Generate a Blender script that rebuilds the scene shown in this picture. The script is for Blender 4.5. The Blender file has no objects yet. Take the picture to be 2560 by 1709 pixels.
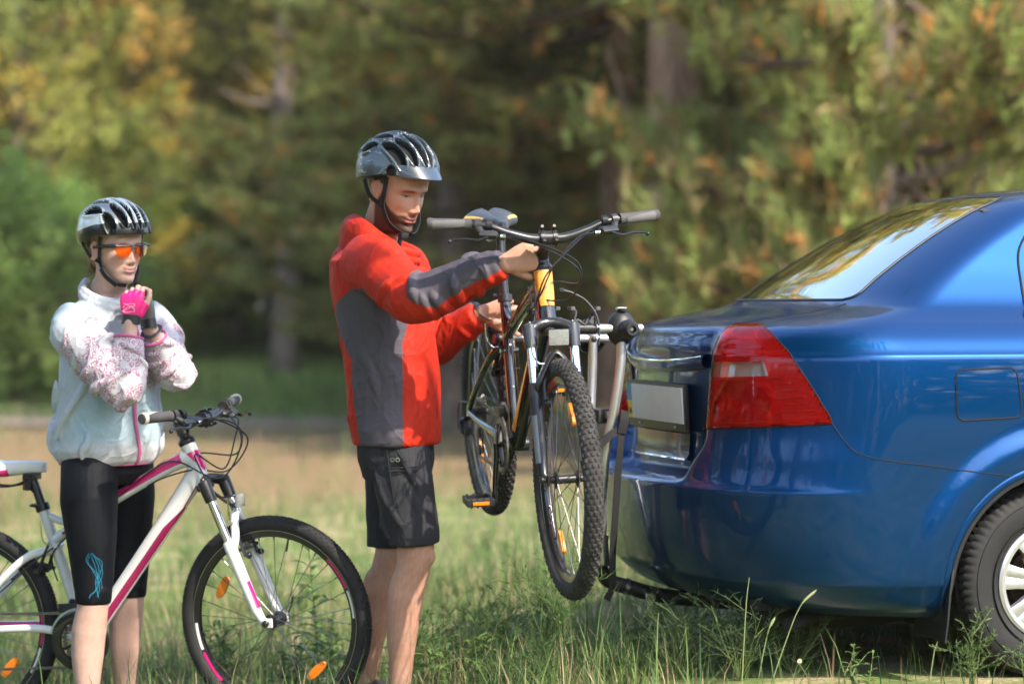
import bpy, bmesh, math, random
import numpy as np
from mathutils import Vector, Matrix, Euler, noise as mnoise

sc = bpy.context.scene
C = sc.collection
R = math.radians
random.seed(7)
rng = np.random.default_rng(11)

# ------------------------------------------------------------------ camera
cam_d = bpy.data.cameras.new('camera')
cam_d.lens = 85.0
cam_d.sensor_width = 36.0
cam_d.clip_start = 0.1
cam_d.clip_end = 600.0
cam_d.dof.use_dof = True
cam_d.dof.focus_distance = 7.25
cam_d.dof.aperture_fstop = 1.7
cam = bpy.data.objects.new('camera', cam_d)
C.objects.link(cam)
cam.location = (0.0, 0.0, 1.34)
cam.rotation_euler = (R(90 - 0.868), 0.0, 0.0)
sc.camera = cam

# ------------------------------------------------------------------ world and sun
SUN = Vector((0.50, -0.54, 0.74)).normalized()          # towards the sun
world = bpy.data.worlds.new('World')
sc.world = world
world.use_nodes = True
wn = world.node_tree
sky = wn.nodes.new('ShaderNodeTexSky')
sky.sky_type = 'NISHITA'
sky.sun_disc = False
sky.sun_elevation = math.asin(SUN.z)
sky.sun_rotation = math.atan2(SUN.x, SUN.y)
sky.air_density = 1.0
sky.dust_density = 1.6
sky.ozone_density = 1.0
bg = wn.nodes['Background']
bg.inputs['Strength'].default_value = 0.15
wn.links.new(sky.outputs['Color'], bg.inputs['Color'])

sun_d = bpy.data.lights.new('sun', 'SUN')
sun_d.energy = 2.0
sun_d.angle = R(0.55)
sun_d.color = (1.0, 0.90, 0.76)
sun = bpy.data.objects.new('sun', sun_d)
C.objects.link(sun)
sun.rotation_euler = (-SUN).to_track_quat('-Z', 'Y').to_euler()

vs = sc.view_settings
vs.view_transform = 'Standard'
vs.look = 'None'
vs.exposure = 2.1
vs.gamma = 1.0
vs.use_curve_mapping = False
sc.render.engine = 'CYCLES'
sc.cycles.use_denoising = True
sc.cycles.max_bounces = 6
sc.cycles.diffuse_bounces = 2
sc.cycles.glossy_bounces = 3
sc.cycles.use_adaptive_sampling = True
sc.cycles.adaptive_threshold = 0.02
sc.cycles.transmission_bounces = 4
sc.cycles.transparent_max_bounces = 12
sc.cycles.caustics_reflective = False
sc.cycles.caustics_refractive = False
sc.cycles.sample_clamp_indirect = 6.0

# ------------------------------------------------------------------ helpers: materials
def mat(name, col, rough=0.5, metal=0.0, coat=0.0, spec=0.5, bump=0.0, bscale=200.0, var=0.0, vscale=8.0,
        attr=None, sss=0.0, sheen=0.0, trans=0.0, ior=1.45, coat_rough=0.03, rvar=0.0, backlit=0.0, wrinkle=0.0, wscale=14.0, wstretch=(1, 1, 0.5)):
    m = bpy.data.materials.new(name)
    m.use_nodes = True
    nt = m.node_tree
    L = nt.links
    b = nt.nodes['Principled BSDF']
    b.inputs['Base Color'].default_value = (*col, 1)
    b.inputs['Roughness'].default_value = rough
    b.inputs['Metallic'].default_value = metal
    b.inputs['Coat Weight'].default_value = coat
    b.inputs['Coat Roughness'].default_value = coat_rough
    b.inputs['Specular IOR Level'].default_value = spec
    b.inputs['IOR'].default_value = ior
    b.inputs['Transmission Weight'].default_value = trans
    if sss:
        b.inputs['Subsurface Weight'].default_value = sss
        b.inputs['Subsurface Radius'].default_value = (1.0, 0.35, 0.2)
        b.inputs['Subsurface Scale'].default_value = 0.006
    if sheen:
        b.inputs['Sheen Weight'].default_value = sheen
    src = None
    if attr:
        a = nt.nodes.new('ShaderNodeAttribute')
        a.attribute_name = attr
        src = a.outputs['Color']
    tc = nt.nodes.new('ShaderNodeTexCoord')
    if var or rvar:
        n = nt.nodes.new('ShaderNodeTexNoise')
        n.inputs['Scale'].default_value = vscale
        n.inputs['Detail'].default_value = 5.0
        L.new(tc.outputs['Object'], n.inputs['Vector'])
        if var:
            mp = nt.nodes.new('ShaderNodeMapRange')
            mp.inputs['From Min'].default_value = 0.3
            mp.inputs['From Max'].default_value = 0.7
            mp.inputs['To Min'].default_value = 1.0 - var
            mp.inputs['To Max'].default_value = 1.0 + var
            L.new(n.outputs['Fac'], mp.inputs['Value'])
            mx = nt.nodes.new('ShaderNodeMix')
            mx.data_type = 'RGBA'
            mx.blend_type = 'MULTIPLY'
            mx.inputs['Factor'].default_value = 1.0
            if src is not None:
                L.new(src, mx.inputs[6])
            else:
                mx.inputs[6].default_value = (*col, 1)
            L.new(mp.outputs['Result'], mx.inputs[7])
            src = mx.outputs[2]
        if rvar:
            mr = nt.nodes.new('ShaderNodeMapRange')
            mr.inputs['From Min'].default_value = 0.3
            mr.inputs['From Max'].default_value = 0.7
            mr.inputs['To Min'].default_value = max(0.02, rough - rvar)
            mr.inputs['To Max'].default_value = rough + rvar
            L.new(n.outputs['Fac'], mr.inputs['Value'])
            L.new(mr.outputs['Result'], b.inputs['Roughness'])
    if src is not None:
        L.new(src, b.inputs['Base Color'])
    if bump:
        n2 = nt.nodes.new('ShaderNodeTexNoise')
        n2.inputs['Scale'].default_value = bscale
        n2.inputs['Detail'].default_value = 3.0
        L.new(tc.outputs['Object'], n2.inputs['Vector'])
        bp = nt.nodes.new('ShaderNodeBump')
        bp.inputs['Strength'].default_value = min(1.0, bump)
        bp.inputs['Distance'].default_value = 0.002
        L.new(n2.outputs['Fac'], bp.inputs['Height'])
        L.new(bp.outputs['Normal'], b.inputs['Normal'])
    if wrinkle:
        mpn = nt.nodes.new('ShaderNodeMapping'); mpn.inputs['Scale'].default_value = wstretch
        L.new(tc.outputs['Object'], mpn.inputs['Vector'])
        hs = []
        for k, (sc_k, wt) in enumerate(((wscale, 1.0), (wscale * 2.3, 0.45))):
            nw = nt.nodes.new('ShaderNodeTexNoise'); nw.inputs['Scale'].default_value = sc_k; nw.inputs['Detail'].default_value = 2.5; nw.inputs['Distortion'].default_value = 0.9
            L.new(mpn.outputs['Vector'], nw.inputs['Vector'])
            s1 = nt.nodes.new('ShaderNodeMath'); s1.operation = 'SUBTRACT'; s1.inputs[1].default_value = 0.5; L.new(nw.outputs['Fac'], s1.inputs[0])
            s2 = nt.nodes.new('ShaderNodeMath'); s2.operation = 'ABSOLUTE'; L.new(s1.outputs['Value'], s2.inputs[0])
            s3 = nt.nodes.new('ShaderNodeMath'); s3.operation = 'POWER'; s3.inputs[1].default_value = 0.6; L.new(s2.outputs['Value'], s3.inputs[0])
            s4 = nt.nodes.new('ShaderNodeMath'); s4.operation = 'MULTIPLY'; s4.inputs[1].default_value = -wt; L.new(s3.outputs['Value'], s4.inputs[0])
            hs.append(s4)
        ad = nt.nodes.new('ShaderNodeMath'); ad.operation = 'ADD'; L.new(hs[0].outputs['Value'], ad.inputs[0]); L.new(hs[1].outputs['Value'], ad.inputs[1])
        bw = nt.nodes.new('ShaderNodeBump'); bw.inputs['Strength'].default_value = 1.0; bw.inputs['Distance'].default_value = wrinkle
        L.new(ad.outputs['Value'], bw.inputs['Height'])
        if bump:
            L.new(bp.outputs['Normal'], bw.inputs['Normal'])
        L.new(bw.outputs['Normal'], b.inputs['Normal'])
    if backlit:
        tr = nt.nodes.new('ShaderNodeBsdfTranslucent')
        if src is not None:
            L.new(src, tr.inputs['Color'])
        else:
            tr.inputs['Color'].default_value = (*col, 1)
        ms = nt.nodes.new('ShaderNodeMixShader')
        ms.inputs['Fac'].default_value = backlit
        L.new(b.outputs['BSDF'], ms.inputs[1])
        L.new(tr.outputs['BSDF'], ms.inputs[2])
        L.new(ms.outputs['Shader'], nt.nodes['Material Output'].inputs['Surface'])
    return m

# ------------------------------------------------------------------ helpers: meshes
def V3(*a):
    return np.array(a, dtype=float)

def unit(v):
    v = np.asarray(v, float)
    n = np.linalg.norm(v)
    return v / n if n > 1e-12 else v

def catmull(pts, n=8, closed=False):
    """Smooth curve through points (rows of any width), n samples for each span."""
    P = np.asarray(pts, float)
    m = len(P)
    if m < 3 and not closed:
        t = np.linspace(0, 1, n + 1)[:, None]
        return P[0] * (1 - t) + P[-1] * t
    out = []
    spans = m if closed else m - 1
    for i in range(spans):
        if closed:
            p0, p1, p2, p3 = P[(i - 1) % m], P[i], P[(i + 1) % m], P[(i + 2) % m]
        else:
            p1, p2 = P[i], P[i + 1]
            p0 = P[i - 1] if i > 0 else 2 * p1 - p2
            p3 = P[i + 2] if i + 2 < m else 2 * p2 - p1
        for k in range(n):
            t = k / n
            out.append(0.5 * ((2 * p1) + (-p0 + p2) * t + (2 * p0 - 5 * p1 + 4 * p2 - p3) * t * t + (-p0 + 3 * p1 - 3 * p2 + p3) * t ** 3))
    if not closed:
        out.append(P[-1])
    return np.array(out)

def sstep(a, b, x):
    t = np.clip((np.asarray(x, float) - a) / (b - a), 0, 1)
    return t * t * (3 - 2 * t)

class MB:
    """Collects shapes; build() links them as ONE mesh object."""
    def __init__(self):
        self.v = []; self.f = []; self.m = []; self.n = 0
    def add(self, verts, faces, mi=0):
        verts = np.asarray(verts, float)
        o = self.n
        self.v.append(verts)
        self.n += len(verts)
        for f in faces:
            self.f.append([i + o for i in f])
            self.m.append(mi)
        return self
    def rings(self, rings, mi=0, closed=True, cap0=True, cap1=True, loop=False):
        """Loft between rings (equal point counts)."""
        Rr = [np.asarray(r, float) for r in rings]
        k = len(Rr[0]); n = len(Rr)
        verts = np.concatenate(Rr)
        faces = []
        for i in range(n if loop else n - 1):
            a = i * k; b = ((i + 1) % n) * k
            for j in range(k if closed else k - 1):
                j2 = (j + 1) % k
                faces.append((a + j, a + j2, b + j2, b + j))
        if closed and not loop:
            if cap0: faces.append(tuple(range(k - 1, -1, -1)))
            if cap1: faces.append(tuple(range((n - 1) * k, n * k)))
        return self.add(verts, faces, mi)
    def tube(self, pts, r, seg=10, mi=0, cap=True, flat=1.0, up=None, loop=False):
        """Tube along pts, r a number or one per point; flat scales the second cross axis (number or per point)."""
        P = np.asarray(pts, float)
        n = len(P)
        rr = np.broadcast_to(np.asarray(r, float), (n,)) if np.ndim(r) < 2 else r
        fl = np.broadcast_to(np.asarray(flat, float), (n,))
        T = np.zeros_like(P)
        if loop:
            T = np.roll(P, -1, 0) - np.roll(P, 1, 0)
        else:
            T[1:-1] = P[2:] - P[:-2] if n > 2 else 0
            T[0] = P[1] - P[0]; T[-1] = P[-1] - P[-2]
        T = np.array([unit(t) for t in T])
        if up is None:
            up = V3(0, 0, 1) if abs(T[0][2]) < 0.9 else V3(1, 0, 0)
        u = unit(np.asarray(up, float) - np.dot(up, T[0]) * T[0])
        rings = []
        a = np.linspace(0, 2 * np.pi, seg, endpoint=False)
        for i in range(n):
            u = unit(u - np.dot(u, T[i]) * T[i])
            w = np.cross(T[i], u)
            rings.append(P[i] + rr[i] * (np.cos(a)[:, None] * u * fl[i] + np.sin(a)[:, None] * w))
        return self.rings(rings, mi, True, cap, cap, loop)
    def box(self, c, s, rot=None, mi=0, bev=0.0):
        c = np.asarray(c, float); s = np.asarray(s, float) / 2
        if bev:
            bm = bmesh.new()
            bmesh.ops.create_cube(bm, size=1.0)
            for v in bm.verts:
                v.co = Vector((v.co.x * 2 * s[0], v.co.y * 2 * s[1], v.co.z * 2 * s[2]))
            bmesh.ops.bevel(bm, geom=list(bm.edges), offset=min(bev, 0.49 * 2 * s.min()), segments=2, profile=0.7, affect='EDGES')
            vv = np.array([v.co[:] for v in bm.verts]); ff = [[v.index for v in f.verts] for f in bm.faces]
            bm.verts.index_update()
            ff = [[v.index for v in f.verts] for f in bm.faces]
            bm.free()
        else:
            vv = np.array([(x, y, z) for x in (-1, 1) for y in (-1, 1) for z in (-1, 1)], float) * s
            ff = [(0, 1, 3, 2), (4, 6, 7, 5), (0, 4, 5, 1), (2, 3, 7, 6), (0, 2, 6, 4), (1, 5, 7, 3)]
        if rot is not None:
            vv = vv @ np.asarray(rot, float).T
        return self.add(vv + c, ff, mi)
    def lathe(self, prof, c=(0, 0, 0), axis=(0, 1, 0), seg=32, mi=0, closed_prof=False, ref=None, caps=True):
        """prof rows are (radius, along axis)."""
        c = np.asarray(c, float); ax = unit(axis)
        if ref is None:
            ref = V3(0, 0, 1) if abs(ax[2]) < 0.9 else V3(1, 0, 0)
        u = unit(np.asarray(ref, float) - np.dot(ref, ax) * ax); w = np.cross(ax, u)
        a = np.linspace(0, 2 * np.pi, seg, endpoint=False)
        rings = [c + h * ax + r * (np.cos(a)[:, None] * u + np.sin(a)[:, None] * w) for r, h in prof]
        if closed_prof:
            return self.rings(rings, mi, True, False, False, loop=True)
        return self.rings(rings, mi, True, caps and prof[0][0] > 1e-6, caps and prof[-1][0] > 1e-6)
    def ell(self, c, r, rot=None, mi=0, nu=16, nv=10):
        th = np.linspace(0, np.pi, nv + 1); ph = np.linspace(0, 2 * np.pi, nu, endpoint=False)
        r = np.asarray(r, float) * np.ones(3)
        rings = []
        for t in th:
            q = max(math.sin(t), 1e-3)
            rings.append(np.stack([q * np.cos(ph) * r[0], q * np.sin(ph) * r[1], np.full(nu, math.cos(t) * r[2])], 1))
        if rot is not None:
            rings = [x @ np.asarray(rot, float).T for x in rings]
        return self.rings([x + np.asarray(c, float) for x in rings], mi)
    def plate(self, outline, thick, mi=0, normal=None):
        """Flat polygon (3-D points) with thickness along its normal."""
        P = np.asarray(outline, float)
        if normal is None:
            normal = unit(np.cross(P[1] - P[0], P[2] - P[0]))
        k = len(P)
        q = P + np.asarray(normal) * thick
        fs = [tuple(range(k - 1, -1, -1)), tuple(range(k, 2 * k))] + [(i, (i + 1) % k, k + (i + 1) % k, k + i) for i in range(k)]
        return self.add(np.concatenate([P, q]), fs, mi)
    def xf(self, M):
        """Transform everything so far by a 4x4."""
        M = np.array(M)
        self.v = [v @ M[:3, :3].T + M[:3, 3] for v in self.v]
        return self
    def mesh(self, name, mats, smooth=True, fixn=True):
        me = bpy.data.meshes.new(name)
        verts = np.concatenate(self.v) if self.v else np.zeros((0, 3))
        me.from_pydata(verts.tolist(), [], self.f)
        for m in (mats if isinstance(mats, (list, tuple)) else [mats]):
            me.materials.append(m)
        me.polygons.foreach_set('material_index', self.m)
        if fixn:
            bm = bmesh.new(); bm.from_mesh(me)
            bmesh.ops.recalc_face_normals(bm, faces=bm.faces)
            bm.to_mesh(me); bm.free()
        if smooth is True:
            me.polygons.foreach_set('use_smooth', [True] * len(me.polygons))
            try:
                me.set_sharp_from_angle(angle=R(38))
            except Exception:
                pass
        elif smooth == 'all':
            me.polygons.foreach_set('use_smooth', [True] * len(me.polygons))
        me.update()
        return me
    def build(self, name, mats, parent=None, smooth=True, fixn=True):
        return link(name, self.mesh(name, mats, smooth, fixn), parent)

def link(name, me, parent=None):
    o = bpy.data.objects.new(name, me)
    C.objects.link(o)
    if parent is not None:
        o.parent = parent
    return o

def grid_mesh(name, G, mats, parent=None, mask=None, fmat=None, smooth='all'):
    """G: (n, m, 3) grid of points -> sheet. mask (n-1, m-1) keeps faces; fmat gives material indices."""
    n, m = G.shape[:2]
    idx = np.arange(n * m).reshape(n, m)
    q = np.stack([idx[:-1, :-1], idx[:-1, 1:], idx[1:, 1:], idx[1:, :-1]], -1)
    if mask is not None:
        sel = q[mask]
        fm = fmat[mask] if fmat is not None else None
    else:
        sel = q.reshape(-1, 4)
        fm = fmat.reshape(-1) if fmat is not None else None
    used, inv = np.unique(sel.reshape(-1), return_inverse=True)
    me = np_mesh(name, G.reshape(-1, 3)[used], inv.reshape(-1, 4), mats, fm)
    return link(name, me, parent)

def np_mesh(name, verts, faces, mats, fm=None, smooth=True, attr=None):
    """Fast mesh from numpy arrays; faces (n, k). attr: {name: (nverts, 3 or 4)} colour attributes per vertex."""
    me = bpy.data.meshes.new(name)
    verts = np.ascontiguousarray(verts, dtype=np.float32)
    faces = np.ascontiguousarray(faces, dtype=np.int32)
    k = faces.shape[1]
    me.vertices.add(len(verts)); me.vertices.foreach_set('co', verts.reshape(-1))
    me.loops.add(faces.size); me.loops.foreach_set('vertex_index', faces.reshape(-1))
    me.polygons.add(len(faces))
    me.polygons.foreach_set('loop_start', np.arange(0, faces.size, k, dtype=np.int32))
    for m in (mats if isinstance(mats, (list, tuple)) else [mats]):
        me.materials.append(m)
    if fm is not None:
        me.polygons.foreach_set('material_index', np.ascontiguousarray(fm, dtype=np.int32))
    if attr:
        for nm, a in attr.items():
            set_attr(me, nm, a)
    if smooth:
        me.polygons.foreach_set('use_smooth', np.ones(len(faces), dtype=bool))
    me.update(calc_edges=True)
    me.validate()
    return me

def set_attr(me, nm, a):
    a = np.asarray(a, np.float32)
    if a.shape[1] == 3:
        a = np.concatenate([a, np.ones((len(a), 1), np.float32)], 1)
    at = me.color_attributes.new(nm, 'FLOAT_COLOR', 'POINT')
    at.data.foreach_set('color', a.reshape(-1))

def mesh_arrays(me):
    v = np.empty(len(me.vertices) * 3, np.float32); me.vertices.foreach_get('co', v)
    return v.reshape(-1, 3).astype(float)

def vert_normals(me):
    n = np.empty(len(me.vertices) * 3, np.float32); me.vertices.foreach_get('normal', n)
    return n.reshape(-1, 3).astype(float)

def fused(mb, voxel, smooth=4, name='fused', factor=0.5):
    """All shapes in mb melted into one continuous skin."""
    me = mb.mesh(name, [], smooth=False)
    o = bpy.data.objects.new(name, me)
    C.objects.link(o)
    r = o.modifiers.new('r', 'REMESH'); r.mode = 'VOXEL'; r.voxel_size = voxel; r.use_smooth_shade = True
    if smooth:
        s = o.modifiers.new('s', 'SMOOTH'); s.factor = factor; s.iterations = smooth
    dg = bpy.context.evaluated_depsgraph_get()
    dg.update()
    out = bpy.data.meshes.new_from_object(o.evaluated_get(dg))
    bpy.data.objects.remove(o)
    bpy.data.meshes.remove(me)
    out.name = name
    out.polygons.foreach_set('use_smooth', np.ones(len(out.polygons), dtype=bool))
    return out

def empty(name, loc=(0, 0, 0), rot=(0, 0, 0), label=None, cat=None, group=None, parent=None):
    o = bpy.data.objects.new(name, None)
    o.empty_display_size = 0.2
    C.objects.link(o)
    o.location = loc
    o.rotation_euler = rot
    if parent is not None:
        o.parent = parent
    return tag(o, label, cat, group)

def tag(o, label=None, cat=None, group=None, kind=None):
    if label: o['label'] = label
    if cat: o['category'] = cat
    if group: o['group'] = group
    if kind: o['kind'] = kind
    return o

def rotz(a):
    c, s = math.cos(a), math.sin(a)
    return np.array([[c, -s, 0], [s, c, 0], [0, 0, 1.0]])

def frame_to(d, up=(0, 0, 1)):
    """Rotation matrix whose x axis is d and z axis is near up."""
    x = unit(d); y = unit(np.cross(up, x)); z = np.cross(x, y)
    return np.stack([x, y, z], 1)

def noise3(P, scale, seed=0.0):
    """Cheap smooth noise in -1..1 for arrays of points."""
    P = np.asarray(P, float) * scale + seed
    out = np.zeros(len(P)); amp = 1.0; tot = 0.0
    k = np.array([[1.0, 1.7, 0.9], [-1.3, 0.8, 1.9], [0.7, -1.6, 1.2], [1.9, 0.6, -1.1]])
    for i in range(4):
        out += amp * np.sin(P @ k[i] + i * 2.1 + 1.7 * np.sin(P @ k[(i + 1) % 4] * 0.83 + i))
        tot += amp
    return out / tot

# ------------------------------------------------------------------ ground height
def ground_z(x, y):
    x = np.asarray(x, float); y = np.asarray(y, float)
    near = 1.0 - sstep(9.0, 15.0, y)
    h = 0.225 * sstep(-1.0, 0.9, x) - 0.06 * sstep(-1.0, -2.0, x) * (x < 0)
    h = np.where(x < -1.0, -0.06 * sstep(1.0, 2.0, -x), 0.225 * sstep(-1.0, 0.9, x))
    far = 0.05 * np.sin(x * 0.21 + 1.0) * np.sin(y * 0.17) * sstep(9, 16, y) + 0.95 * sstep(29.0, 48.0, y) * sstep(2.0, -4.0, x) + 0.9 * sstep(40.0, 75.0, y) * sstep(-4.0, 2.0, x)
    return h * near + far + 0.012 * np.sin(x * 3.1 + y * 1.3) * np.sin(y * 2.3 - x) * (near * 0.6 + 0.4)
# ================================================================== GROUND
def ground_material():
    m = bpy.data.materials.new('forest_ground'); m.use_nodes = True
    nt = m.node_tree; L = nt.links; b = nt.nodes['Principled BSDF']
    b.inputs['Roughness'].default_value = 0.95; b.inputs['Specular IOR Level'].default_value = 0.15
    tc = nt.nodes.new('ShaderNodeTexCoord'); sep = nt.nodes.new('ShaderNodeSeparateXYZ'); L.new(tc.outputs['Object'], sep.inputs['Vector'])
    def noise(scale, det=6, dist=0.0, rough=0.6):
        n = nt.nodes.new('ShaderNodeTexNoise'); n.inputs['Scale'].default_value = scale; n.inputs['Detail'].default_value = det; n.inputs['Roughness'].default_value = rough; n.inputs['Distortion'].default_value = dist
        L.new(tc.outputs['Object'], n.inputs['Vector']); return n.outputs['Fac']
    def ramp(val, a, b_, lo=0.0, hi=1.0):
        r = nt.nodes.new('ShaderNodeMapRange'); r.inputs['From Min'].default_value = a; r.inputs['From Max'].default_value = b_; r.inputs['To Min'].default_value = lo; r.inputs['To Max'].default_value = hi
        r.interpolation_type = 'SMOOTHSTEP'; L.new(val, r.inputs['Value']); return r.outputs['Result']
    def op(kind, a, b_):
        o = nt.nodes.new('ShaderNodeMath'); o.operation = kind
        for i, q in enumerate((a, b_)):
            if isinstance(q, (int, float)): o.inputs[i].default_value = q
            else: L.new(q, o.inputs[i])
        return o.outputs['Value']
    def mix(f, a, b_):
        x = nt.nodes.new('ShaderNodeMix'); x.data_type = 'RGBA'
        L.new(f, x.inputs['Factor'])
        for i, q in ((6, a), (7, b_)):
            if isinstance(q, tuple): x.inputs[i].default_value = (*q, 1)
            else: L.new(q, x.inputs[i])
        return x.outputs[2]
    fine = noise(38, 8); mid = noise(3.2, 7); big = noise(0.35, 5, 0.4)
    soil = mix(ramp(fine, 0.3, 0.7), (0.135, 0.082, 0.048), (0.26, 0.165, 0.10))
    litter = mix(ramp(mid, 0.35, 0.65), soil, (0.20, 0.118, 0.066))
    straw = mix(ramp(noise(60, 5), 0.35, 0.65), (0.24, 0.195, 0.11), (0.42, 0.34, 0.20))
    green = mix(ramp(noise(22, 6), 0.3, 0.7), (0.075, 0.12, 0.03), (0.155, 0.215, 0.065))
    turf = mix(ramp(mid, 0.34, 0.58), straw, green)
    # distance bands: turf near, bare needle litter across the track, green again at the wood's edge
    y = op('ADD', sep.outputs['Y'], op('MULTIPLY', op('SUBTRACT', big, 0.5), 9.0))
    bare = op('MULTIPLY', ramp(y, 13.0, 17.5), ramp(y, 30.0, 26.0))
    col = mix(op('MULTIPLY', bare, ramp(mid, 0.25, 0.65, 0.96, 0.72)), turf, litter)
    col = mix(op('MULTIPLY', ramp(y, 29.0, 31.5), 0.9), col, mix(ramp(mid, 0.3, 0.7), (0.17, 0.27, 0.06), (0.28, 0.37, 0.10)))
    wood = ramp(y, 46.0, 54.0)
    col = mix(wood, col, mix(ramp(mid, 0.4, 0.6), (0.10, 0.062, 0.036), (0.055, 0.070, 0.022)))
    L.new(col, b.inputs['Base Color'])
    bp = nt.nodes.new('ShaderNodeBump'); bp.inputs['Strength'].default_value = 0.8; bp.inputs['Distance'].default_value = 0.02
    L.new(op('ADD', fine, mid), bp.inputs['Height']); L.new(bp.outputs['Normal'], b.inputs['Normal'])
    return m

def make_ground():
    xs = np.concatenate([np.linspace(-260, -30, 30), np.linspace(-29, -6, 40), np.linspace(-5.8, 5.8, 80), np.linspace(6, 29, 40), np.linspace(30, 260, 30)])
    ys = np.concatenate([np.linspace(-260, -8, 40), np.linspace(-6, 4, 14), np.linspace(4.3, 14, 80), np.linspace(14.4, 60, 80), np.linspace(62, 300, 50)])
    X, Y = np.meshgrid(xs, ys)
    G = np.stack([X, Y, ground_z(X, Y)], -1)
    g = grid_mesh('ground', G[:, ::-1], [ground_material()])
    return tag(g, kind='structure')
make_ground()
# one wheel-worn sandy path crossing behind
def make_path():
    xs = np.linspace(-40, 40, 160); t = np.linspace(-1, 1, 9)
    cy = 29.0 + 0.04 * xs + 1.1 * np.sin(xs * 0.13) + 0.4 * np.sin(xs * 0.41)
    hw = 1.25 + 0.25 * np.sin(xs * 0.33)
    Y = cy[:, None] + t[None, :] * hw[:, None]; X = np.repeat(xs[:, None], 9, 1)
    G = np.stack([X, Y, ground_z(X, Y) + 0.006 + 0.02 * (np.abs(t)[None, :] - 1) ** 2 * 0], -1)
    m = mat('sandy_path', (0.27, 0.20, 0.145), 0.95, var=0.30, vscale=2.2, bump=0.6, bscale=30)
    tag(grid_mesh('path', G, [m]), kind='structure')
make_path()

# ================================================================== FOLIAGE
def foliage_mat(name, rough=0.55, backlit=0.30):
    return mat(name, (0.1, 0.14, 0.04), rough, attr='Col', spec=0.25, backlit=backlit)
M_needle = foliage_mat('pine_needles', 0.5, 0.42)
M_leaf = foliage_mat('leaves', 0.45, 0.45)
M_grass = foliage_mat('grass_blades', 0.6, 0.30)

def bark_mat(name, a, b_):
    m = mat(name, a, 0.92, spec=0.15)
    nt = m.node_tree; L = nt.links; bs = nt.nodes['Principled BSDF']
    tc = nt.nodes.new('ShaderNodeTexCoord'); mp = nt.nodes.new('ShaderNodeMapping'); mp.inputs['Scale'].default_value = (1, 1, 0.28)
    v = nt.nodes.new('ShaderNodeTexVoronoi'); v.inputs['Scale'].default_value = 9.0; v.feature = 'DISTANCE_TO_EDGE'
    n = nt.nodes.new('ShaderNodeTexNoise'); n.inputs['Scale'].default_value = 4.0; n.inputs['Detail'].default_value = 8
    L.new(tc.outputs['Object'], mp.inputs['Vector']); L.new(mp.outputs['Vector'], v.inputs['Vector']); L.new(mp.outputs['Vector'], n.inputs['Vector'])
    mx = nt.nodes.new('ShaderNodeMix'); mx.data_type = 'RGBA'; mx.inputs[6].default_value = (*a, 1); mx.inputs[7].default_value = (*b_, 1)
    r = nt.nodes.new('ShaderNodeMapRange'); r.inputs['From Min'].default_value = 0.35; r.inputs['From Max'].default_value = 0.68; L.new(n.outputs['Fac'], r.inputs['Value']); L.new(r.outputs['Result'], mx.inputs['Factor'])
    L.new(mx.outputs[2], bs.inputs['Base Color'])
    bp = nt.nodes.new('ShaderNodeBump'); bp.inputs['Strength'].default_value = 1.0; bp.inputs['Distance'].default_value = 0.04
    r2 = nt.nodes.new('ShaderNodeMapRange'); r2.inputs['From Max'].default_value = 0.16; L.new(v.outputs['Distance'], r2.inputs['Value']); L.new(r2.outputs['Result'], bp.inputs['Height'])
    L.new(bp.outputs['Normal'], bs.inputs['Normal'])
    return m
M_bark = bark_mat('pine_bark', (0.29, 0.18, 0.12), (0.48, 0.33, 0.23))
M_barkg = bark_mat('grey_bark', (0.20, 0.15, 0.115), (0.33, 0.26, 0.21))
M_twig = mat('twig', (0.10, 0.065, 0.042), 0.9)

def rand_dirs(r, n):
    v = r.normal(size=(n, 3)); return v / np.linalg.norm(v, axis=1, keepdims=True)

def needle_tufts(r, C, D, per, length, width, col, colv, up=0.35):
    """Needles as slim triangles fanning round shoots at C pointing along D."""
    n = len(C)
    N = n * per
    c = np.repeat(C, per, 0); d = np.repeat(D, per, 0)
    t = r.uniform(0, 1, N)[:, None]
    base = c + d * (t * length * 0.9 - length * 0.35)
    v = r.normal(size=(N, 3)); v -= (v * d).sum(1, keepdims=True) * d; v /= np.linalg.norm(v, axis=1, keepdims=True) + 1e-9
    nd = d * r.uniform(0.45, 1.0, N)[:, None] + v * r.uniform(0.45, 0.95, N)[:, None]; nd[:, 2] += up * 0.3
    nd /= np.linalg.norm(nd, axis=1, keepdims=True)
    ln = length * r.uniform(0.7, 1.15, N)[:, None]
    s = np.cross(nd, r.normal(size=(N, 3))); s /= np.linalg.norm(s, axis=1, keepdims=True) + 1e-9
    V = np.stack([base - s * width, base + s * width, base + nd * ln], 1).reshape(-1, 3)
    F = np.arange(N * 3).reshape(-1, 3)
    cc = np.repeat(col, per, 0) * (1 + r.uniform(-colv, colv, N))[:, None]
    return V, F, np.repeat(cc, 3, 0)

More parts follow.
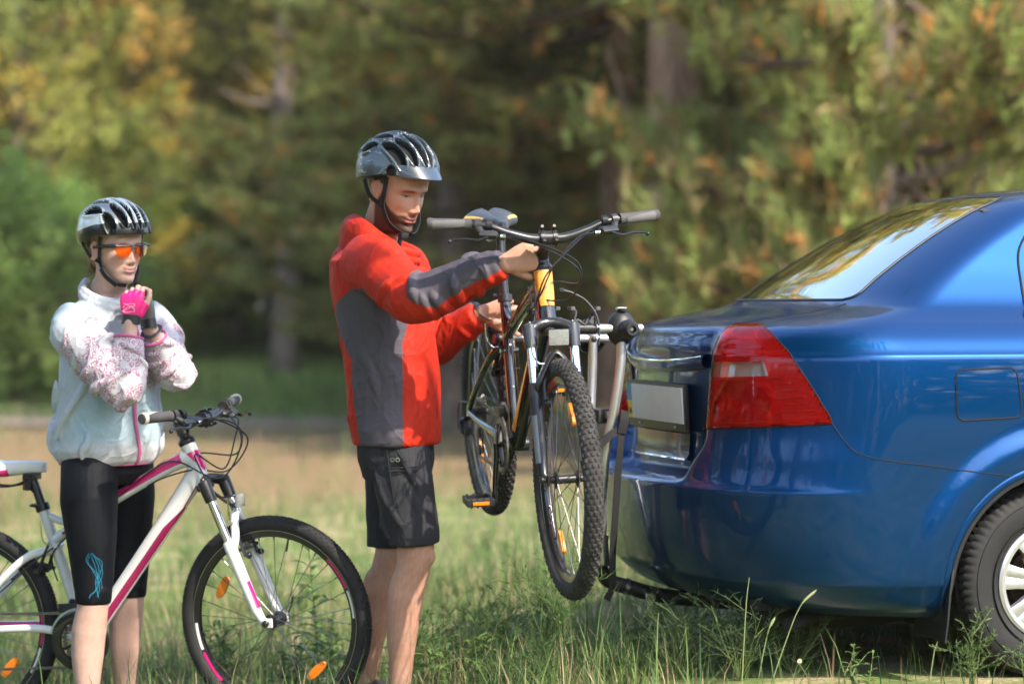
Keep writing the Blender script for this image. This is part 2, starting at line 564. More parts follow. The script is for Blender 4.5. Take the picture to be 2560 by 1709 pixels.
def pine_crown(seed, H, base, spread, nb, per=11, dens=1.0, top=(0.55, 0.38, 0.1)):
    """Boughs round a trunk at the origin; returns mesh arrays for the limbs and the needles."""
    r = np.random.default_rng(seed)
    limbs = MB(); C = []; D = []; col = []
    for i in range(nb):
        f = (i + r.uniform(0, 1)) / nb
        z = base + (H - base) * f ** 1.2
        L = spread * (1.0 - 0.72 * max(0, f - 0.25) / 0.75) * r.uniform(0.65, 1.12)
        az = i * 2.399 + r.uniform(-0.5, 0.5)
        droop = r.uniform(-0.25, 0.18) if f < 0.4 else r.uniform(0.0, 0.5)
        hd = np.array([math.cos(az), math.sin(az), 0]); pts = []
        for t in np.linspace(0, 1, 6):
            pts.append(hd * L * t + np.array([0, 0, z + droop * L * t - 0.10 * L * math.sin(t * 3.1) + 0.16 * L * t * t]) + r.normal(size=3) * 0.05 * L * t * 0.5)
        P = catmull(pts, 3)
        limbs.tube(P, np.linspace(0.045 * (1.2 - 0.7 * f), 0.010, len(P)), 6)
        nt_ = int(26 * dens * L / 2.0) + 6
        for k in range(nt_):
            t = 0.25 + 0.75 * r.uniform() ** 0.8
            q = t * (len(P) - 1); a = int(min(q, len(P) - 2)); c0 = P[a] + (P[a + 1] - P[a]) * (q - a)
            sd = hd * r.uniform(0.2, 0.9) + np.array([-hd[1], hd[0], 0]) * r.uniform(-1, 1) + np.array([0, 0, r.uniform(-0.15, 0.55)]); sd /= np.linalg.norm(sd)
            tl = r.uniform(0.25, 0.75) * (1.15 - 0.5 * t) * min(1.0, L / 1.6)
            e = c0 + sd * tl
            limbs.tube([c0, e], [0.010, 0.005], 4)
            g = r.uniform()
            for j in range(5):
                tt = 0.35 + 0.65 * (j + r.uniform()) / 5
                cpos = c0 + sd * tl * tt + r.normal(size=3) * 0.05
                dd = sd * 0.6 + np.array([0, 0, r.uniform(0.2, 0.9)]) + r.normal(size=3) * 0.25
                C.append(cpos); D.append(dd / np.linalg.norm(dd))
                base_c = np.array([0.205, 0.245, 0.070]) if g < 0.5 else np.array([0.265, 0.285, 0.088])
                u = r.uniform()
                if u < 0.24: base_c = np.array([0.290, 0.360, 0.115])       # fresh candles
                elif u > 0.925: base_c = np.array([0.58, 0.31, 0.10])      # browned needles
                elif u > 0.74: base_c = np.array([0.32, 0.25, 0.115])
                col.append(base_c * r.uniform(0.75, 1.25) * (1 + f * np.array(top)))  # upper boughs brighter and golder: sun on the treetops put into the needle colour
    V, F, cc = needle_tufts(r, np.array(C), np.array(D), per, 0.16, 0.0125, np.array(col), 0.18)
    return limbs, V, F, cc

def pine_trunk(seed, H, r0, lean=0.05, dead=5):
    r = np.random.default_rng(seed); b = MB()
    pts = [np.array([0, 0, -0.3])]
    off = np.zeros(2)
    for t in np.linspace(0, 1, 9)[0:]:
        off = off + r.normal(size=2) * lean * 0.5
        pts.append(np.array([off[0] + lean * t * 2, off[1], H * t]))
    P = catmull(pts, 4); k = len(P); q = np.linspace(0, 1, k)
    rad = r0 * np.interp(q, [0, 0.08, 0.14, 0.4, 0.8, 1], [1.5, 1.2, 1.0, 0.82, 0.45, 0.15]) * (1 + 0.05 * np.sin(q * 40 + seed))
    b.tube(P, rad, 14)
    for i in range(dead):
        z = r.uniform(0.10, 0.5) * H; a = r.uniform(0, 6.28); L = r.uniform(0.5, 1.6)
        j = int(np.argmin(np.abs(P[:, 2] - z))); hd = np.array([math.cos(a), math.sin(a), r.uniform(0.0, 0.9)])
        b.tube(catmull([P[j], P[j] + hd * L * 0.5 + r.normal(size=3) * 0.08, P[j] + hd * L + np.array([0, 0, 0.2])], 4), np.linspace(0.05, 0.012, 9), 6)
    return b

def leaf_cloud(r, C, size, per, col, colv):
    """Leaf-sized quads spread round twig ends C."""
    N = len(C) * per
    c = np.repeat(C, per, 0) + r.normal(size=(N, 3)) * size * 1.6
    a = rand_dirs(r, N); b_ = np.cross(a, rand_dirs(r, N)); b_ /= np.linalg.norm(b_, axis=1, keepdims=True) + 1e-9
    s = size * r.uniform(0.6, 1.3, N)[:, None]
    V = np.stack([c - a * s, c + b_ * s * 0.45, c + a * s, c - b_ * s * 0.45], 1).reshape(-1, 3)
    F = np.arange(N * 4).reshape(-1, 4)
    cc = np.repeat(col, per, 0) * (1 + r.uniform(-colv, colv, N))[:, None]
    return V, F, np.repeat(cc, 4, 0)

def broad_crown(seed, H, base, spread, nb, leaf, per, palette, dens=1.0):
    r = np.random.default_rng(seed); limbs = MB(); C = []; col = []
    for i in range(nb):
        f = (i + r.uniform()) / nb
        z = base + (H - base) * f; env = math.sin(math.pi * min(1, 0.18 + 0.82 * f)) ** 0.6
        L = spread * env * r.uniform(0.6, 1.1); az = i * 2.399 + r.uniform(-0.4, 0.4)
        hd = np.array([math.cos(az), math.sin(az), 0])
        P = catmull([np.array([0, 0, z * 0.85]), hd * L * 0.5 + np.array([0, 0, z + 0.10 * L]), hd * L + np.array([0, 0, z + r.uniform(-0.1, 0.3) * L])], 5)
        limbs.tube(P, np.linspace(0.05, 0.008, len(P)), 5)
        pc = palette[int(r.uniform() * len(palette)) % len(palette)]
        for k in range(int(30 * dens)):
            t = 0.2 + 0.8 * r.uniform(); q = t * (len(P) - 1); a = int(min(q, len(P) - 2))
            C.append(P[a] + (P[a + 1] - P[a]) * (q - a) + r.normal(size=3) * 0.22 * spread * 0.5)
            col.append(np.array(pc) * r.uniform(0.7, 1.25))
    V, F, cc = leaf_cloud(r, np.array(C), leaf, per, np.array(col), 0.22)
    return limbs, V, F, cc

def crown_mesh(name, arr, m, wood):
    """Limbs and foliage of one crown as a single mesh, limbs in their own material slot."""
    limbs, V, F, cc = arr
    if F.shape[1] == 3:
        F4 = np.concatenate([F, F[:, 2:3]], 1)
    lv = np.concatenate(limbs.v); lf = [f for f in limbs.f if len(f) == 4]
    me = bpy.data.meshes.new(name)
    k = F.shape[1]
    nv = len(V)
    verts = np.concatenate([V, lv]).astype(np.float32)
    lfa = np.array(lf, np.int32) + nv
    loops = np.concatenate([F.reshape(-1).astype(np.int32), lfa.reshape(-1)])
    starts = np.concatenate([np.arange(0, F.size, k), F.size + np.arange(0, lfa.size, 4)]).astype(np.int32)
    me.vertices.add(len(verts)); me.vertices.foreach_set('co', verts.reshape(-1))
    me.loops.add(len(loops)); me.loops.foreach_set('vertex_index', loops)
    me.polygons.add(len(starts)); me.polygons.foreach_set('loop_start', starts)
    me.materials.append(m); me.materials.append(wood)
    mi = np.concatenate([np.zeros(len(F), np.int32), np.ones(len(lfa), np.int32)]); me.polygons.foreach_set('material_index', mi)
    col = np.concatenate([cc, np.tile([[0.1, 0.07, 0.05]], (len(lv), 1))])
    set_attr(me, 'Col', col)
    me.update(calc_edges=True)
    return me

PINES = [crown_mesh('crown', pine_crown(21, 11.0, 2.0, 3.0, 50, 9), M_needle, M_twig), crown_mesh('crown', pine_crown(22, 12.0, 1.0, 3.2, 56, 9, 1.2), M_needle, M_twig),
         crown_mesh('crown', pine_crown(23, 10.0, 3.0, 2.8, 52, 9, 1.0, (1.5, 1.0, 0.1)), M_needle, M_twig), crown_mesh('crown', pine_crown(24, 8.0, 0.7, 2.7, 60, 9, 1.25), M_needle, M_twig)]  # third crown: strongest sunlit gold painted towards its top
TRUNKS = [pine_trunk(31, 11.3, 0.20).mesh('trunk', M_bark), pine_trunk(32, 12.3, 0.27, 0.08, 7).mesh('trunk', M_bark), pine_trunk(33, 10.4, 0.17, 0.07).mesh('trunk', M_barkg), pine_trunk(34, 8.3, 0.14, 0.1, 4).mesh('trunk', M_barkg)]
GOLD = [(0.72, 0.52, 0.10), (0.40, 0.40, 0.10), (0.26, 0.31, 0.08), (0.68, 0.42, 0.11), (0.30, 0.32, 0.08)]
LIME = [(0.25, 0.38, 0.09), (0.20, 0.31, 0.08), (0.31, 0.39, 0.11)]
DARKG = [(0.085, 0.125, 0.065), (0.10, 0.145, 0.065), (0.07, 0.105, 0.06)]
BROAD = [crown_mesh('crown', broad_crown(41, 8.0, 0.8, 2.6, 46, 0.055, 14, GOLD), M_leaf, M_twig), crown_mesh('crown', broad_crown(42, 7.0, 0.5, 2.3, 44, 0.05, 14, LIME), M_leaf, M_twig)]
SHRUB = [crown_mesh('foliage', broad_crown(43, 2.4, 0.15, 1.25, 26, 0.045, 12, DARKG, 0.9), M_leaf, M_twig), crown_mesh('foliage', broad_crown(44, 1.9, 0.1, 1.1, 24, 0.045, 12, LIME, 0.9), M_leaf, M_twig)]
BTRUNK = pine_trunk(35, 6.5, 0.11, 0.1, 3).mesh('trunk', M_barkg)

def place_tree(kind, x, y, v, s, rz, label, group, cat='tree', tr=None, sz=1.0):
    t = empty({'pine': 'pine_tree', 'broad': 'broadleaf_tree', 'shrub': 'shrub'}[kind], (x, y, float(ground_z(x, y)) - 0.03), (0, 0, rz), label, cat, group)
    t.scale = (s, s, s * sz)
    if kind == 'pine':
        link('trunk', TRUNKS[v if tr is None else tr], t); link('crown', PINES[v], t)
    elif kind == 'broad':
        link('trunk', BTRUNK, t); link('crown', BROAD[v], t)
    else:
        link('foliage', SHRUB[v], t)
    return t

def U2X(u, y):
    """Ground-plan helper: bearing u (0 at the left edge of the view, 1 at the right) to metres at depth y."""
    return (u - 0.5) * 36.0 / 85.0 * y

# trees one can tell apart in the blurred wood
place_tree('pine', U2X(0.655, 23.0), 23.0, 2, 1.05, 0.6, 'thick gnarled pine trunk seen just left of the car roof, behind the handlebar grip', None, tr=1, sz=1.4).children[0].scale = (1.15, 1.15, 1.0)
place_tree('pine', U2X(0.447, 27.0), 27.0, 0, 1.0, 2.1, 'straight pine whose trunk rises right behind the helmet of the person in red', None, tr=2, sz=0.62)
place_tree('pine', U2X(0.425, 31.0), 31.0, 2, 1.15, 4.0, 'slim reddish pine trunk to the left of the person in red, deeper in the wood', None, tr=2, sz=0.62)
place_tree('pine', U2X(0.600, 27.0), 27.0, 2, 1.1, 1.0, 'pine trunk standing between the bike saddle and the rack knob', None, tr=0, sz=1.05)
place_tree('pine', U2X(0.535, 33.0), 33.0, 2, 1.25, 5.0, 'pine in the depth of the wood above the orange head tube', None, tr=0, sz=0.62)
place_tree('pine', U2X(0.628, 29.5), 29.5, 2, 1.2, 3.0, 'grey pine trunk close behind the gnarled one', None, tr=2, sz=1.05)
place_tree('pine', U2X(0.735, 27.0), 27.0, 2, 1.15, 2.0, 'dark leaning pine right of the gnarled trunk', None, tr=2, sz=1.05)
place_tree('pine', U2X(0.885, 19.5), 19.5, 3, 0.92, 3.3, 'low bushy young pine with pale candles behind the car roof', None, sz=1.4)
place_tree('pine', U2X(0.83, 21.5), 21.5, 3, 0.58, 0.4, 'bushy young pine behind the rear window of the car', None, sz=1.7)
place_tree('pine', U2X(0.235, 43.0), 43.0, 3, 1.6, 1.7, 'wide low pine with hanging boughs between the two helmets', None)
place_tree('pine', U2X(0.345, 41.0), 41.0, 3, 1.5, 5.1, 'bushy pine just left of the dark helmet', None)
place_tree('pine', U2X(0.50, 33.0), 33.0, 3, 1.05, 4.4, 'bushy pine above the bike saddle', None)
place_tree('pine', U2X(0.575, 35.0), 35.0, 3, 1.2, 0.4, 'bushy pine filling the gap above the right grip', None)
place_tree('pine', U2X(0.70, 34.0), 34.0, 3, 1.3, 2.8, 'bushy pine behind the gnarled trunk', None)
place_tree('pine', U2X(0.985, 23.0), 23.0, 3, 1.15, 2.4, 'bushy pine at the right edge above the car roof', None)
place_tree('pine', U2X(0.165, 47.0), 47.0, 3, 1.75, 0.9, 'bushy pine straight above the white helmet', None)
place_tree('pine', U2X(0.11, 50.0), 50.0, 1, 1.2, 3.0, 'tall pine above the person in the pale windbreaker', None)
place_tree('broad', U2X(0.115, 38.0), 38.0, 0, 1.0, 0.2, 'golden sunlit tree at the left behind the white helmet', None)
place_tree('broad', U2X(0.03, 37.0), 37.0, 0, 1.3, 2.2, 'golden tree at the upper left corner of the view', None)
place_tree('shrub', U2X(0.275, 42.0), 42.0, 0, 1.6, 0.0, 'dark rounded shrub at the wood edge between the two people', None, 'shrub')
place_tree('shrub', U2X(0.335, 40.0), 40.0, 0, 1.3, 1.5, 'dark shrub just left of the person in red', None, 'shrub')
place_tree('shrub', U2X(0.225, 44.0), 44.0, 0, 1.75, 2.5, 'dark shrub right of the pale windbreaker, behind the first', None, 'shrub')
place_tree('shrub', U2X(0.01, 31.5), 31.5, 1, 1.5, 0.8, 'bright green bush at the left edge beside the pale windbreaker', None, 'shrub')
place_tree('shrub', U2X(0.165, 39.0), 39.0, 1, 1.5, 2.0, 'light green bush far behind the pink glove', None, 'shrub')
place_tree('shrub', U2X(0.075, 33.5), 33.5, 1, 1.35, 4.0, 'light green bush right behind the white helmet', None, 'shrub')
place_tree('shrub', U2X(0.395, 40.0), 40.0, 1, 1.2, 3.1, 'light green bush in the gap behind the red jacket', None, 'shrub')
# rows that close the view, alike in the blur
rt = random.Random(12)
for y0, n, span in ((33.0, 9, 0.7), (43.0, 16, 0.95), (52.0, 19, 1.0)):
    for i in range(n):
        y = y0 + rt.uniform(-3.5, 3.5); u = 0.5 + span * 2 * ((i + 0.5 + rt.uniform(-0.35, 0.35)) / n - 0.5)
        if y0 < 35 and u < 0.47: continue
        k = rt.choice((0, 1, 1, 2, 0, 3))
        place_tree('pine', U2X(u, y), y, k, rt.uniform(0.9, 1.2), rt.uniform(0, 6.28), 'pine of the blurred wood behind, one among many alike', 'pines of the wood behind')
# broad crown over the clearing just outside the left edge; its shade falls on the person in the windbreaker
def shade_tree():
    x, y = -2.3, 3.95
    t = empty('broadleaf_tree', (x, y, float(ground_z(x, y)) - 0.05), (0, 0, 0.4), 'large leafy tree outside the picture whose crown shades the left of the scene', 'tree')
    arr = broad_crown(61, 8.4, 4.6, 4.7, 95, 0.125, 11, LIME, 1.5)
    link('trunk', pine_trunk(62, 7.6, 0.2, 0.04, 0).mesh('trunk', M_barkg), t); link('crown', crown_mesh('crown', arr, M_leaf, M_twig), t)
shade_tree()
# trees added above the view for the rear window, sunlit gold as leaf colour
TOPS = crown_mesh('crown', broad_crown(45, 14.0, 6.0, 3.2, 50, 0.085, 11, GOLD, 1.0), M_leaf, M_twig)
for i, (x, y) in enumerate(((-3.5, 37.0), (0.5, 38.0), (4.0, 36.5), (7.5, 38.0))):
    t = empty('broadleaf_tree', (x, y, float(ground_z(x, y)) - 0.05), (0, 0, i * 1.3), 'tall tree added above the view for the rear window to mirror, sunlit gold in its leaf colour', 'tree', 'tall trees added for the rear window')
    t.scale = (1.25, 1.25, 1.25); link('trunk', TRUNKS[2], t); link('crown', TOPS, t)
# far wood that reads as one mass
def far_wood(seed, n, place, label, size):
    r = np.random.default_rng(seed)
    x, y, z = place(r, n)
    C = np.stack([x, y, z + ground_z(x, y)], 1)
    pal = np.array([(0.10, 0.12, 0.04), (0.14, 0.14, 0.05), (0.08, 0.10, 0.04), (0.19, 0.14, 0.06), (0.15, 0.18, 0.06)])
    V, F, cc = leaf_cloud(r, C, size, 9, pal[r.integers(0, 5, n)] * r.uniform(0.6, 1.2, n)[:, None], 0.25)
    tag(link('far_wood', np_mesh('far_wood', V, F, [M_leaf], smooth=False, attr={'Col': cc})), label, 'wood', kind='stuff')
far_wood(77, 5200, lambda r, n: (r.uniform(-60, 60, n), r.uniform(60, 80, n), r.uniform(0.3, 15.0, n) * r.uniform(0.6, 1, n)), 'mass of far trees closing the view behind the pines', 0.28)
def ring(r, n):
    a = np.radians(r.uniform(150, 392, n)); d = r.uniform(38, 50, n)
    return d * np.cos(a), 6 + d * np.sin(a), r.uniform(0.2, 13.0, n) * r.uniform(0.6, 1, n)
far_wood(78, 6500, ring, 'wood closing the clearing behind the viewpoint, mirrored in the car', 0.5)
# trees outside the frame: seen in the paint and casting the shade
for i in range(15):
    a = R(200 + i * 24.5 + rt.uniform(-6, 6)); d = rt.uniform(24, 34)
    x, y = d * math.cos(a), 6 + d * math.sin(a)
    if y > 12: continue
    place_tree('pine', x, y, rt.choice((0, 1, 2)), rt.uniform(0.75, 1.0), rt.uniform(0, 6.28), 'pine round the clearing, outside the picture, mirrored in the car', 'pines round the clearing')
for i, (x, y) in enumerate(((-9.5, 13.0), (-11.5, 20.0), (-13, 8.0), (-12.5, 27.0))):
    place_tree('pine', x, y, (1, 0, 3, 2, 0, 1)[i], 0.95, i * 1.1, 'pine round the clearing, outside the picture, mirrored in the car', 'pines round the clearing')
# ================================================================== CAR (local: x forward, y left, z up, origin under the rear bumper)
def clear_mat(name, tint, gloss=1.0, rough=0.02, ior=1.5, bump=0.0):
    m = bpy.data.materials.new(name); m.use_nodes = True
    nt = m.node_tree; L = nt.links
    nt.nodes.remove(nt.nodes['Principled BSDF'])
    t = nt.nodes.new('ShaderNodeBsdfTransparent'); t.inputs['Color'].default_value = (*tint, 1)
    g = nt.nodes.new('ShaderNodeBsdfGlossy'); g.inputs['Roughness'].default_value = rough
    f = nt.nodes.new('ShaderNodeFresnel'); f.inputs['IOR'].default_value = ior
    mm = nt.nodes.new('ShaderNodeMath'); mm.operation = 'MULTIPLY'; mm.inputs[1].default_value = gloss; mm.use_clamp = True
    x = nt.nodes.new('ShaderNodeMixShader')
    L.new(f.outputs['Fac'], mm.inputs[0]); L.new(mm.outputs['Value'], x.inputs['Fac'])
    L.new(t.outputs['BSDF'], x.inputs[1]); L.new(g.outputs['BSDF'], x.inputs[2])
    L.new(x.outputs['Shader'], nt.nodes['Material Output'].inputs['Surface'])
    return m

M_black = mat('black_plastic', (0.018, 0.018, 0.019), 0.45, bump=0.15, bscale=900, var=0.15, vscale=30)
M_rubber = mat('rubber', (0.022, 0.022, 0.023), 0.75, var=0.25, vscale=25, bump=0.2, bscale=400)
M_chrome = mat('chrome', (0.82, 0.83, 0.85), 0.06, 1.0)
M_alu = mat('brushed_aluminium', (0.62, 0.63, 0.65), 0.32, 1.0, rvar=0.06, vscale=60)
M_steel = mat('steel', (0.45, 0.46, 0.48), 0.28, 1.0, rvar=0.08, vscale=50)
M_dark = mat('underbody', (0.008, 0.008, 0.009), 0.9)
M_gap = mat('panel_gap', (0.003, 0.003, 0.004), 0.8)

def paint_blue():
    m = mat('blue_metallic_paint', (0.0002, 0.041, 0.150), 0.34, 0.75, coat=0.85, coat_rough=0.015, spec=0.08)
    nt = m.node_tree; b = nt.nodes['Principled BSDF']
    b.inputs['Coat IOR'].default_value = 1.42
    tc = nt.nodes.new('ShaderNodeTexCoord')
    v = nt.nodes.new('ShaderNodeTexNoise'); v.inputs['Scale'].default_value = 260.0; v.inputs['Detail'].default_value = 3
    mr = nt.nodes.new('ShaderNodeMapRange'); mr.inputs['To Min'].default_value = 0.26; mr.inputs['To Max'].default_value = 0.46
    nt.links.new(tc.outputs['Object'], v.inputs['Vector']); nt.links.new(v.outputs['Fac'], mr.inputs['Value'])
    nt.links.new(mr.outputs['Result'], b.inputs['Roughness'])
    # thin film of road dust towards the sills
    d = nt.nodes.new('ShaderNodeTexNoise'); d.inputs['Scale'].default_value = 9.0; d.inputs['Detail'].default_value = 8
    cr = nt.nodes.new('ShaderNodeMapRange'); cr.inputs['From Min'].default_value = 0.35; cr.inputs['From Max'].default_value = 0.8
    cr.inputs['To Min'].default_value = 0.01; cr.inputs['To Max'].default_value = 0.10
    nt.links.new(tc.outputs['Object'], d.inputs['Vector']); nt.links.new(d.outputs['Fac'], cr.inputs['Value'])
    nt.links.new(cr.outputs['Result'], b.inputs['Coat Roughness'])
    cr.inputs['To Min'].default_value = 0.005; cr.inputs['To Max'].default_value = 0.05
    return m
M_paint = paint_blue()

#        z      xr     w     a     n    xf    af
CAR_L = np.array([
    (0.195, 0.230, 0.740, 0.54, 2.2, 4.10, 0.45),
    (0.230, 0.120, 0.790, 0.54, 2.2, 4.22, 0.45),
    (0.285, 0.052, 0.818, 0.54, 2.2, 4.28, 0.45),
    (0.300, 0.040, 0.826, 0.54, 2.2, 4.285, 0.45),
    (0.400, 0.014, 0.835, 0.54, 2.2, 4.30, 0.45),
    (0.500, 0.003, 0.840, 0.54, 2.2, 4.31, 0.45),
    (0.565, 0.000, 0.842, 0.54, 2.2, 4.31, 0.45),
    (0.585, 0.010, 0.843, 0.54, 2.2, 4.31, 0.45),
    (0.650, 0.028, 0.845, 0.54, 2.2, 4.28, 0.45),
    (0.750, 0.040, 0.847, 0.55, 2.15, 4.22, 0.45),
    (0.850, 0.050, 0.846, 0.55, 2.15, 4.10, 0.50),
    (0.930, 0.060, 0.842, 0.54, 2.15, 3.85, 0.60),
    (0.968, 0.068, 0.838, 0.53, 2.15, 3.65, 0.65),
    (0.980, 0.072, 0.828, 0.53, 2.15, 3.55, 0.65),
    (1.020, 0.095, 0.798, 0.50, 2.2, 3.30, 0.60),
    (1.045, 0.128, 0.772, 0.46, 2.2, 3.15, 0.55),
    (1.062, 0.185, 0.750, 0.42, 2.2, 3.08, 0.50),
    (1.078, 0.270, 0.725, 0.36, 2.25, 3.03, 0.48),
    (1.098, 0.390, 0.695, 0.30, 2.3, 2.98, 0.45),
    (1.112, 0.455, 0.676, 0.28, 2.3, 2.95, 0.45),
    (1.130, 0.495, 0.660, 0.27, 2.3, 2.92, 0.45),
    (1.200, 0.592, 0.612, 0.27, 2.3, 2.80, 0.45),
    (1.280, 0.715, 0.562, 0.27, 2.3, 2.66, 0.45),
    (1.360, 0.850, 0.513, 0.28, 2.3, 2.52, 0.45),
    (1.420, 0.970, 0.476, 0.29, 2.3, 2.40, 0.42),
    (1.450, 1.050, 0.455, 0.30, 2.3, 2.32, 0.40),
    (1.475, 1.150, 0.428, 0.32, 2.3, 2.22, 0.40),
    (1.492, 1.280, 0.380, 0.34, 2.3, 2.10, 0.40),
    (1.502, 1.450, 0.290, 0.30, 2.3, 1.98, 0.30),
    (1.506, 1.680, 0.100, 0.08, 2.2, 1.80, 0.08)])
CAR_XW, CAR_ZW, CAR_RA = 1.07, 0.280, 0.356
CAR_XM = 2.3
_t = np.linspace(0, len(CAR_L) - 1, 260)
_fine = np.zeros((len(_t), 7))
def _pchip(xs, ys, xq):
    h = np.diff(xs); d = np.diff(ys) / h
    m = np.zeros(len(xs)); m[0], m[-1] = d[0], d[-1]
    for i in range(1, len(xs) - 1):
        if d[i - 1] * d[i] > 0:
            w1, w2 = 2 * h[i] + h[i - 1], h[i] + 2 * h[i - 1]
            m[i] = (w1 + w2) / (w1 / d[i - 1] + w2 / d[i])
    i = np.clip(np.searchsorted(xs, xq) - 1, 0, len(xs) - 2)
    t = (xq - xs[i]) / h[i]
    return ((1 + 2 * t) * (1 - t) ** 2 * ys[i] + t * (1 - t) ** 2 * h[i] * m[i] + t * t * (3 - 2 * t) * ys[i + 1] + t * t * (t - 1) * h[i] * m[i + 1])
_ti = np.arange(len(CAR_L), dtype=float)
for _k in range(7):
    _fine[:, _k] = _pchip(_ti, CAR_L[:, _k], _t)

def car_par(z):
    return [np.interp(z, _fine[:, 0], _fine[:, k]) for k in range(1, 7)]

def car_inset(z, y):
    z = np.asarray(z, float)
    D = 0.085 * sstep(0.578, 0.612, z) - 0.03 * sstep(0.66, 0.95, z) - 0.02 * sstep(0.93, 1.01, z) - 0.035 * sstep(1.01, 1.06, z)
    wid = 0.40 + 0.06 * sstep(0.60, 0.72, z)
    return D * sstep(wid, wid - 0.11, np.abs(y))

def car_pt(q, z, off=0.0):
    """Point of the right flank at contour coordinate q (0 rear centre, 1 corner end, 2 mid car, 4 front centre) and height z."""
    q = np.asarray(q, float); z = np.asarray(z, float)
    q, z = np.broadcast_arrays(q, z)
    xr, w, a, n, xf, af = car_par(z)
    th = np.clip(q, 0, 1) * np.pi / 2
    xs = xr + a * (1 - np.cos(th) ** (2 / n))
    ys = w * np.sin(th) ** (2 / n)
    x1 = xr + a
    x = np.where(q <= 1, xs, x1 + (np.clip(q, 1, 2) - 1) * (CAR_XM - x1))
    x = np.where(q > 2, CAR_XM + (np.clip(q, 2, 3) - 2) * (xf - af - CAR_XM), x)
    tf = np.clip(q - 3, 0, 1) * np.pi / 2
    x = np.where(q > 3, xf - af + af * np.sin(tf) ** (2 / 2.6), x)
    y = np.where(q <= 1, ys, w)
    y = np.where(q > 3, w * np.cos(tf) ** (2 / 2.6), y)
    x = x + np.where(q < 1, car_inset(z, y), 0)
    for xw in (CAR_XW, CAR_XW + 2.48):
        r = np.hypot(x - xw, z - CAR_ZW)
        y = y + 0.017 * sstep(0.50, 0.42, r) * (z < 0.9) * (y > 0.5) - 0.006 * sstep(0.374, 0.354, r) * (y > 0.5)
    P = np.stack([x, -y, z], -1)
    return P

def car_grid(qs, zs):
    Q, Z = np.meshgrid(qs, zs)
    return car_pt(Q, Z)

def car_normal(q, z):
    e = 1e-3
    du = car_pt(q + e, z) - car_pt(q - e, z)
    dv = car_pt(q, np.asarray(z) + e) - car_pt(q, np.asarray(z) - e)
    n = np.cross(du, dv)
    n /= np.linalg.norm(n, axis=-1, keepdims=True) + 1e-12
    return n

def car_on(q, z, off):
    q = np.maximum(np.asarray(q, float), 2e-3)
    return car_pt(q, z) + off * car_normal(q, z)

def car_patch(name, mats, parent, zrow, ql, qr, ncol, off, fm=None, fmfun=None):
    """Patch of the car skin between two boundary curves, lifted by off."""
    zrow = np.asarray(zrow, float)
    s = np.linspace(0, 1, ncol)
    Q = ql[:, None] * (1 - s) + qr[:, None] * s
    Z = np.repeat(zrow[:, None], ncol, 1)
    G = car_on(Q, Z, off)
    fmv = fmfun(0.5 * (s[1:] + s[:-1])[None, :] + 0 * Z[1:, 1:], 0.5 * (Z[1:, 1:] + Z[:-1, 1:])) if fmfun else None
    return grid_mesh(name, G, mats, parent, None, fmv)

def car_seam(name, pts_qz, parent, r=0.0025, closed=False, m=None, n=10, off=0.0005, flat=1.0):
    c = catmull(pts_qz, n, closed)
    P = car_on(c[:, 0], c[:, 1], off)
    return MB().tube(P, r, 6, loop=closed, flat=flat).build(name, m or M_gap, parent)

CAR_POS = (0.358, 7.674, 0.223)
CAR_YAW = R(16.0)
TAIL_V = np.array([0.0, 0.10, 0.33, 0.60, 0.83, 0.93, 1.0])
TAIL_QL = np.array([0.227, 0.235, 0.257, 0.280, 0.312, 0.322, 0.330])
TAIL_VR = np.array([0.0, 0.04, 0.20, 0.45, 0.80, 0.93, 1.0])
TAIL_QR = np.array([0.752, 0.748, 0.715, 0.661, 0.575, 0.520, 0.441])
TAIL_TOP = 1.060

def tail_zb(s):
    return 0.738 + 0.035 * s

def tail_qz(s, v):
    """Position on the lamp: s 0 inner edge .. 1 outer edge, v 0 bottom .. 1 top."""
    a = np.interp(v, TAIL_V, TAIL_QL); b = _pchip(TAIL_VR, TAIL_QR, np.clip(v, 0, 1))
    zb = tail_zb(s)
    return a + (b - a) * s, zb + (TAIL_TOP - zb) * v

def tail_sv(q, z):
    s = 0.5
    for _ in range(6):
        v = (z - tail_zb(s)) / (TAIL_TOP - tail_zb(s))
        a = np.interp(v, TAIL_V, TAIL_QL); b = _pchip(TAIL_VR, TAIL_QR, np.clip(v, 0, 1))
        s = np.clip((q - a) / (b - a), -1, 2)
    return s, v

def q_of_x(x, z):
    xr, w, a, n, xf, af = car_par(np.asarray(z, float))
    x1 = xr + a
    th = np.arccos(np.clip(1 - (x - xr) / a, 0, 1) ** (n / 2))
    return np.where(x < x1, th / (np.pi / 2), 1 + (x - x1) / (CAR_XM - x1))

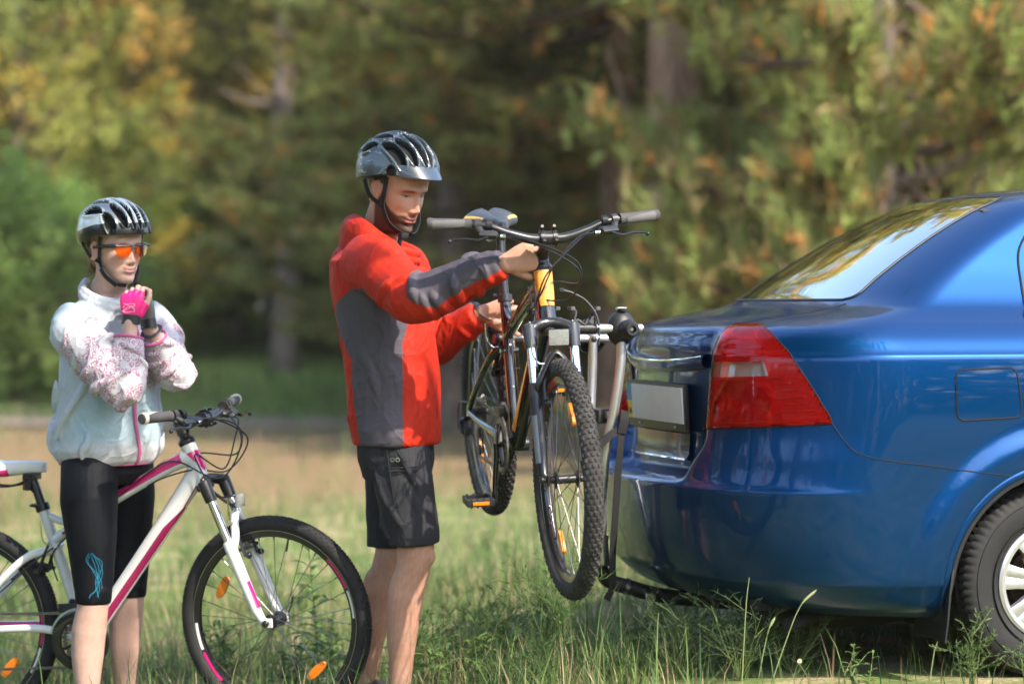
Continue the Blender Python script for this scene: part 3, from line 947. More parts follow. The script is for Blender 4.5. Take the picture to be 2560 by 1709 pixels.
def make_car():
    car = empty('car', CAR_POS, (0, 0, CAR_YAW), 'shiny blue sedan parked at the right with a bike rack behind it', 'car')
    # ---- body shell, both flanks
    qs = np.concatenate([np.linspace(0.0, 1, 100), np.linspace(1, 2, 130)[1:], np.linspace(2, 3, 50)[1:], np.linspace(3, 4, 24)[1:]])
    zl = []
    for i in range(len(CAR_L) - 1):
        z0, z1 = CAR_L[i, 0], CAR_L[i + 1, 0]
        k = max(3, int((z1 - z0) / 0.009))
        dx = abs(CAR_L[i + 1, 1] - CAR_L[i, 1])
        k = max(k, int(dx / 0.02))
        zl += list(np.linspace(z0, z1, k, endpoint=False))
    zl.append(CAR_L[-1, 0])
    zs = np.array(sorted(set(np.round(zl, 5))))
    G = car_grid(qs, zs)
    ctr = 0.25 * (G[:-1, :-1] + G[1:, :-1] + G[:-1, 1:] + G[1:, 1:])
    qc = 0.5 * (qs[1:] + qs[:-1])[None, :] + 0 * ctr[..., 0]
    zc = 0.5 * (zs[1:] + zs[:-1])[:, None] + 0 * ctr[..., 0]
    keep = np.ones(ctr.shape[:2], bool)
    for xw in (CAR_XW, CAR_XW + 2.48):
        keep &= ~((np.hypot(ctr[..., 0] - xw, ctr[..., 2] - CAR_ZW) < CAR_RA + 0.004) & (ctr[..., 1] < -0.5) & (ctr[..., 2] < 0.8))
    ss, vv = tail_sv(qc, zc)
    keep &= ~((vv > 0.012) & (vv < 0.988) & (ss > 0.012) & (ss < 0.988))
    wz0, wz1 = 1.133, 1.460
    win = (zc > wz0 + 0.004) & (zc < wz1 - 0.003) & (qc < 0.485)
    keep &= ~win
    dz0, dz1 = 1.10, 1.40
    mirror = np.array([1, -1, 1.0])
    n, m = G.shape[:2]
    # join the two flanks into one shell
    idx = np.arange(n * m).reshape(n, m)
    q = np.stack([idx[:-1, :-1], idx[:-1, 1:], idx[1:, 1:], idx[1:, :-1]], -1)[keep]
    verts = np.concatenate([G.reshape(-1, 3), G.reshape(-1, 3) * mirror])
    faces = np.concatenate([q, q[:, ::-1] + n * m])
    me = np_mesh('body', verts, faces, [M_paint])
    bm = bmesh.new(); bm.from_mesh(me)
    bmesh.ops.remove_doubles(bm, verts=[v for v in bm.verts if abs(v.co.y) < 1e-4], dist=1e-5)
    bmesh.ops.delete(bm, geom=[v for v in bm.verts if not v.link_faces], context='VERTS')
    bmesh.ops.recalc_face_normals(bm, faces=bm.faces)
    bm.to_mesh(me); bm.free()
    me.polygons.foreach_set('use_smooth', [True] * len(me.polygons))
    body = link('body', me, car)
    # ---- floor pan and inner shell so that nothing shines through
    u = MB()
    xs = np.linspace(0.22, 4.1, 40)
    for sgn in (1,):
        ring = []
        for x in xs:
            w = 0.70 if 0.5 < x < 4.0 else 0.55
            ring.append(np.array([(x, -w, 0.205), (x, -w, 0.24), (x, w, 0.24), (x, w, 0.205)]))
        u.rings(ring)
    u.box((2.2, 0, 0.62), (3.2, 1.10, 0.72))
    u.box((2.1, 0, 1.05), (2.2, 1.0, 0.22))
    u.tube([(0.26, -0.45, 0.20), (0.55, -0.42, 0.19), (0.95, -0.40, 0.20)], [0.07, 0.085, 0.07], 16, flat=0.75)
    u.tube([(0.30, -0.62, 0.17), (0.40, -0.55, 0.18), (0.62, -0.5, 0.2)], 0.02, 10)
    u.tube([(1.07, -0.70, 0.28), (1.07, 0.70, 0.28)], 0.04, 10)
    u.build('underbody', M_dark, car)
    for side in (-1, 1):
        for xw in (CAR_XW, CAR_XW + 2.48):
            # wheel housing
            a = np.linspace(-0.35, np.pi + 0.35, 40)
            Rr = CAR_RA + 0.012
            rg = [np.stack([xw + Rr * np.cos(a), np.full_like(a, yy), CAR_ZW + Rr * np.sin(a)], 1) for yy in (side * 0.825, side * 0.60, side * 0.52)]
            w = MB(); w.rings(rg, closed=False)
            w.rings([rg[-1], np.repeat(np.array([[xw, side * 0.52, CAR_ZW]]), 40, 0)], closed=False)
            w.build('wheel_housing', M_dark, car, fixn=False)
            # lip of the arch
            a = np.linspace(-0.22, np.pi + 0.22, 70)
            def lip(rad, yo):
                px = xw + rad * np.cos(a); pz = CAR_ZW + rad * np.sin(a)
                xr, ww, aa, nn, xf, af = car_par(pz)
                fl = 0.017 * sstep(0.50, 0.42, np.full_like(a, rad))
                return np.stack([px, side * (ww + fl + yo), pz], 1)
            l = MB(); l.rings([lip(CAR_RA + 0.016, 0.0005), lip(CAR_RA + 0.010, 0.003), lip(CAR_RA, 0.003), lip(CAR_RA - 0.006, 0.0), lip(CAR_RA - 0.006, -0.03)], closed=False)
            l.build('wheel_arch', M_paint, car)
            l = MB(); l.rings([lip(CAR_RA - 0.004, 0.0035), lip(CAR_RA - 0.016, 0.002), lip(CAR_RA - 0.018, -0.05)], closed=False)
            l.build('arch_seal', M_black, car)
    # ---- rear window
    zr = np.concatenate([np.linspace(wz0, 1.30, 24), np.linspace(1.30, wz1, 26)[1:]])
    e = np.clip((zr - wz0) / 0.03, 0, 1); qe = np.interp(zr, [wz0, wz1], [0.492, 0.520]) - 0.06 * (1 - np.sqrt(1 - (1 - e) ** 2))
    e = np.clip((wz1 - zr) / 0.03, 0, 1); qe = qe - 0.05 * (1 - np.sqrt(1 - (1 - e) ** 2))
    M_glass = clear_mat('window_glass', (0.42, 0.47, 0.46), 1.0, 0.01, 1.62)
    s = np.linspace(0, 1, 40)
    Q = np.maximum(qe[:, None] * s[None, :], 2e-3)
    Gw = car_on(Q, np.repeat(zr[:, None], 40, 1), 0.002)
    full = np.concatenate([Gw[:, ::-1], (Gw * mirror)[:, 1:]], 1)
    win_o = grid_mesh('rear_window', full, [M_glass], car)
    pr = np.concatenate([Gw[0, :], Gw[:, -1][1:], Gw[-1, ::-1][1:]])
    edge = np.concatenate([(pr * mirror)[::-1][:-1], pr])
    MB().tube(edge, 0.0042, 8, flat=0.6).build('window_seal', M_black, car)
    # black ceramic border just inside the glass
    def band(z, ql_, qr_):
        P = car_on(np.maximum(np.stack([ql_, qr_], 1), 2e-3), np.repeat(z[:, None], 2, 1), -0.003)
        return P
    bb = MB()
    for sg in (1, -1):
        P = band(zr, qe - 0.055, qe + 0.01) * np.array([1, sg, 1])
        bb.rings([P[:, 0], P[:, 1]], closed=False)
        zz = np.array([wz1 - 0.022, wz1 + 0.004]); qq = np.linspace(2e-3, 0.45, 24)
        bb.rings([car_on(qq, np.full(24, zz[0]), -0.003) * np.array([1, sg, 1]), car_on(qq, np.full(24, zz[1]), -0.003) * np.array([1, sg, 1])], closed=False)
        zz = np.array([wz0 - 0.006, wz0 + 0.016])
        bb.rings([car_on(qq, np.full(24, zz[0]), -0.003) * np.array([1, sg, 1]), car_on(qq, np.full(24, zz[1]), -0.003) * np.array([1, sg, 1])], closed=False)
    bb.build('glass_border', M_gap, win_o, fixn=False)
    # defroster wires on the inside of the glass
    d = MB()
    for z in np.linspace(1.19, 1.41, 11):
        qq = np.concatenate([np.linspace(-0.44, 0.44, 41)])
        P = car_on(np.maximum(np.abs(qq), 2e-3), np.full(41, z), -0.004)
        P[:, 1] *= np.sign(-qq) * -1
        d.tube(P, 0.0007, 4)
    d.build('defroster_wires', mat('defroster', (0.12, 0.07, 0.04), 0.6), win_o)
    # parcel shelf, seats, far side dark trim
    M_trim = mat('cabin_trim', (0.05, 0.048, 0.045), 0.85, var=0.2, vscale=40)
    it = MB()
    it.box((0.78, 0, 1.085), (0.56, 1.12, 0.03), bev=0.01)
    it.box((1.10, -0.28, 1.17), (0.14, 0.46, 0.36), bev=0.05)
    it.box((1.10, 0.28, 1.17), (0.14, 0.46, 0.36), bev=0.05)
    it.build('parcel_shelf', M_trim, car)
    for yy in (-0.30, 0.30):
        MB().box((1.08, yy, 1.36), (0.08, 0.22, 0.12), bev=0.03).build('headrest', M_trim, car)
    # ---- tail lights
    M_red = clear_mat('red_lens', (1.0, 0.035, 0.025), 0.9, 0.03, 1.5)
    nt = M_red.node_tree; mx1 = [n for n in nt.nodes if n.type == 'MIX_SHADER'][0]; tr = mx1.inputs[1].links[0].from_socket
    df = nt.nodes.new('ShaderNodeBsdfDiffuse'); df.inputs['Color'].default_value = (0.42, 0.004, 0.004, 1)
    m2 = nt.nodes.new('ShaderNodeMixShader'); m2.inputs['Fac'].default_value = 0.16
    nt.links.new(tr, m2.inputs[1]); nt.links.new(df.outputs['BSDF'], m2.inputs[2]); nt.links.new(m2.outputs['Shader'], mx1.inputs[1])
    M_clear = clear_mat('clear_lens', (0.9, 0.88, 0.86), 0.9, 0.03, 1.5)
    M_refl = mat('lamp_reflector', (0.88, 0.84, 0.82), 0.25, 0.5)
    M_hous = mat('lamp_housing', (0.85, 0.78, 0.74), 0.4, 0.1)
    M_tint = mat('tinted_glass', (0.010, 0.012, 0.014), 0.02, coat=1.0, spec=0.7)
    M_amber = mat('amber_bulb', (0.75, 0.30, 0.03), 0.25, coat=0.5)
    for sg in (1, -1):
        mm = np.array([1, sg, 1.0])
        tl = empty('tail_light', (0, 0, 0), parent=car)
        NC, NR = 46, 64
        s1 = np.linspace(0, 1, NC); v1 = np.linspace(0, 1, NR)
        S, Vv = np.meshgrid(s1, v1)
        Q, Z = tail_qz(S, Vv)
        sc_ = 0.5 * (S[1:, 1:] + S[:-1, :-1]); vc_ = 0.5 * (Vv[1:, 1:] + Vv[:-1, :-1])
        clearband = (vc_ > 0.49) & (vc_ < 0.64) & (sc_ < 0.72) & (sc_ > 0.02)
        Nn = car_normal(Q, Z)
        bulge = 0.004 + 0.004 * np.sin(np.pi * S) * np.sin(np.pi * Vv)
        P = (car_pt(Q, Z) + bulge[..., None] * Nn) * mm
        grid_mesh('red_lens', P, [M_red], tl, ~clearband)
        grid_mesh('clear_lens', P, [M_clear], tl, clearband)
        dep = -0.024 - 0.004 * np.sign(np.sin(Vv * 130)) * (Vv > 0.66) - 0.006 * ((S > 0.74) & (np.sin(Vv * 95) > 0))
        dep = dep - 0.008 * ((S > 0.30) & (S < 0.62)) * ((Vv > 0.49) & (Vv < 0.64))
        rr = np.hypot((S - 0.36) / 0.27, (Vv - 0.25) / 0.20)
        dep = dep - 0.042 * np.clip(1 - rr ** 2, 0, 1) + 0.010 * ((rr > 1.0) & (rr < 1.14)) - 0.003 * (np.sin(np.arctan2(Vv - 0.25, S - 0.36) * 13) > 0) * (rr < 1)
        edgef = np.minimum(np.minimum(S, 1 - S) / 0.04, np.minimum(Vv, 1 - Vv) / 0.04)
        H = (car_pt(Q, Z) + (dep * np.clip(edgef, 0, 1))[..., None] * Nn) * mm
        grid_mesh('reflector', H, [M_hous, M_refl], tl, None, ((sc_ > 0.06) & (sc_ < 0.7)).astype(int))
        qb, zb_ = tail_qz(0.36, 0.25)
        MB().ell(car_on(qb, zb_, -0.028) * mm, 0.014).build('bulb', M_amber, tl)
        rb = MB()
        for v_, s0, s1_ in ((0.05, 0.08, 0.93), (0.14, 0.64, 0.92), (0.21, 0.68, 0.91), (0.28, 0.70, 0.90), (0.35, 0.70, 0.88), (0.42, 0.72, 0.86), (0.47, 0.05, 0.8), (0.16, 0.03, 0.12), (0.25, 0.03, 0.10), (0.34, 0.03, 0.12)):
            q_, z_ = tail_qz(np.linspace(s0, s1_, 10), np.full(10, v_))
            rb.tube(car_on(q_, z_, -0.012) * mm, 0.0042, 6)
        rb.build('reflector_rib', M_refl, tl)
        e1 = np.linspace(0, 1, 40)
        ring = [tail_qz(e1, 0 * e1), tail_qz(0 * e1 + 1, e1), tail_qz(e1[::-1], 0 * e1 + 1), tail_qz(0 * e1, e1[::-1])]
        ring = np.concatenate([np.stack([np.asarray(a)[:-1], np.asarray(b)[:-1]], 1) for a, b in ring])
        MB().tube(car_on(ring[:, 0], ring[:, 1], 0.001) * mm, 0.0025, 6, loop=True).build('lamp_gap', M_gap, tl)
        # ---- seams of this flank
        def seam(name, pts, r=0.0019, closed=False, m=None, n=10):
            c = catmull(pts, n, closed)
            MB().tube(car_on(c[:, 0], c[:, 1], 0.0004) * mm, r, 6, loop=closed).build(name, m or M_gap, car)
        seam('bumper_gap', [(0.752, 0.773), (0.788, 0.733), (0.838, 0.694), (0.898, 0.676), (1.022, 0.655), (1.112, 0.634), (1.215, 0.612)])
        seam('lid_gap', [(0.330, 1.060), (0.40, 1.082), (0.455, 1.104), (0.486, 1.122)])
        seam('lid_gap', [(0.227, 0.738), (0.222, 0.70), (0.215, 0.66), (0.20, 0.625)])
        xz = np.array([(1.30, 1.452), (1.16, 1.37), (1.085, 1.28), (1.065, 1.20), (1.05, 1.12), (1.045, 1.04), (1.09, 0.95), (1.24, 0.84), (1.40, 0.70), (1.43, 0.50), (1.43, 0.30)])
        seam('door_gap', np.stack([q_of_x(xz[:, 0], xz[:, 1]), xz[:, 1]], 1), 0.004)
        seam('door_gap', np.stack([q_of_x(np.array([2.28] * 6), np.linspace(0.3, 1.1, 6)), np.linspace(0.3, 1.1, 6)], 1), 0.004)
        # fuel flap only on the right flank
        if sg == 1:
            cor = [(0.733, 0.927), (0.932, 0.934), (0.950, 0.788), (0.738, 0.779)]
            pts = []
            for k in range(4):
                p, a, b = np.array(cor[k]), np.array(cor[k - 1]), np.array(cor[(k + 1) % 4])
                for t in np.linspace(0, 1, 7):
                    r_ = 0.03
                    p0, p2 = p + r_ * unit(a - p), p + r_ * unit(b - p)
                    pts.append((1 - t) ** 2 * p0 + 2 * t * (1 - t) * p + t * t * p2)
            pts = np.array(pts)
            ff = empty('fuel_flap', (0, 0, 0), parent=car)
            c = catmull(pts, 3, True)
            ring = car_on(q_of_x(c[:, 0], c[:, 1]), c[:, 1], 0.0006)
            MB().tube(ring, 0.0027, 6, loop=True).build('flap_gap', M_gap, ff)
            S3, V3_ = np.meshgrid(np.linspace(0.02, 0.98, 24), np.linspace(0.02, 0.98, 18))
            XZ = [(1 - S3) * (1 - V3_) * cor[3][k] + S3 * (1 - V3_) * cor[2][k] + (1 - S3) * V3_ * cor[0][k] + S3 * V3_ * cor[1][k] for k in (0, 1)]
            corner = np.minimum(np.minimum(S3, 1 - S3), np.minimum(V3_, 1 - V3_))
            cm = (np.minimum(S3, 1 - S3)[1:, 1:] + np.minimum(V3_, 1 - V3_)[1:, 1:]) > 0.075
            grid_mesh('flap_panel', car_on(q_of_x(XZ[0], XZ[1]), XZ[1], 0.0012), [M_paint], ff, cm)
        # side glass
        for x0, x1 in ((1.16, 1.98), (2.06, 2.75)):
            zr_ = np.linspace(1.145, 1.415, 16)
            ql_ = q_of_x(np.interp(zr_, [1.145, 1.415], [x0 - 0.02, x0 + (0.2 if x0 < 1.5 else 0.0)]), zr_)
            xe = np.interp(zr_, [1.145, 1.415], [x1, x1 - (0.0 if x0 < 1.5 else 0.42)])
            x1v = xe
            xr_, w_, a_, n_, xf_, af_ = car_par(zr_)
            qr_ = np.where(x1v <= CAR_XM, q_of_x(x1v, zr_), 2 + (x1v - CAR_XM) / np.maximum(xf_ - af_ - CAR_XM, 0.05))
            S2 = np.linspace(0, 1, 16)
            Q2 = ql_[:, None] * (1 - S2) + np.minimum(qr_, 2.98)[:, None] * S2
            G2 = car_on(Q2, np.repeat(zr_[:, None], 16, 1), 0.003) * mm
            grid_mesh('side_window', G2, [M_tint], car)
    # ---- number plate, garnish and handle panel on the lid
    def lid(y, z, off=0.0):
        y = np.asarray(y, float)
        xr, w, a, n, xf, af = car_par(np.asarray(z, float))
        q = np.arcsin(np.clip((np.abs(y) / w), 0, 1) ** (n / 2)) / (np.pi / 2)
        P = car_on(np.maximum(q, 2e-3), z, off)
        P[..., 1] = np.where(y < 0, -np.abs(P[..., 1]), np.abs(P[..., 1]))
        return P
    ys = np.linspace(-0.345, 0.345, 41)
    g = MB()
    prof = [(0.948, 0.001), (0.946, 0.020), (0.936, 0.027), (0.915, 0.026), (0.906, 0.018), (0.905, 0.0)]
    arch_ = 0.020 * (ys / 0.345) ** 2
    g.rings([lid(ys, z + arch_, o) for z, o in prof], closed=False)
    g.build('lid_garnish', M_paint, car)
    g = MB(); g.tube(lid(ys, 0.9435 + arch_, 0.0235), 0.0055, 8, flat=0.8)
    g.build('chrome_strip', M_chrome, car)
    pl = empty('number_plate', (0, 0, 0), parent=car)
    c0 = lid(np.array([0.0]), np.array([0.805]), 0)[0]
    tilt = math.atan2(lid(np.array([0.0]), np.array([0.84]))[0][0] - lid(np.array([0.0]), np.array([0.77]))[0][0], 0.07)
    Mx = np.array([[0, -math.cos(tilt), math.sin(tilt)], [-1, 0, 0], [0, math.sin(tilt), math.cos(tilt)]])
    # local plate axes: columns = width (to the car's right), normal (backwards), up
    Wd, Nd, Ud = np.array([0, -1.0, 0]), np.array([-math.cos(tilt), 0, math.sin(tilt)]), np.array([math.sin(tilt), 0, math.cos(tilt)])
    Mx = np.stack([Wd, Nd, Ud], 1)
    c0 = c0 + Nd * 0.004 - Ud * 0.006
    b = MB(); b.box(c0, (0.545, 0.014, 0.150), Mx, bev=0.004)
    b.build('plate_frame', mat('plate_frame', (0.02, 0.02, 0.022), 0.4), pl)
    b = MB(); b.box(c0 + Nd * 0.009 + Wd * 0.021 + Ud * 0.008, (0.478, 0.006, 0.112), Mx, bev=0.002)
    b.build('plate_face', mat('plate_grey', (0.74, 0.75, 0.77), 0.5, var=0.03, vscale=20), pl)
    b = MB(); b.box(c0 + Nd * 0.009 - Wd * 0.239 + Ud * 0.036, (0.040, 0.0065, 0.056), Mx)
    b.build('flag_band', mat('flag_blue', (0.05, 0.30, 0.55), 0.45), pl)
    b = MB(); b.box(c0 + Nd * 0.009 - Wd * 0.239 - Ud * 0.020, (0.040, 0.0065, 0.056), Mx)
    b.build('flag_band', mat('flag_yellow', (0.80, 0.62, 0.03), 0.45), pl)
    cu = bpy.data.curves.new('country_code', 'FONT'); cu.body = 'UA'; cu.size = 0.030; cu.align_x = 'CENTER'; cu.align_y = 'CENTER'; cu.extrude = 0.0004
    cu.materials.append(M_gap)
    t = bpy.data.objects.new('country_code', cu); C.objects.link(t)
    dg = bpy.context.evaluated_depsgraph_get(); tm = bpy.data.meshes.new_from_object(t.evaluated_get(dg)); bpy.data.objects.remove(t); tm.materials.clear(); tm.materials.append(M_gap)
    t = link('country_code', tm, pl)
    pc = c0 + Nd * 0.0128 - Wd * 0.239 - Ud * 0.026
    Tm = np.eye(4); Tm[:3, 0] = Wd; Tm[:3, 1] = Ud; Tm[:3, 2] = Nd; Tm[:3, 3] = pc
    t.matrix_local = Matrix(Tm.tolist())
    for sx in (-0.15, 0.18):
        MB().ell(c0 + Nd * 0.009 + Wd * sx - Ud * 0.062, (0.005, 0.005, 0.005)).build('plate_bolt', M_steel, pl)
    M_hp = mat('handle_panel', (0.006, 0.010, 0.018), 0.22, coat=0.35)
    hp = MB()
    ys = np.linspace(-0.255, 0.255, 25)
    hp.rings([lid(ys, np.full(25, z), o) for z, o in ((0.722, 0.002), (0.720, 0.014), (0.70, 0.012), (0.655, 0.010), (0.640, 0.016), (0.634, 0.002))], closed=False)
    hp.build('handle_panel', M_hp, car)
    g = MB(); g.tube(lid(ys, np.full(25, 0.637), 0.018), 0.005, 8); g.build('chrome_strip', M_chrome, car)
    # ---- wheels
    M_tyre = mat('car_tyre', (0.013, 0.013, 0.0128), 0.72, var=0.25, vscale=18, bump=0.25, bscale=250)
    M_cap = mat('hubcap_silver', (0.60, 0.60, 0.61), 0.33, 0.75, var=0.06, vscale=14)
    M_brake = mat('brake_disc', (0.10, 0.065, 0.045), 0.7, 0.4, var=0.3, vscale=60)
    def wheel(x, side):
        w = empty('wheel', (x, side * 0.722, 0.292), (0, 0, 0 if side < 0 else math.pi), parent=car)
        seg = 288
        half = [(0.170, -0.070), (0.176, -0.080), (0.205, -0.092), (0.240, -0.095), (0.262, -0.092), (0.276, -0.084), (0.285, -0.074), (0.2895, -0.060), (0.291, -0.048), (0.284, -0.044), (0.284, -0.040), (0.2915, -0.036), (0.292, -0.006), (0.284, -0.002)]
        prof = half + [(r_, -y_) for r_, y_ in half[::-1]]
        a = np.linspace(0, 2 * np.pi, seg, endpoint=False)
        rings = []
        for r_, y_ in prof:
            rad = np.full(seg, r_)
            if r_ > 0.27:
                grv = (np.sin(a * 72 + y_ * 60 * np.sign(y_)) > 0.55)
                rad = rad - 0.006 * grv * (abs(y_) > 0.045) - 0.004 * (np.sin(a * 72 + y_ * 60 + 1.5) > 0.8) * (abs(y_) <= 0.045)
            rings.append(np.stack([rad * np.cos(a), np.full(seg, y_), rad * np.sin(a)], 1))
        t_ = MB(); t_.rings(rings, cap0=False, cap1=False)
        # raised rings on the sidewall
        for rr_ in (0.196, 0.250):
            t_.lathe([(rr_ - 0.002, -0.090), (rr_, -0.0965), (rr_ + 0.002, -0.090)], axis=(0, 1, 0), seg=96, caps=False)
        t_.build('tyre', M_tyre, w)
        d_ = MB(); d_.lathe([(0.0, 0.02), (0.15, 0.02), (0.19, 0.03), (0.198, 0.07), (0.198, -0.072)], axis=(0, 1, 0), seg=64, caps=False)
        d_.lathe([(0.0, -0.01), (0.12, -0.01), (0.125, 0.01), (0.0, 0.012)], seg=48)
        d_.xf(np.diag([0.86, 1.0, 0.86, 1.0])); d_.build('rim', M_brake, w)
        h = MB()
        h.lathe([(0.172, -0.070), (0.176, -0.083), (0.190, -0.086), (0.200, -0.082), (0.203, -0.072), (0.198, -0.062), (0.174, -0.060)], seg=96, closed_prof=True)
        h.lathe([(0.0, -0.098), (0.03, -0.098), (0.058, -0.094), (0.066, -0.084), (0.066, -0.06), (0.0, -0.06)], seg=48)
        for k in range(7):
            an = 2 * np.pi * k / 7 + 0.31
            u_, v_ = np.array([math.cos(an), 0, math.sin(an)]), np.array([-math.sin(an), 0, math.cos(an)])
            rg = []
            for rad, hw, yy in ((0.05, 0.030, -0.090), (0.08, 0.031, -0.091), (0.13, 0.036, -0.087), (0.165, 0.043, -0.083), (0.182, 0.048, -0.080)):
                base = u_ * rad
                rg.append(np.array([base - v_ * hw + (0, -0.060, 0), base - v_ * hw + (0, yy + 0.004, 0), base - v_ * hw * 0.72 + (0, yy, 0), base - v_ * hw * 0.20 + (0, yy + 0.001, 0), base + (0, yy + 0.007, 0), base + v_ * hw * 0.20 + (0, yy + 0.001, 0), base + v_ * hw * 0.72 + (0, yy, 0), base + v_ * hw + (0, yy + 0.004, 0), base + v_ * hw + (0, -0.060, 0)]))
            h.rings(rg)
        h.xf(np.diag([0.86, 1.0, 0.86, 1.0])); h.build('hubcap', M_cap, w)
        n_ = MB()
        for k in range(4):
            an = 2 * np.pi * k / 4
            n_.lathe([(0.0, -0.05), (0.010, -0.05), (0.012, -0.03), (0.0, -0.03)], (0.13 * math.cos(an), 0, 0.13 * math.sin(an)), seg=10)
        n_.build('wheel_nut', M_gap, w)
        return w
    for side in (-1, 1):
        wheel(CAR_XW, side); wheel(CAR_XW + 2.48, side)
        f = MB()
        rg = []
        for z_, x_, yo, yi in ((0.385, 0.742, 0.845, 0.79), (0.34, 0.722, 0.852, 0.74), (0.28, 0.712, 0.855, 0.68), (0.20, 0.706, 0.853, 0.64), (0.13, 0.700, 0.848, 0.63)):
            rg.append(np.array([(x_, side * yo, z_), (x_ + 0.006, side * yo, z_), (x_ + 0.020, side * (yo + yi) / 2, z_), (x_ + 0.006, side * yi, z_), (x_, side * yi, z_), (x_ + 0.012, side * (yo + yi) / 2, z_)]))
        f.rings(rg)
        f.build('mud_flap', M_black, car)
    return car, body

car, car_body = make_car()
# ================================================================== BICYCLES (local: rear hub at the origin, x forward, y left, z up)
def tube_frames(P, up=None):
    P = np.asarray(P, float); n = len(P)
    T = np.zeros_like(P); T[1:-1] = P[2:] - P[:-2]; T[0] = P[1] - P[0]; T[-1] = P[-1] - P[-2]
    T = np.array([unit(t) for t in T])
    if up is None: up = V3(0, 0, 1) if abs(T[0][2]) < 0.9 else V3(1, 0, 0)
    u = unit(np.asarray(up, float) - np.dot(up, T[0]) * T[0]); U = []; Wv = []
    for i in range(n):
        u = unit(u - np.dot(u, T[i]) * T[i]); U.append(u); Wv.append(np.cross(T[i], u))
    return np.array(U), np.array(Wv)

def arc_strip(mb, P, r, a0, a1, flat=1.0, up=None, off=0.0006, mi=0, seg=8):
    """Open strip lying on a tube: a decal with its own edge. a0 and a1 in degrees, numbers or one per point."""
    P = np.asarray(P, float); n = len(P)
    U, Wv = tube_frames(P, up)
    r = np.broadcast_to(np.asarray(r, float), (n,)); fl = np.broadcast_to(np.asarray(flat, float), (n,))
    a0 = np.radians(np.broadcast_to(np.asarray(a0, float), (n,))); a1 = np.radians(np.broadcast_to(np.asarray(a1, float), (n,)))
    rings = []
    for i in range(n):
        a = np.linspace(a0[i], a1[i], seg)
        rings.append(P[i] + (np.cos(a)[:, None] * U[i] * (r[i] * fl[i] + off) + np.sin(a)[:, None] * Wv[i] * (r[i] + off)))
    mb.rings(rings, mi, closed=False)

M_grip = mat('grip_rubber', (0.060, 0.058, 0.060), 0.7, bump=0.4, bscale=700, var=0.15, vscale=40)
M_tyreb = mat('bicycle_tyre', (0.013, 0.013, 0.0135), 0.78, var=0.35, vscale=30, bump=0.2, bscale=500)
M_tyred = mat('dusty_bicycle_tyre', (0.034, 0.032, 0.030), 0.82, var=0.40, vscale=26, bump=0.25, bscale=500)
M_rimblk = mat('black_rim', (0.016, 0.016, 0.017), 0.3, coat=0.5)
M_track = mat('brake_track', (0.50, 0.49, 0.46), 0.30, 0.9)
M_spoke = mat('spoke_steel', (0.16, 0.16, 0.17), 0.35, 0.9)
M_spokeL = mat('spoke_bright', (0.55, 0.56, 0.58), 0.3, 0.95)
M_orefl = mat('orange_reflector', (0.85, 0.22, 0.01), 0.25, coat=0.8, bump=0.5, bscale=500)
M_wrefl = mat('clear_reflector', (0.30, 0.31, 0.32), 0.15, 0.35, coat=0.9, bump=0.25, bscale=420, var=0.25, vscale=160)
M_satin = mat('satin_black_metal', (0.017, 0.017, 0.018), 0.36, 0.2, coat=0.25, coat_rough=0.25)
M_gloss = mat('gloss_black_paint', (0.010, 0.010, 0.011), 0.2, coat=1.0)
M_chain = mat('chain_steel', (0.20, 0.19, 0.17), 0.42, 0.9, var=0.3, vscale=90)
M_cable = mat('cable_housing', (0.012, 0.012, 0.013), 0.38)
M_white = mat('white_frame_paint', (0.68, 0.68, 0.67), 0.22, coat=1.0)
M_pink = mat('pink_frame_paint', (0.62, 0.008, 0.17), 0.22, coat=1.0)
M_pinkd = mat('dark_pink_paint', (0.30, 0.008, 0.085), 0.25, coat=1.0)
M_orng = mat('orange_frame_paint', (0.86, 0.34, 0.01), 0.22, coat=1.0)
M_red = mat('dark_red_paint', (0.16, 0.012, 0.012), 0.22, coat=1.0)

def spoke_mesh(L, r, m):
    b = MB(); b.tube([(0, 0, 0), (0, 0, L)], r, 5)
    b.box((0, 0, L - 0.006), (0.0042, 0.0042, 0.012))
    return b.mesh('spoke', m)

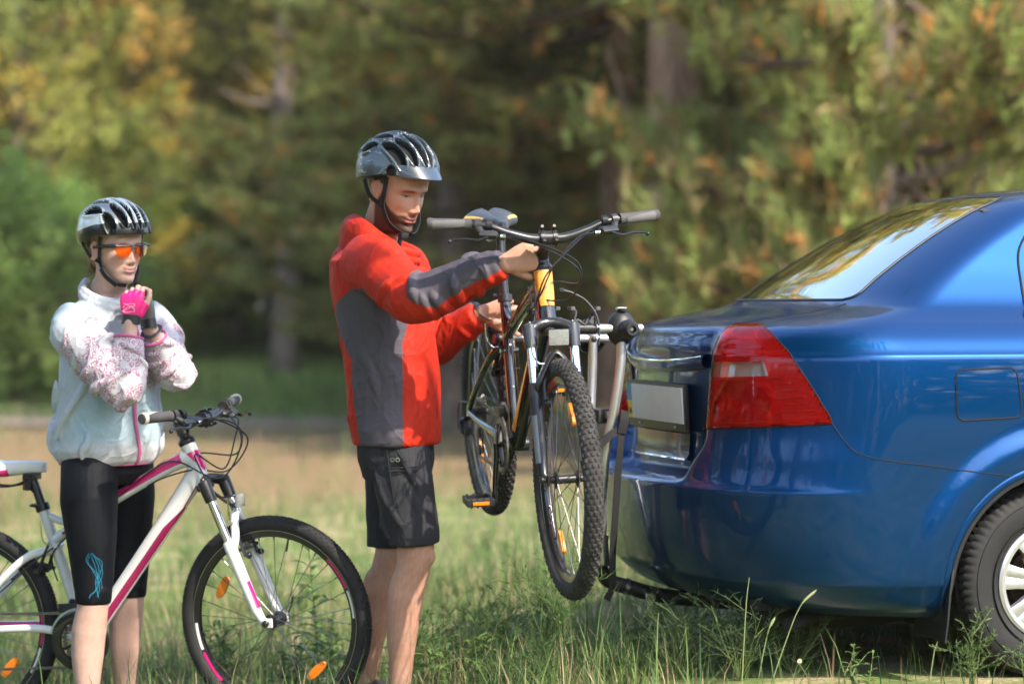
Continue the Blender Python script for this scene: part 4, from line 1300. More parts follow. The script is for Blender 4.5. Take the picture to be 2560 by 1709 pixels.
def make_wheel(parent, pos, Rw, tw, st, front, seed=0):
    w = empty('wheel', pos, (0, seed * 0.7, 0), parent=parent)
    rc = Rw - tw                      # centre radius of the tyre section
    # ---- tyre with knobs
    t = MB()
    prof = []
    for k in range(20):
        a = 2 * math.pi * k / 20
        rr = tw * (1.0 if abs(math.cos(a)) < 0.95 else 0.985)
        prof.append((rc + rr * math.cos(a) * 0.94, rr * math.sin(a) * 0.98))
    t.lathe(prof, seg=110, closed_prof=True)
    kn = st['knob']
    N = kn['n']
    for j in range(N):
        for ci, (ca, cw, cl, ch, sh) in enumerate(kn['cols']):
            an = 2 * math.pi * (j + sh) / N
            for s in ((1, -1) if ca else (1,)):
                phi = math.radians(ca) * s
                er, et = np.array([math.cos(an), 0, math.sin(an)]), np.array([-math.sin(an), 0, math.cos(an)])
                ey = np.array([0, 1.0, 0])
                nrm = er * math.cos(phi) + ey * math.sin(phi); lat = -er * math.sin(phi) + ey * math.cos(phi)
                c = er * rc + nrm * (tw * 0.95 + ch / 2 - 0.001)
                sk = kn.get('skew', 0) * s
                tt = unit(et + lat * sk)
                ll = unit(lat - et * sk)
                M = np.stack([tt, ll, nrm], 1)
                h = np.array([cl, cw, ch]) / 2
                top = 0.78
                vv = np.array([(sx * h[0] * (top if sz > 0 else 1), sy * h[1] * (top if sz > 0 else 1), sz * h[2]) for sz in (-1, 1) for sx, sy in ((-1, -1), (1, -1), (1, 1), (-1, 1))])
                t.add(vv @ M.T + c, [(4, 5, 6, 7), (0, 1, 5, 4), (1, 2, 6, 5), (2, 3, 7, 6), (3, 0, 4, 7)])
    t.build('tyre', st['tyre'], w, smooth=True, fixn=False)
    # ---- rim
    rb = rc - tw * 0.72
    r = MB()
    r.lathe([(rb + 0.012, -0.0125), (rb - 0.006, -0.0125), (rb - 0.022, -0.007), (rb - 0.025, 0), (rb - 0.022, 0.007), (rb - 0.006, 0.0125), (rb + 0.012, 0.0125), (rb + 0.004, 0.0)], seg=96, closed_prof=True)
    rim = r.build('rim', st['rim'], w)
    for s in (-1, 1):
        b = MB(); b.lathe([(rb + 0.010, s * 0.0128), (rb + 0.010, s * 0.0136), (rb - 0.003, s * 0.0136), (rb - 0.003, s * 0.0128)], seg=96, closed_prof=True)
        b.build('brake_track', M_track, rim)
    for (a0, a1, m) in st.get('rimdec', []):
        for s in (-1, 1):
            a = np.radians(np.linspace(a0, a1, 16))
            b = MB()
            b.rings([np.stack([(rb + q) * np.cos(a), np.full(16, s * yy), (rb + q) * np.sin(a)], 1) for q, yy in ((-0.0065, 0.0128), (-0.011, 0.0115), (-0.015, 0.0101))], closed=False)
            b.build('rim_decal', m, rim, fixn=False)
    # ---- hub, axle, quick release
    hw = 0.037 if front else 0.045
    h = MB()
    h.lathe([(0.0, -hw - 0.012), (0.010, -hw - 0.012), (0.012, -hw), (0.023, -hw + 0.002), (0.024, -hw + 0.006), (0.013, -hw + 0.012), (0.0125, hw - 0.012), (0.024, hw - 0.006), (0.023, hw - 0.002), (0.012, hw), (0.010, hw + 0.012), (0.0, hw + 0.012)], seg=24)
    h.tube([(0, -hw - 0.026, 0), (0, hw + 0.026, 0)], 0.005, 10)
    h.build('hub', M_satin, w)
    # ---- spokes
    fr, Lr = 0.021, rb - 0.022
    ns = 32
    d0 = np.array([fr, 0, 0]); ang = 0.62
    p1 = np.array([Lr * math.cos(ang), 0, Lr * math.sin(ang)])
    L = math.sqrt((p1[0] - fr) ** 2 + p1[2] ** 2 + (hw - 0.006) ** 2)
    me = spoke_mesh(L, 0.00125, st['spoke'])
    for i in range(ns):
        s = 1 if i % 2 else -1
        lead = 1 if (i // 2) % 2 else -1
        base = 2 * math.pi * i / ns
        a_h = base - lead * ang * 1.0
        p0 = np.array([fr * math.cos(a_h), s * (hw - 0.004), fr * math.sin(a_h)])
        pe = np.array([Lr * math.cos(base), s * 0.002, Lr * math.sin(base)])
        d = unit(pe - p0)
        x = unit(np.cross(V3(0, 1, 0), d)); y = np.cross(d, x)
        Mx = np.eye(4); Mx[:3, 0] = x; Mx[:3, 1] = y; Mx[:3, 2] = d * (np.linalg.norm(pe - p0) / L); Mx[:3, 3] = p0
        o = link('spoke', me, w); o.matrix_local = Matrix(Mx.tolist())
    # ---- amber reflectors on the spokes
    for an in st['refl_f' if front else 'refl_r']:
        a = math.radians(an) + seed * 0.7
        er, et = np.array([math.cos(a), 0, math.sin(a)]), np.array([-math.sin(a), 0, math.cos(a)])
        ctr_ = er * (Lr - 0.060)
        tl_ = st['rtilt']
        er, et = et * math.cos(tl_) + er * math.sin(tl_), er * math.cos(tl_) - et * math.sin(tl_)
        rg = []
        for q, hwid in ((-0.038, 0.005), (-0.034, 0.010), (-0.017, 0.0135), (0.0, 0.0145), (0.017, 0.0135), (0.034, 0.009), (0.039, 0.004)):
            c = ctr_ + er * q
            rg.append(np.array([c - et * hwid + (0, -0.0055, 0), c + et * hwid + (0, -0.0055, 0), c + et * hwid + (0, 0.0055, 0), c - et * hwid + (0, 0.0055, 0)]))
        b = MB(); b.rings(rg); b.build('reflector', M_orefl, w)
    # valve
    b = MB(); b.tube([(0, 0, rb - 0.024), (0, 0, rb - 0.065)], 0.003, 6); b.build('valve', M_satin, w)
    return w

def v_brake(parent, pivots, tip_z, fwd, axis_up, m, noodle=True):
    """Two arms from the pivots up past the tyre, with pads and a linking cable."""
    br = empty('rim_brake', (0, 0, 0), parent=parent)
    tops = []
    for s, p in zip((1, -1), pivots):
        p = np.asarray(p, float)
        top = p + np.asarray(axis_up) * tip_z + np.array([0, -s * 0.012, 0])
        mid = (p + top) / 2 + np.array([0, s * 0.004, 0])
        b = MB(); b.tube(catmull([p, mid, top], 5), np.linspace(0.0085, 0.006, 11), 8, flat=0.7)
        b.ell(p + fwd * 0.01, (0.011, 0.011, 0.011), nu=10, nv=6)
        b.build('brake_arm', M_satin, br)
        b = MB(); c = p + np.asarray(axis_up) * 0.028 + np.array([0, -s * 0.022, 0]) - fwd * 0.004
        b.box(c, (0.055, 0.011, 0.011), frame_to(np.cross(axis_up, (0, 1, 0)), axis_up), bev=0.003)
        b.tube([c, c + np.array([0, s * 0.03, 0])], 0.004, 8)
        b.build('brake_pad', M_rubber, br)
        tops.append(top)
    b = MB(); b.tube([tops[0] + fwd * 0.005, tops[1] + fwd * 0.005], 0.0022, 6)
    b.tube([tops[0] * 0.65 + tops[1] * 0.35 + fwd * 0.005, tops[0] * 0.3 + tops[1] * 0.7 + fwd * 0.005], 0.0042, 8)
    b.build('brake_link', M_cable, br)
    if noodle:
        a = tops[1]
        b = MB(); b.tube(catmull([a + fwd * 0.004, a + V3(0, -0.025, 0.004) + fwd * 0.004, a + V3(0, -0.042, 0.03) + fwd * 0.006, a + V3(0, -0.046, 0.075) + fwd * 0.008], 6), 0.0026, 8)
        b.build('noodle', M_chrome, br)
    return tops

def make_bike(name, label, rear, front, roll, st, group=None):
    rear = np.asarray(rear, float); front = np.asarray(front, float)
    WB = float(np.linalg.norm(front - rear)); Rw, tw = st['R'], st['tw']
    x = unit(front - rear)
    y0 = unit(np.cross((0, 0, 1.0), x)); z0 = np.cross(x, y0)
    y = y0 * math.cos(roll) + z0 * math.sin(roll); z = np.cross(x, y)
    bike = empty(name, label=label, cat='bicycle', group=group)
    # the Empty stands on the ground below the rear hub
    base = rear - z * Rw
    Mx = np.eye(4); Mx[:3, 0] = x; Mx[:3, 1] = y; Mx[:3, 2] = z; Mx[:3, 3] = base
    bike.matrix_world = Matrix(Mx.tolist())
    hub = lambda a, b, c: V3(a, b, c + Rw)
    FH = hub(WB, 0, 0)
    HA = V3(0.358, 0, -0.934)           # steering axis, downwards
    HP = V3(0.934, 0, 0.358)            # forward of it
    HT = FH + V3(-0.272, 0, 0.566); HB = HT + HA * st['hlen']
    BB = hub(0.43, 0, st['bb'])
    SD = V3(-0.30, 0, 0.954)
    ST = BB + SD * st['st_len']
    A, B, D2 = st['paint'], st['accent'], st['accent2']
    # ---------------- frame
    f = MB()
    f.tube([HB, HB - HA * 0.02, (HB + HT) / 2, HT + HA * 0.02, HT], [0.0285, 0.026, 0.0245, 0.0255, 0.027], 20)
    TA, TB = HT + HA * 0.038, BB + SD * st['tt_at']
    tt = catmull([TA, TA * 0.80 + TB * 0.20 + V3(0, 0, 0.012), TA * 0.32 + TB * 0.68 + V3(0, 0, 0.012), TB], 8)
    k = len(tt); q = np.linspace(0, 1, k)
    rt = np.interp(q, [0, 0.1, 0.5, 1], [0.027, 0.024, 0.020, 0.018]); ft = np.interp(q, [0, 0.15, 0.6, 1], [1.25, 1.1, 0.95, 0.9])
    f.tube(tt, rt, 18, flat=ft, up=(0, 0, 1))
    DA, DB = HB - HA * 0.045, BB + V3(0.015, 0, 0.012)
    dt = catmull([DA, DA * 0.84 + DB * 0.16 + V3(0.006, 0, 0.004), DA * 0.45 + DB * 0.55 + V3(0.003, 0, 0.0), DB], 8)
    qd = np.linspace(0, 1, len(dt)); rd = np.interp(qd, [0, 0.12, 0.5, 1], [0.026, 0.026, 0.026, 0.027]); fd = np.interp(qd, [0, 0.15, 0.5, 1], [1.5, 1.35, 1.12, 1.0])
    f.tube(dt, rd, 20, flat=fd, up=(0, 0, 1))
    f.tube([BB, BB + SD * 0.2, ST], [0.019, 0.0175, 0.0175], 16)
    f.tube([BB + V3(0, -0.037, 0), BB + V3(0, 0.037, 0)], 0.0225, 18)
    # strut between seat tube and top tube
    f.tube(catmull([ST - SD * 0.03, ST - SD * 0.02 + V3(0.07, 0, -0.035), BB + SD * (st['tt_at'] + 0.045) + V3(0.135, 0, 0.01)], 6), 0.0105, 10, flat=1.2)
    # gusset under the head tube
    f.plate([HB - HA * 0.012 + V3(-0.01, -0.006, 0), dt[6] + V3(0, -0.006, -0.02), dt[9] + V3(0, -0.006, -0.024), HB + V3(-0.02, -0.006, -0.004)], 0.012, normal=(0, 1, 0))
    for s in (1, -1):
        ss = catmull([BB + SD * (st['tt_at'] - 0.03) + V3(-0.008, s * 0.014, 0), hub(0.24, s * 0.040, 0.215), hub(0.11, s * 0.060, 0.10), hub(0.012, s * 0.066, 0.012)], 7)
        f.tube(ss, np.linspace(0.0115, 0.0085, len(ss)), 12, flat=1.25)
        cs = catmull([BB + V3(-0.012, s * 0.022, 0), hub(0.30, s * 0.043, -0.012), hub(0.14, s * 0.060, -0.008), hub(0.012, s * 0.066, -0.002)], 7)
        f.tube(cs, np.linspace(0.0125, 0.0095, len(cs)), 12, flat=1.15)
        f.box(hub(0.004, s * 0.067, 0), (0.045, 0.007, 0.045), bev=0.003)
    f.tube([hub(0.345, -0.03, 0.255), hub(0.345, 0.03, 0.255)], 0.008, 8)
    frame = f.build('frame', A, bike)
    # decals with their own edges
    d = MB()
    if st['kind'] == 'pink':
        for s in (90, 270):
            arc_strip(d, tt[3:20], rt[3:20], s + np.linspace(-60, -40, 17) * (1 if s == 90 else -1), s + np.linspace(40, 16, 17) * (1 if s == 90 else -1) * 0.6, ft[3:20], (0, 0, 1), mi=0)
            arc_strip(d, tt[21:23], rt[21:23], s - 18, s + 14, ft[21:23], (0, 0, 1), mi=1)
            sg = 1 if s == 90 else -1
            lo = np.interp(qd[9:], [qd[9], 0.5, 1], [60, 18, 6]); hi = np.interp(qd[9:], [qd[9], 0.6, 1], [76, 66, 60])
            arc_strip(d, dt[9:-1], rd[9:-1], s + sg * lo[:-1], s + sg * hi[:-1], fd[9:-1], (0, 0, 1), mi=1)
            arc_strip(d, dt[4:10], rd[4:10], s + sg * np.linspace(40, 52, 6), s + sg * np.linspace(48, 62, 6), fd[4:10], (0, 0, 1), mi=1)
        hp = np.array([HB * (1 - t) + HT * t for t in np.linspace(0.30, 0.80, 8)])
        arc_strip(d, hp, np.full(8, 0.0258), np.linspace(-30, -110, 8) , np.linspace(30, 110, 8), 1.0, HP, mi=0, seg=16, off=0.0012)
        for s in (1, -1):
            cs = catmull([BB + V3(-0.012, s * 0.022, 0), hub(0.30, s * 0.043, -0.012), hub(0.14, s * 0.060, -0.008), hub(0.012, s * 0.066, -0.002)], 7)
            arc_strip(d, cs[2:], np.linspace(0.0125, 0.0095, len(cs))[2:], -(90) * s + 20 * s - 25, -(90) * s + 20 * s + 35, 1.15, (0, 0, 1), mi=0)
        d.build('frame_decal', [M_pink, M_pinkd], frame, fixn=False)
    else:
        for s in (90, 270):
            sg = 1 if s == 90 else -1
            arc_strip(d, tt[1:-4], rt[1:-4], s - sg * 75, s - sg * 30, ft[1:-4], (0, 0, 1), mi=0)
            arc_strip(d, dt[8:-2], rd[8:-2], s + sg * np.linspace(-16, -44, len(dt[8:-2])), s + sg * np.linspace(-4, 40, len(dt[8:-2])), fd[8:-2], (0, 0, 1), mi=0)
        hp = np.array([HB * (1 - t) + HT * t for t in np.linspace(0.36, 1.0, 12)])
        arc_strip(d, hp, np.full(12, 0.0262), np.linspace(-48, -95, 12), np.linspace(48, 95, 12), 1.0, HP, mi=0, seg=18, off=0.0014)
        sp = np.array([BB + SD * t for t in np.linspace(0.04, st['st_len'] - 0.08, 10)])
        for a0 in (62, 280):
            arc_strip(d, sp, np.full(10, 0.0178), a0, a0 + 18, 1.0, (1, 0, 0), mi=0)
        for s in (1, -1):
            ss = catmull([BB + SD * (st['tt_at'] - 0.03) + V3(-0.008, s * 0.014, 0), hub(0.24, s * 0.040, 0.215), hub(0.11, s * 0.060, 0.10), hub(0.012, s * 0.066, 0.012)], 7)
            arc_strip(d, ss[4:18], np.linspace(0.0115, 0.0085, len(ss))[4:18], 20, 80, 1.25, (0, 0, 1), mi=0)
            arc_strip(d, ss[4:18], np.linspace(0.0115, 0.0085, len(ss))[4:18], 280, 340, 1.25, (0, 0, 1), mi=0)
        d.build('frame_decal', [M_orng, M_red], frame, fixn=False)
    # ---------------- headset, stem, handlebar
    h = MB()
    h.lathe([(0.0, 0.0), (0.026, 0.0), (0.0285, 0.008), (0.0285, 0.016), (0.024, 0.022), (0.0, 0.022)], HT - HA * 0.0, -HA, 20)
    hl_ = MB(); hl_.lathe([(0.0, -0.022), (0.027, -0.020), (0.030, -0.012), (0.029, 0.0), (0.0, 0.0)], HB, -HA, 20); hl_.build('lower_headset', M_satin, bike)
    for i_ in range(st['spacers']):
        h.lathe([(0.0, 0.0), (0.0185, 0.0), (0.0185, 0.0085), (0.0, 0.0085)], HT - HA * (0.024 + i_ * 0.010), -HA, 16)
    h.build('headset', M_satin, bike)
    SB = HT - HA * (0.030 + 0.010 * st['spacers'])
    BC = FH + V3(*st['bar'])            # centre of the bar clamp
    s_ = MB()
    s_.lathe([(0.0, -0.024), (0.0215, -0.024), (0.022, 0.0), (0.0215, 0.020), (0.0, 0.022)], SB, -HA, 20)
    s_.tube(catmull([SB, (SB + BC) / 2 + V3(0, 0, 0.004), BC], 5), np.linspace(0.0195, 0.0165, 11), 14, flat=0.95)
    s_.tube([BC + V3(0, -0.026, 0), BC + V3(0, 0.026, 0)], 0.0215, 20)
    sd = unit(BC - SB)
    for yy in (-0.018, 0.018):
        s_.tube([BC + V3(0, yy - 0.006, 0), BC + V3(0, yy + 0.006, 0)], 0.0245, 20)
        for zz in (1, -1):
            upv = unit(np.cross(sd, (0, 1, 0)) * -1)
            s_.tube([BC + sd * 0.004 + upv * zz * 0.026 + V3(0, yy, 0), BC + sd * 0.030 + upv * zz * 0.024 + V3(0, yy, 0)], 0.0048, 8)
    s_.build('stem', M_satin, bike)
    hb = empty('handlebar', BC, parent=bike)
    HWd, rise, back = st['bar_w'] / 2, st['bar_rise'], st['bar_back']
    bp = lambda s: catmull([V3(0, 0, 0), V3(0, s * 0.05, 0), V3(-0.004, s * 0.12, rise * 0.45), V3(-back * 0.35, s * 0.19, rise * 0.95), V3(-back, s * HWd, rise * 1.12)], 7)
    full = np.concatenate([bp(-1)[::-1], bp(1)[1:]])
    yy = np.abs(full[:, 1])
    b = MB(); b.tube(full, np.interp(yy, [0, 0.04, 0.11, 0.16, 1], [0.0158, 0.0158, 0.0128, 0.0112, 0.0112]), 14)
    b.build('bar', M_satin, hb)
    for s in (1, -1):
        pth = bp(s)
        dirn = unit(pth[-1] - pth[-6])
        g1 = pth[-1] + dirn * 0.004; g0 = pth[-1] - dirn * 0.125
        g = MB()
        tg = np.linspace(0, 1, 16)
        rad = np.interp(tg, [0, 0.03, 0.05, 0.10, 0.5, 0.9, 0.93, 0.985, 1.0], [0.0175, 0.0195, 0.0170, 0.0160, 0.0165, 0.0165, 0.0185, 0.0185, 0.0150])
        g.tube([g0 + (g1 - g0) * t_ for t_ in tg], rad, 18)
        gp = g.build('grip', M_grip, hb)
        if st['kind'] == 'pink':
            e = MB()
            e.lathe([(0.0, 0.0), (0.015, 0.0), (0.0188, 0.002), (0.0188, 0.014), (0.0172, 0.016), (0.0, 0.016)], g1 - dirn * 0.020, dirn, 18)
            arc_strip(e, np.array([g1 - dirn * t_ for t_ in np.linspace(0.02, 0.075, 6)]), np.full(6, 0.0166), np.linspace(-50, -8, 6), np.linspace(50, 8, 6), up=(0, 0, 1), off=0.0012)
            e.build('grip_end', mat('cream_grip_band', (0.62, 0.54, 0.42), 0.6), gp, fixn=False)
        else:
            e = MB()
            for t0, t1 in ((0.10, 0.55),):
                arc_strip(e, np.array([g0 + (g1 - g0) * t_ for t_ in np.linspace(t0 + 0.05, 0.88, 8)]), np.full(8, 0.0164), np.linspace(-10, -60, 8) + (90 if s > 0 else 270), np.linspace(60, 40, 8) + (90 if s > 0 else 270), up=(0, 0, 1), off=0.0014)
            e.build('grip_pad', mat('grip_pad_grey', (0.12, 0.115, 0.115), 0.75, bump=0.4, bscale=600), gp, fixn=False)
        # brake lever and shifter
        lv = empty('brake_lever', (0, 0, 0), parent=hb)
        c = g0 - dirn * 0.018
        fw = unit(V3(0.80, 0, -0.60))
        u_ = unit(np.cross(dirn, fw)) * (1 if s > 0 else -1)
        m_ = MB()
        m_.tube([c - dirn * 0.009, c + dirn * 0.009], 0.0172, 16)
        pv = c + fw * 0.030 - dirn * 0.006
        m_.tube(catmull([c + fw * 0.010, pv, pv + fw * 0.016 - dirn * 0.022], 5), np.linspace(0.012, 0.009, 11), 10, flat=0.7)
        m_.box(pv + fw * 0.012 - dirn * 0.016, (0.050, 0.022, 0.016), frame_to(-dirn, u_), bev=0.004)
        m_.build('lever_clamp', mat('lever_grey', (0.045, 0.046, 0.050), 0.38, 0.3), lv)
        m_ = MB()
        p0 = pv + fw * 0.020 - dirn * 0.012
        lp = catmull([p0, p0 + dirn * 0.030 + fw * 0.016, p0 + dirn * 0.062 + fw * 0.012, p0 + dirn * 0.098 + fw * 0.015, p0 + dirn * 0.112 + fw * 0.024], 6)
        m_.tube(lp, np.interp(np.linspace(0, 1, len(lp)), [0, 0.2, 0.9, 1], [0.0085, 0.0065, 0.0055, 0.0068]), 10, flat=0.65)
        m_.ell(lp[-1], 0.0068, nu=10, nv=6)
        m_.build('lever_blade', mat('lever_blade', (0.02, 0.021, 0.024), 0.25, 0.4, coat=0.4), lv)
        m_ = MB()
        bar_c = pv + fw * 0.016 - dirn * 0.050
        m_.lathe([(0.0, 0.0), (0.0058, 0.0), (0.0062, 0.004), (0.0052, 0.006), (0.0062, 0.008), (0.0062, 0.016), (0.0, 0.016)], bar_c, -dirn, 12)
        m_.build('barrel_adjuster', M_chrome, lv)
        sh = MB()
        c2 = c - dirn * 0.034
        sh.tube([c2 - dirn * 0.008, c2 + dirn * 0.008], 0.0168, 14)
        sh.ell(c2 + fw * 0.018 + u_ * 0.016, (0.026, 0.022, 0.012), frame_to(dirn, u_), nu=14, nv=8)
        sh.tube(catmull([c2 + fw * 0.01 + u_ * 0.024, c2 + fw * 0.0 + u_ * 0.036, c2 - fw * 0.028 + u_ * 0.040], 4), [0.004] * 8 + [0.008], 8, flat=0.6)
        sh.build('shifter', M_black, hb)
        st.setdefault('_cab', {})[s] = BC + bar_c - dirn * 0.016
        st.setdefault('_cab2', {})[s] = BC + c2 + fw * 0.02 + u_ * 0.02 - dirn * 0.026
    # ---------------- cables
    ca = MB()
    def cab(pts, r_=0.0026):
        ca.tube(catmull(pts, 8), r_, 7)
    c1, c2 = st['_cab'], st['_cab2']
    loop = st['loop']
    cab([c1[1], c1[1] + V3(0.05, -0.06, -0.005), BC + V3(0.10 * loop, -0.01, -0.06), BC + V3(0.07 * loop, -0.05, -0.16), HT + V3(0.035, -0.035, -0.03), HB + V3(0.055, -0.045, -0.03), FH + V3(-0.095, -0.065, 0.40)])
    cab([c1[-1], c1[-1] + V3(0.05, 0.06, -0.01), BC + V3(0.10 * loop, 0.05, -0.05), BC + V3(0.07 * loop, 0.07, -0.12), HT + V3(0.02, 0.045, -0.03), HT + V3(-0.10, 0.028, -0.055), tt[14] + V3(0, 0.022, -0.012)])
    cab([c2[1], c2[1] + V3(0.05, -0.04, 0.0), BC + V3(0.13 * loop, -0.04, -0.08), BC + V3(0.06 * loop, -0.06, -0.19), HT + V3(-0.03, -0.036, -0.05), HT + V3(-0.13, -0.030, -0.085), tt[16] + V3(0, -0.022, -0.02)])
    cab([c2[-1], c2[-1] + V3(0.05, 0.04, 0.0), BC + V3(0.12 * loop, 0.05, -0.07), BC + V3(0.05 * loop, 0.05, -0.17), HT + V3(0.0, -0.02, -0.09) + HP * 0.03, HT + V3(-0.07, -0.034, -0.10), tt[10] + V3(0, -0.024, -0.025)])
    cab([hub(0.34, -0.028, 0.25), hub(0.27, -0.05, 0.20), hub(0.16, -0.068, 0.11), hub(0.06, -0.076, 0.045), hub(-0.06, -0.085, 0.02), hub(-0.07, -0.09, -0.06), hub(-0.02, -0.09, -0.075)])
    cab([tt[-6] + V3(0, -0.018, -0.012), hub(0.34, -0.022, 0.24), hub(0.33, -0.02, 0.19), hub(0.345, -0.02, 0.14)])
    ca.build('cables', M_cable, bike)
    # ---------------- fork
    fk = empty('fork', (0, 0, 0), parent=bike)
    LO = 0.036
    F0 = HT + HA * 0.135
    leg = lambda s, t: F0 + HA * t + HP * LO + V3(0, s * 0.064, 0)
    t0 = st['hlen'] - 0.135
    c = MB()
    c.tube(catmull([leg(1, 0.045 + t0), leg(1, 0.012 + t0) + V3(0, -0.006, 0), HB + HP * LO * 0.7 + HA * -0.004 + V3(0, 0.03, 0), HB + HP * LO * 0.6 + HA * -0.008, HB + HP * LO * 0.7 + HA * -0.004 + V3(0, -0.03, 0), leg(-1, 0.012 + t0) + V3(0, 0.006, 0), leg(-1, 0.045 + t0)], 6), 0.0165, 14, flat=1.15)
    for s in (1, -1):
        c.lathe([(0.0, -0.004), (0.015, -0.004), (0.0205, 0.0), (0.0215, 0.02), (0.0195, 0.068), (0.0, 0.070)], leg(s, t0), HA, 18)
        c.lathe([(0.0, -0.010), (0.008, -0.010), (0.009, -0.003), (0.0, -0.003)], leg(s, t0), HA, 10)
    c.build('crown', st['crown'], fk)
    for s in (1, -1):
        b = MB(); b.tube([leg(s, 0.06 + t0), leg(s, 0.30)], 0.0142, 18); b.build('stanchion', M_chrome, fk)
        b = MB()
        L1 = 0.491
        prf = [leg(s, st['low_at']), leg(s, st['low_at'] + 0.006), leg(s, st['low_at'] + 0.03), leg(s, 0.36), leg(s, 0.44), leg(s, 0.475) + HP * 0.006, FH + V3(-0.004, s * 0.058, 0)]
        b.tube(prf, [0.0175, 0.0195, 0.0205, 0.0188, 0.0165, 0.0135, 0.010], 16, flat=[1, 1, 1, 1, 1, 1, 1.4])
        b.box(FH + V3(0, s * 0.056, 0), (0.034, 0.008, 0.030), bev=0.003)
        lw = b.build('lower_leg', st['lower'], fk)
        if st['kind'] == 'pink':
            dd = MB(); pp = np.array([leg(s, t_) for t_ in np.linspace(0.345, 0.435, 8)])
            arc_strip(dd, pp, np.full(8, 0.0190), (90 if s < 0 else 270) - 24 - 60, (90 if s < 0 else 270) + 14 - 60, up=HP, mi=0, off=0.0016)
            dd.build('fork_decal', M_pink, lw, fixn=False)
        else:
            dd = MB(); pp = np.array([leg(s, t_) for t_ in np.linspace(0.30, 0.44, 8)])
            arc_strip(dd, pp, np.full(8, 0.0192), 20, 75, up=HP, mi=0, off=0.0016)
            dd.build('fork_decal', mat('fork_grey', (0.22, 0.22, 0.23), 0.3, 0.3, coat=0.6), lw, fixn=False)
    a0, a1 = leg(1, st['low_at'] + 0.03), leg(-1, st['low_at'] + 0.03)
    ar = MB(); up_ = -HA
    ar.tube(catmull([a0 + V3(0, -0.004, 0), a0 + HP * 0.022 + up_ * 0.03 + V3(0, -0.010, 0), (a0 + a1) / 2 + HP * 0.030 + up_ * st['arch'], a1 + HP * 0.022 + up_ * 0.03 + V3(0, 0.010, 0), a1 + V3(0, 0.004, 0)], 7), 0.0105, 12, flat=1.4)
    ar.build('fork_arch', st['lower'], fk)
    piv = [leg(s, st['low_at'] + 0.035) + HP * 0.028 + V3(0, -s * 0.022, 0) + HA * 0.03 for s in (1, -1)]
    v_brake(fk, piv, 0.115, HP, -HA, None)
    q_ = MB(); q_.tube([FH + V3(0, -0.075, 0), FH + V3(0, 0.085, 0)], 0.0075, 12)
    q_.tube(catmull([FH + V3(0, 0.082, 0), FH + V3(0.012, 0.090, 0.03), FH + V3(0.022, 0.086, 0.062)], 5), [0.006] * 10 + [0.007], 8, flat=0.5)
    q_.ell(FH + V3(0, -0.073, 0), (0.012, 0.008, 0.012), nu=12, nv=8)
    q_.build('quick_release', M_satin, fk)
    # ---------------- wheels
    make_wheel(bike, FH, Rw, tw, st, True, st['spin'])
    make_wheel(bike, hub(0, 0, 0), Rw, tw, st, False, st['spin'] + 0.9)
    # ---------------- rear brake
    piv = [hub(0.285, s * 0.036, 0.165) for s in (1, -1)]
    v_brake(bike, piv, 0.10, unit(V3(-0.55, 0, 0.8)), unit(V3(0.35, 0, 0.94)), None)
    # ---------------- drivetrain
    cr = empty('crankset', BB, parent=bike)
    NT = 42
    a = np.linspace(0, 2 * np.pi, NT * 4, endpoint=False)
    for (rr, yy, nt, mm) in ((0.086, -0.050, 42, M_chain), (0.066, -0.042, 32, M_chain)):
        rad = rr + 0.0035 * np.sign(np.sin(a * nt)) * 0.9
        g = MB()
        o_ = np.stack([rad * np.cos(a), np.full_like(a, yy - 0.0012), rad * np.sin(a)], 1); i_ = o_ * np.array([0.80, 1, 0.80])
        i_[:, 1] = yy - 0.0012
        o2, i2 = o_ + (0, 0.0026, 0), i_ + (0, 0.0026, 0)
        g.rings([o_, i_, i2, o2], loop=True)
        g.build('chainring', mm, cr)
    if st['kind'] == 'pink':
        g = MB(); g.lathe([(0.094, -0.060), (0.099, -0.058), (0.099, -0.052), (0.070, -0.052), (0.066, -0.056), (0.070, -0.060)], seg=72, closed_prof=True)
        g.build('chain_guard', M_gloss, cr)
        g = MB(); a_ = np.radians(np.linspace(95, 165, 20))
        g.rings([np.stack([rr * np.cos(a_), np.full(20, yy), rr * np.sin(a_)], 1) for rr, yy in ((0.099, -0.046), (0.106, -0.050), (0.106, -0.056), (0.099, -0.060))], closed=False)
        g.build('chain_guide', mat('pale_green_plastic', (0.42, 0.45, 0.30), 0.4), cr)
    g = MB()
    for k_ in range(4):
        an = k_ * math.pi / 2 + 0.4
        g.tube([V3(0, -0.052, 0), V3(0.066 * math.cos(an), -0.050, 0.066 * math.sin(an))], [0.012, 0.006], 8, flat=0.6)
        g.lathe([(0.0, -0.004), (0.006, -0.004), (0.006, 0.004), (0.0, 0.004)], (0.064 * math.cos(an), -0.054, 0.064 * math.sin(an)), seg=10)
    g.build('spider', M_satin, cr)
    for s, an in ((-1, st['crank']), (1, st['crank'] + math.pi)):
        d_ = V3(math.cos(an), 0, math.sin(an))
        y0_, y1_ = s * 0.066, s * 0.078
        e_ = d_ * 0.170 + V3(0, y1_, 0)
        g = MB(); g.tube(catmull([V3(0, y0_, 0) - d_ * 0.008, V3(0, y0_, 0) + d_ * 0.03, d_ * 0.10 + V3(0, (y0_ + y1_) / 2, 0), e_ + d_ * 0.008], 5), np.linspace(0.0165, 0.0125, 16), 12, flat=0.62, up=V3(0, 1, 0))
        g.build('crank_arm', st['crankm'], cr)
        pd = empty('pedal', e_ + V3(0, s * 0.05, 0), parent=cr)
        g = MB(); g.tube([V3(0, -s * 0.05, 0), V3(0, s * 0.045, 0)], 0.0085, 12)
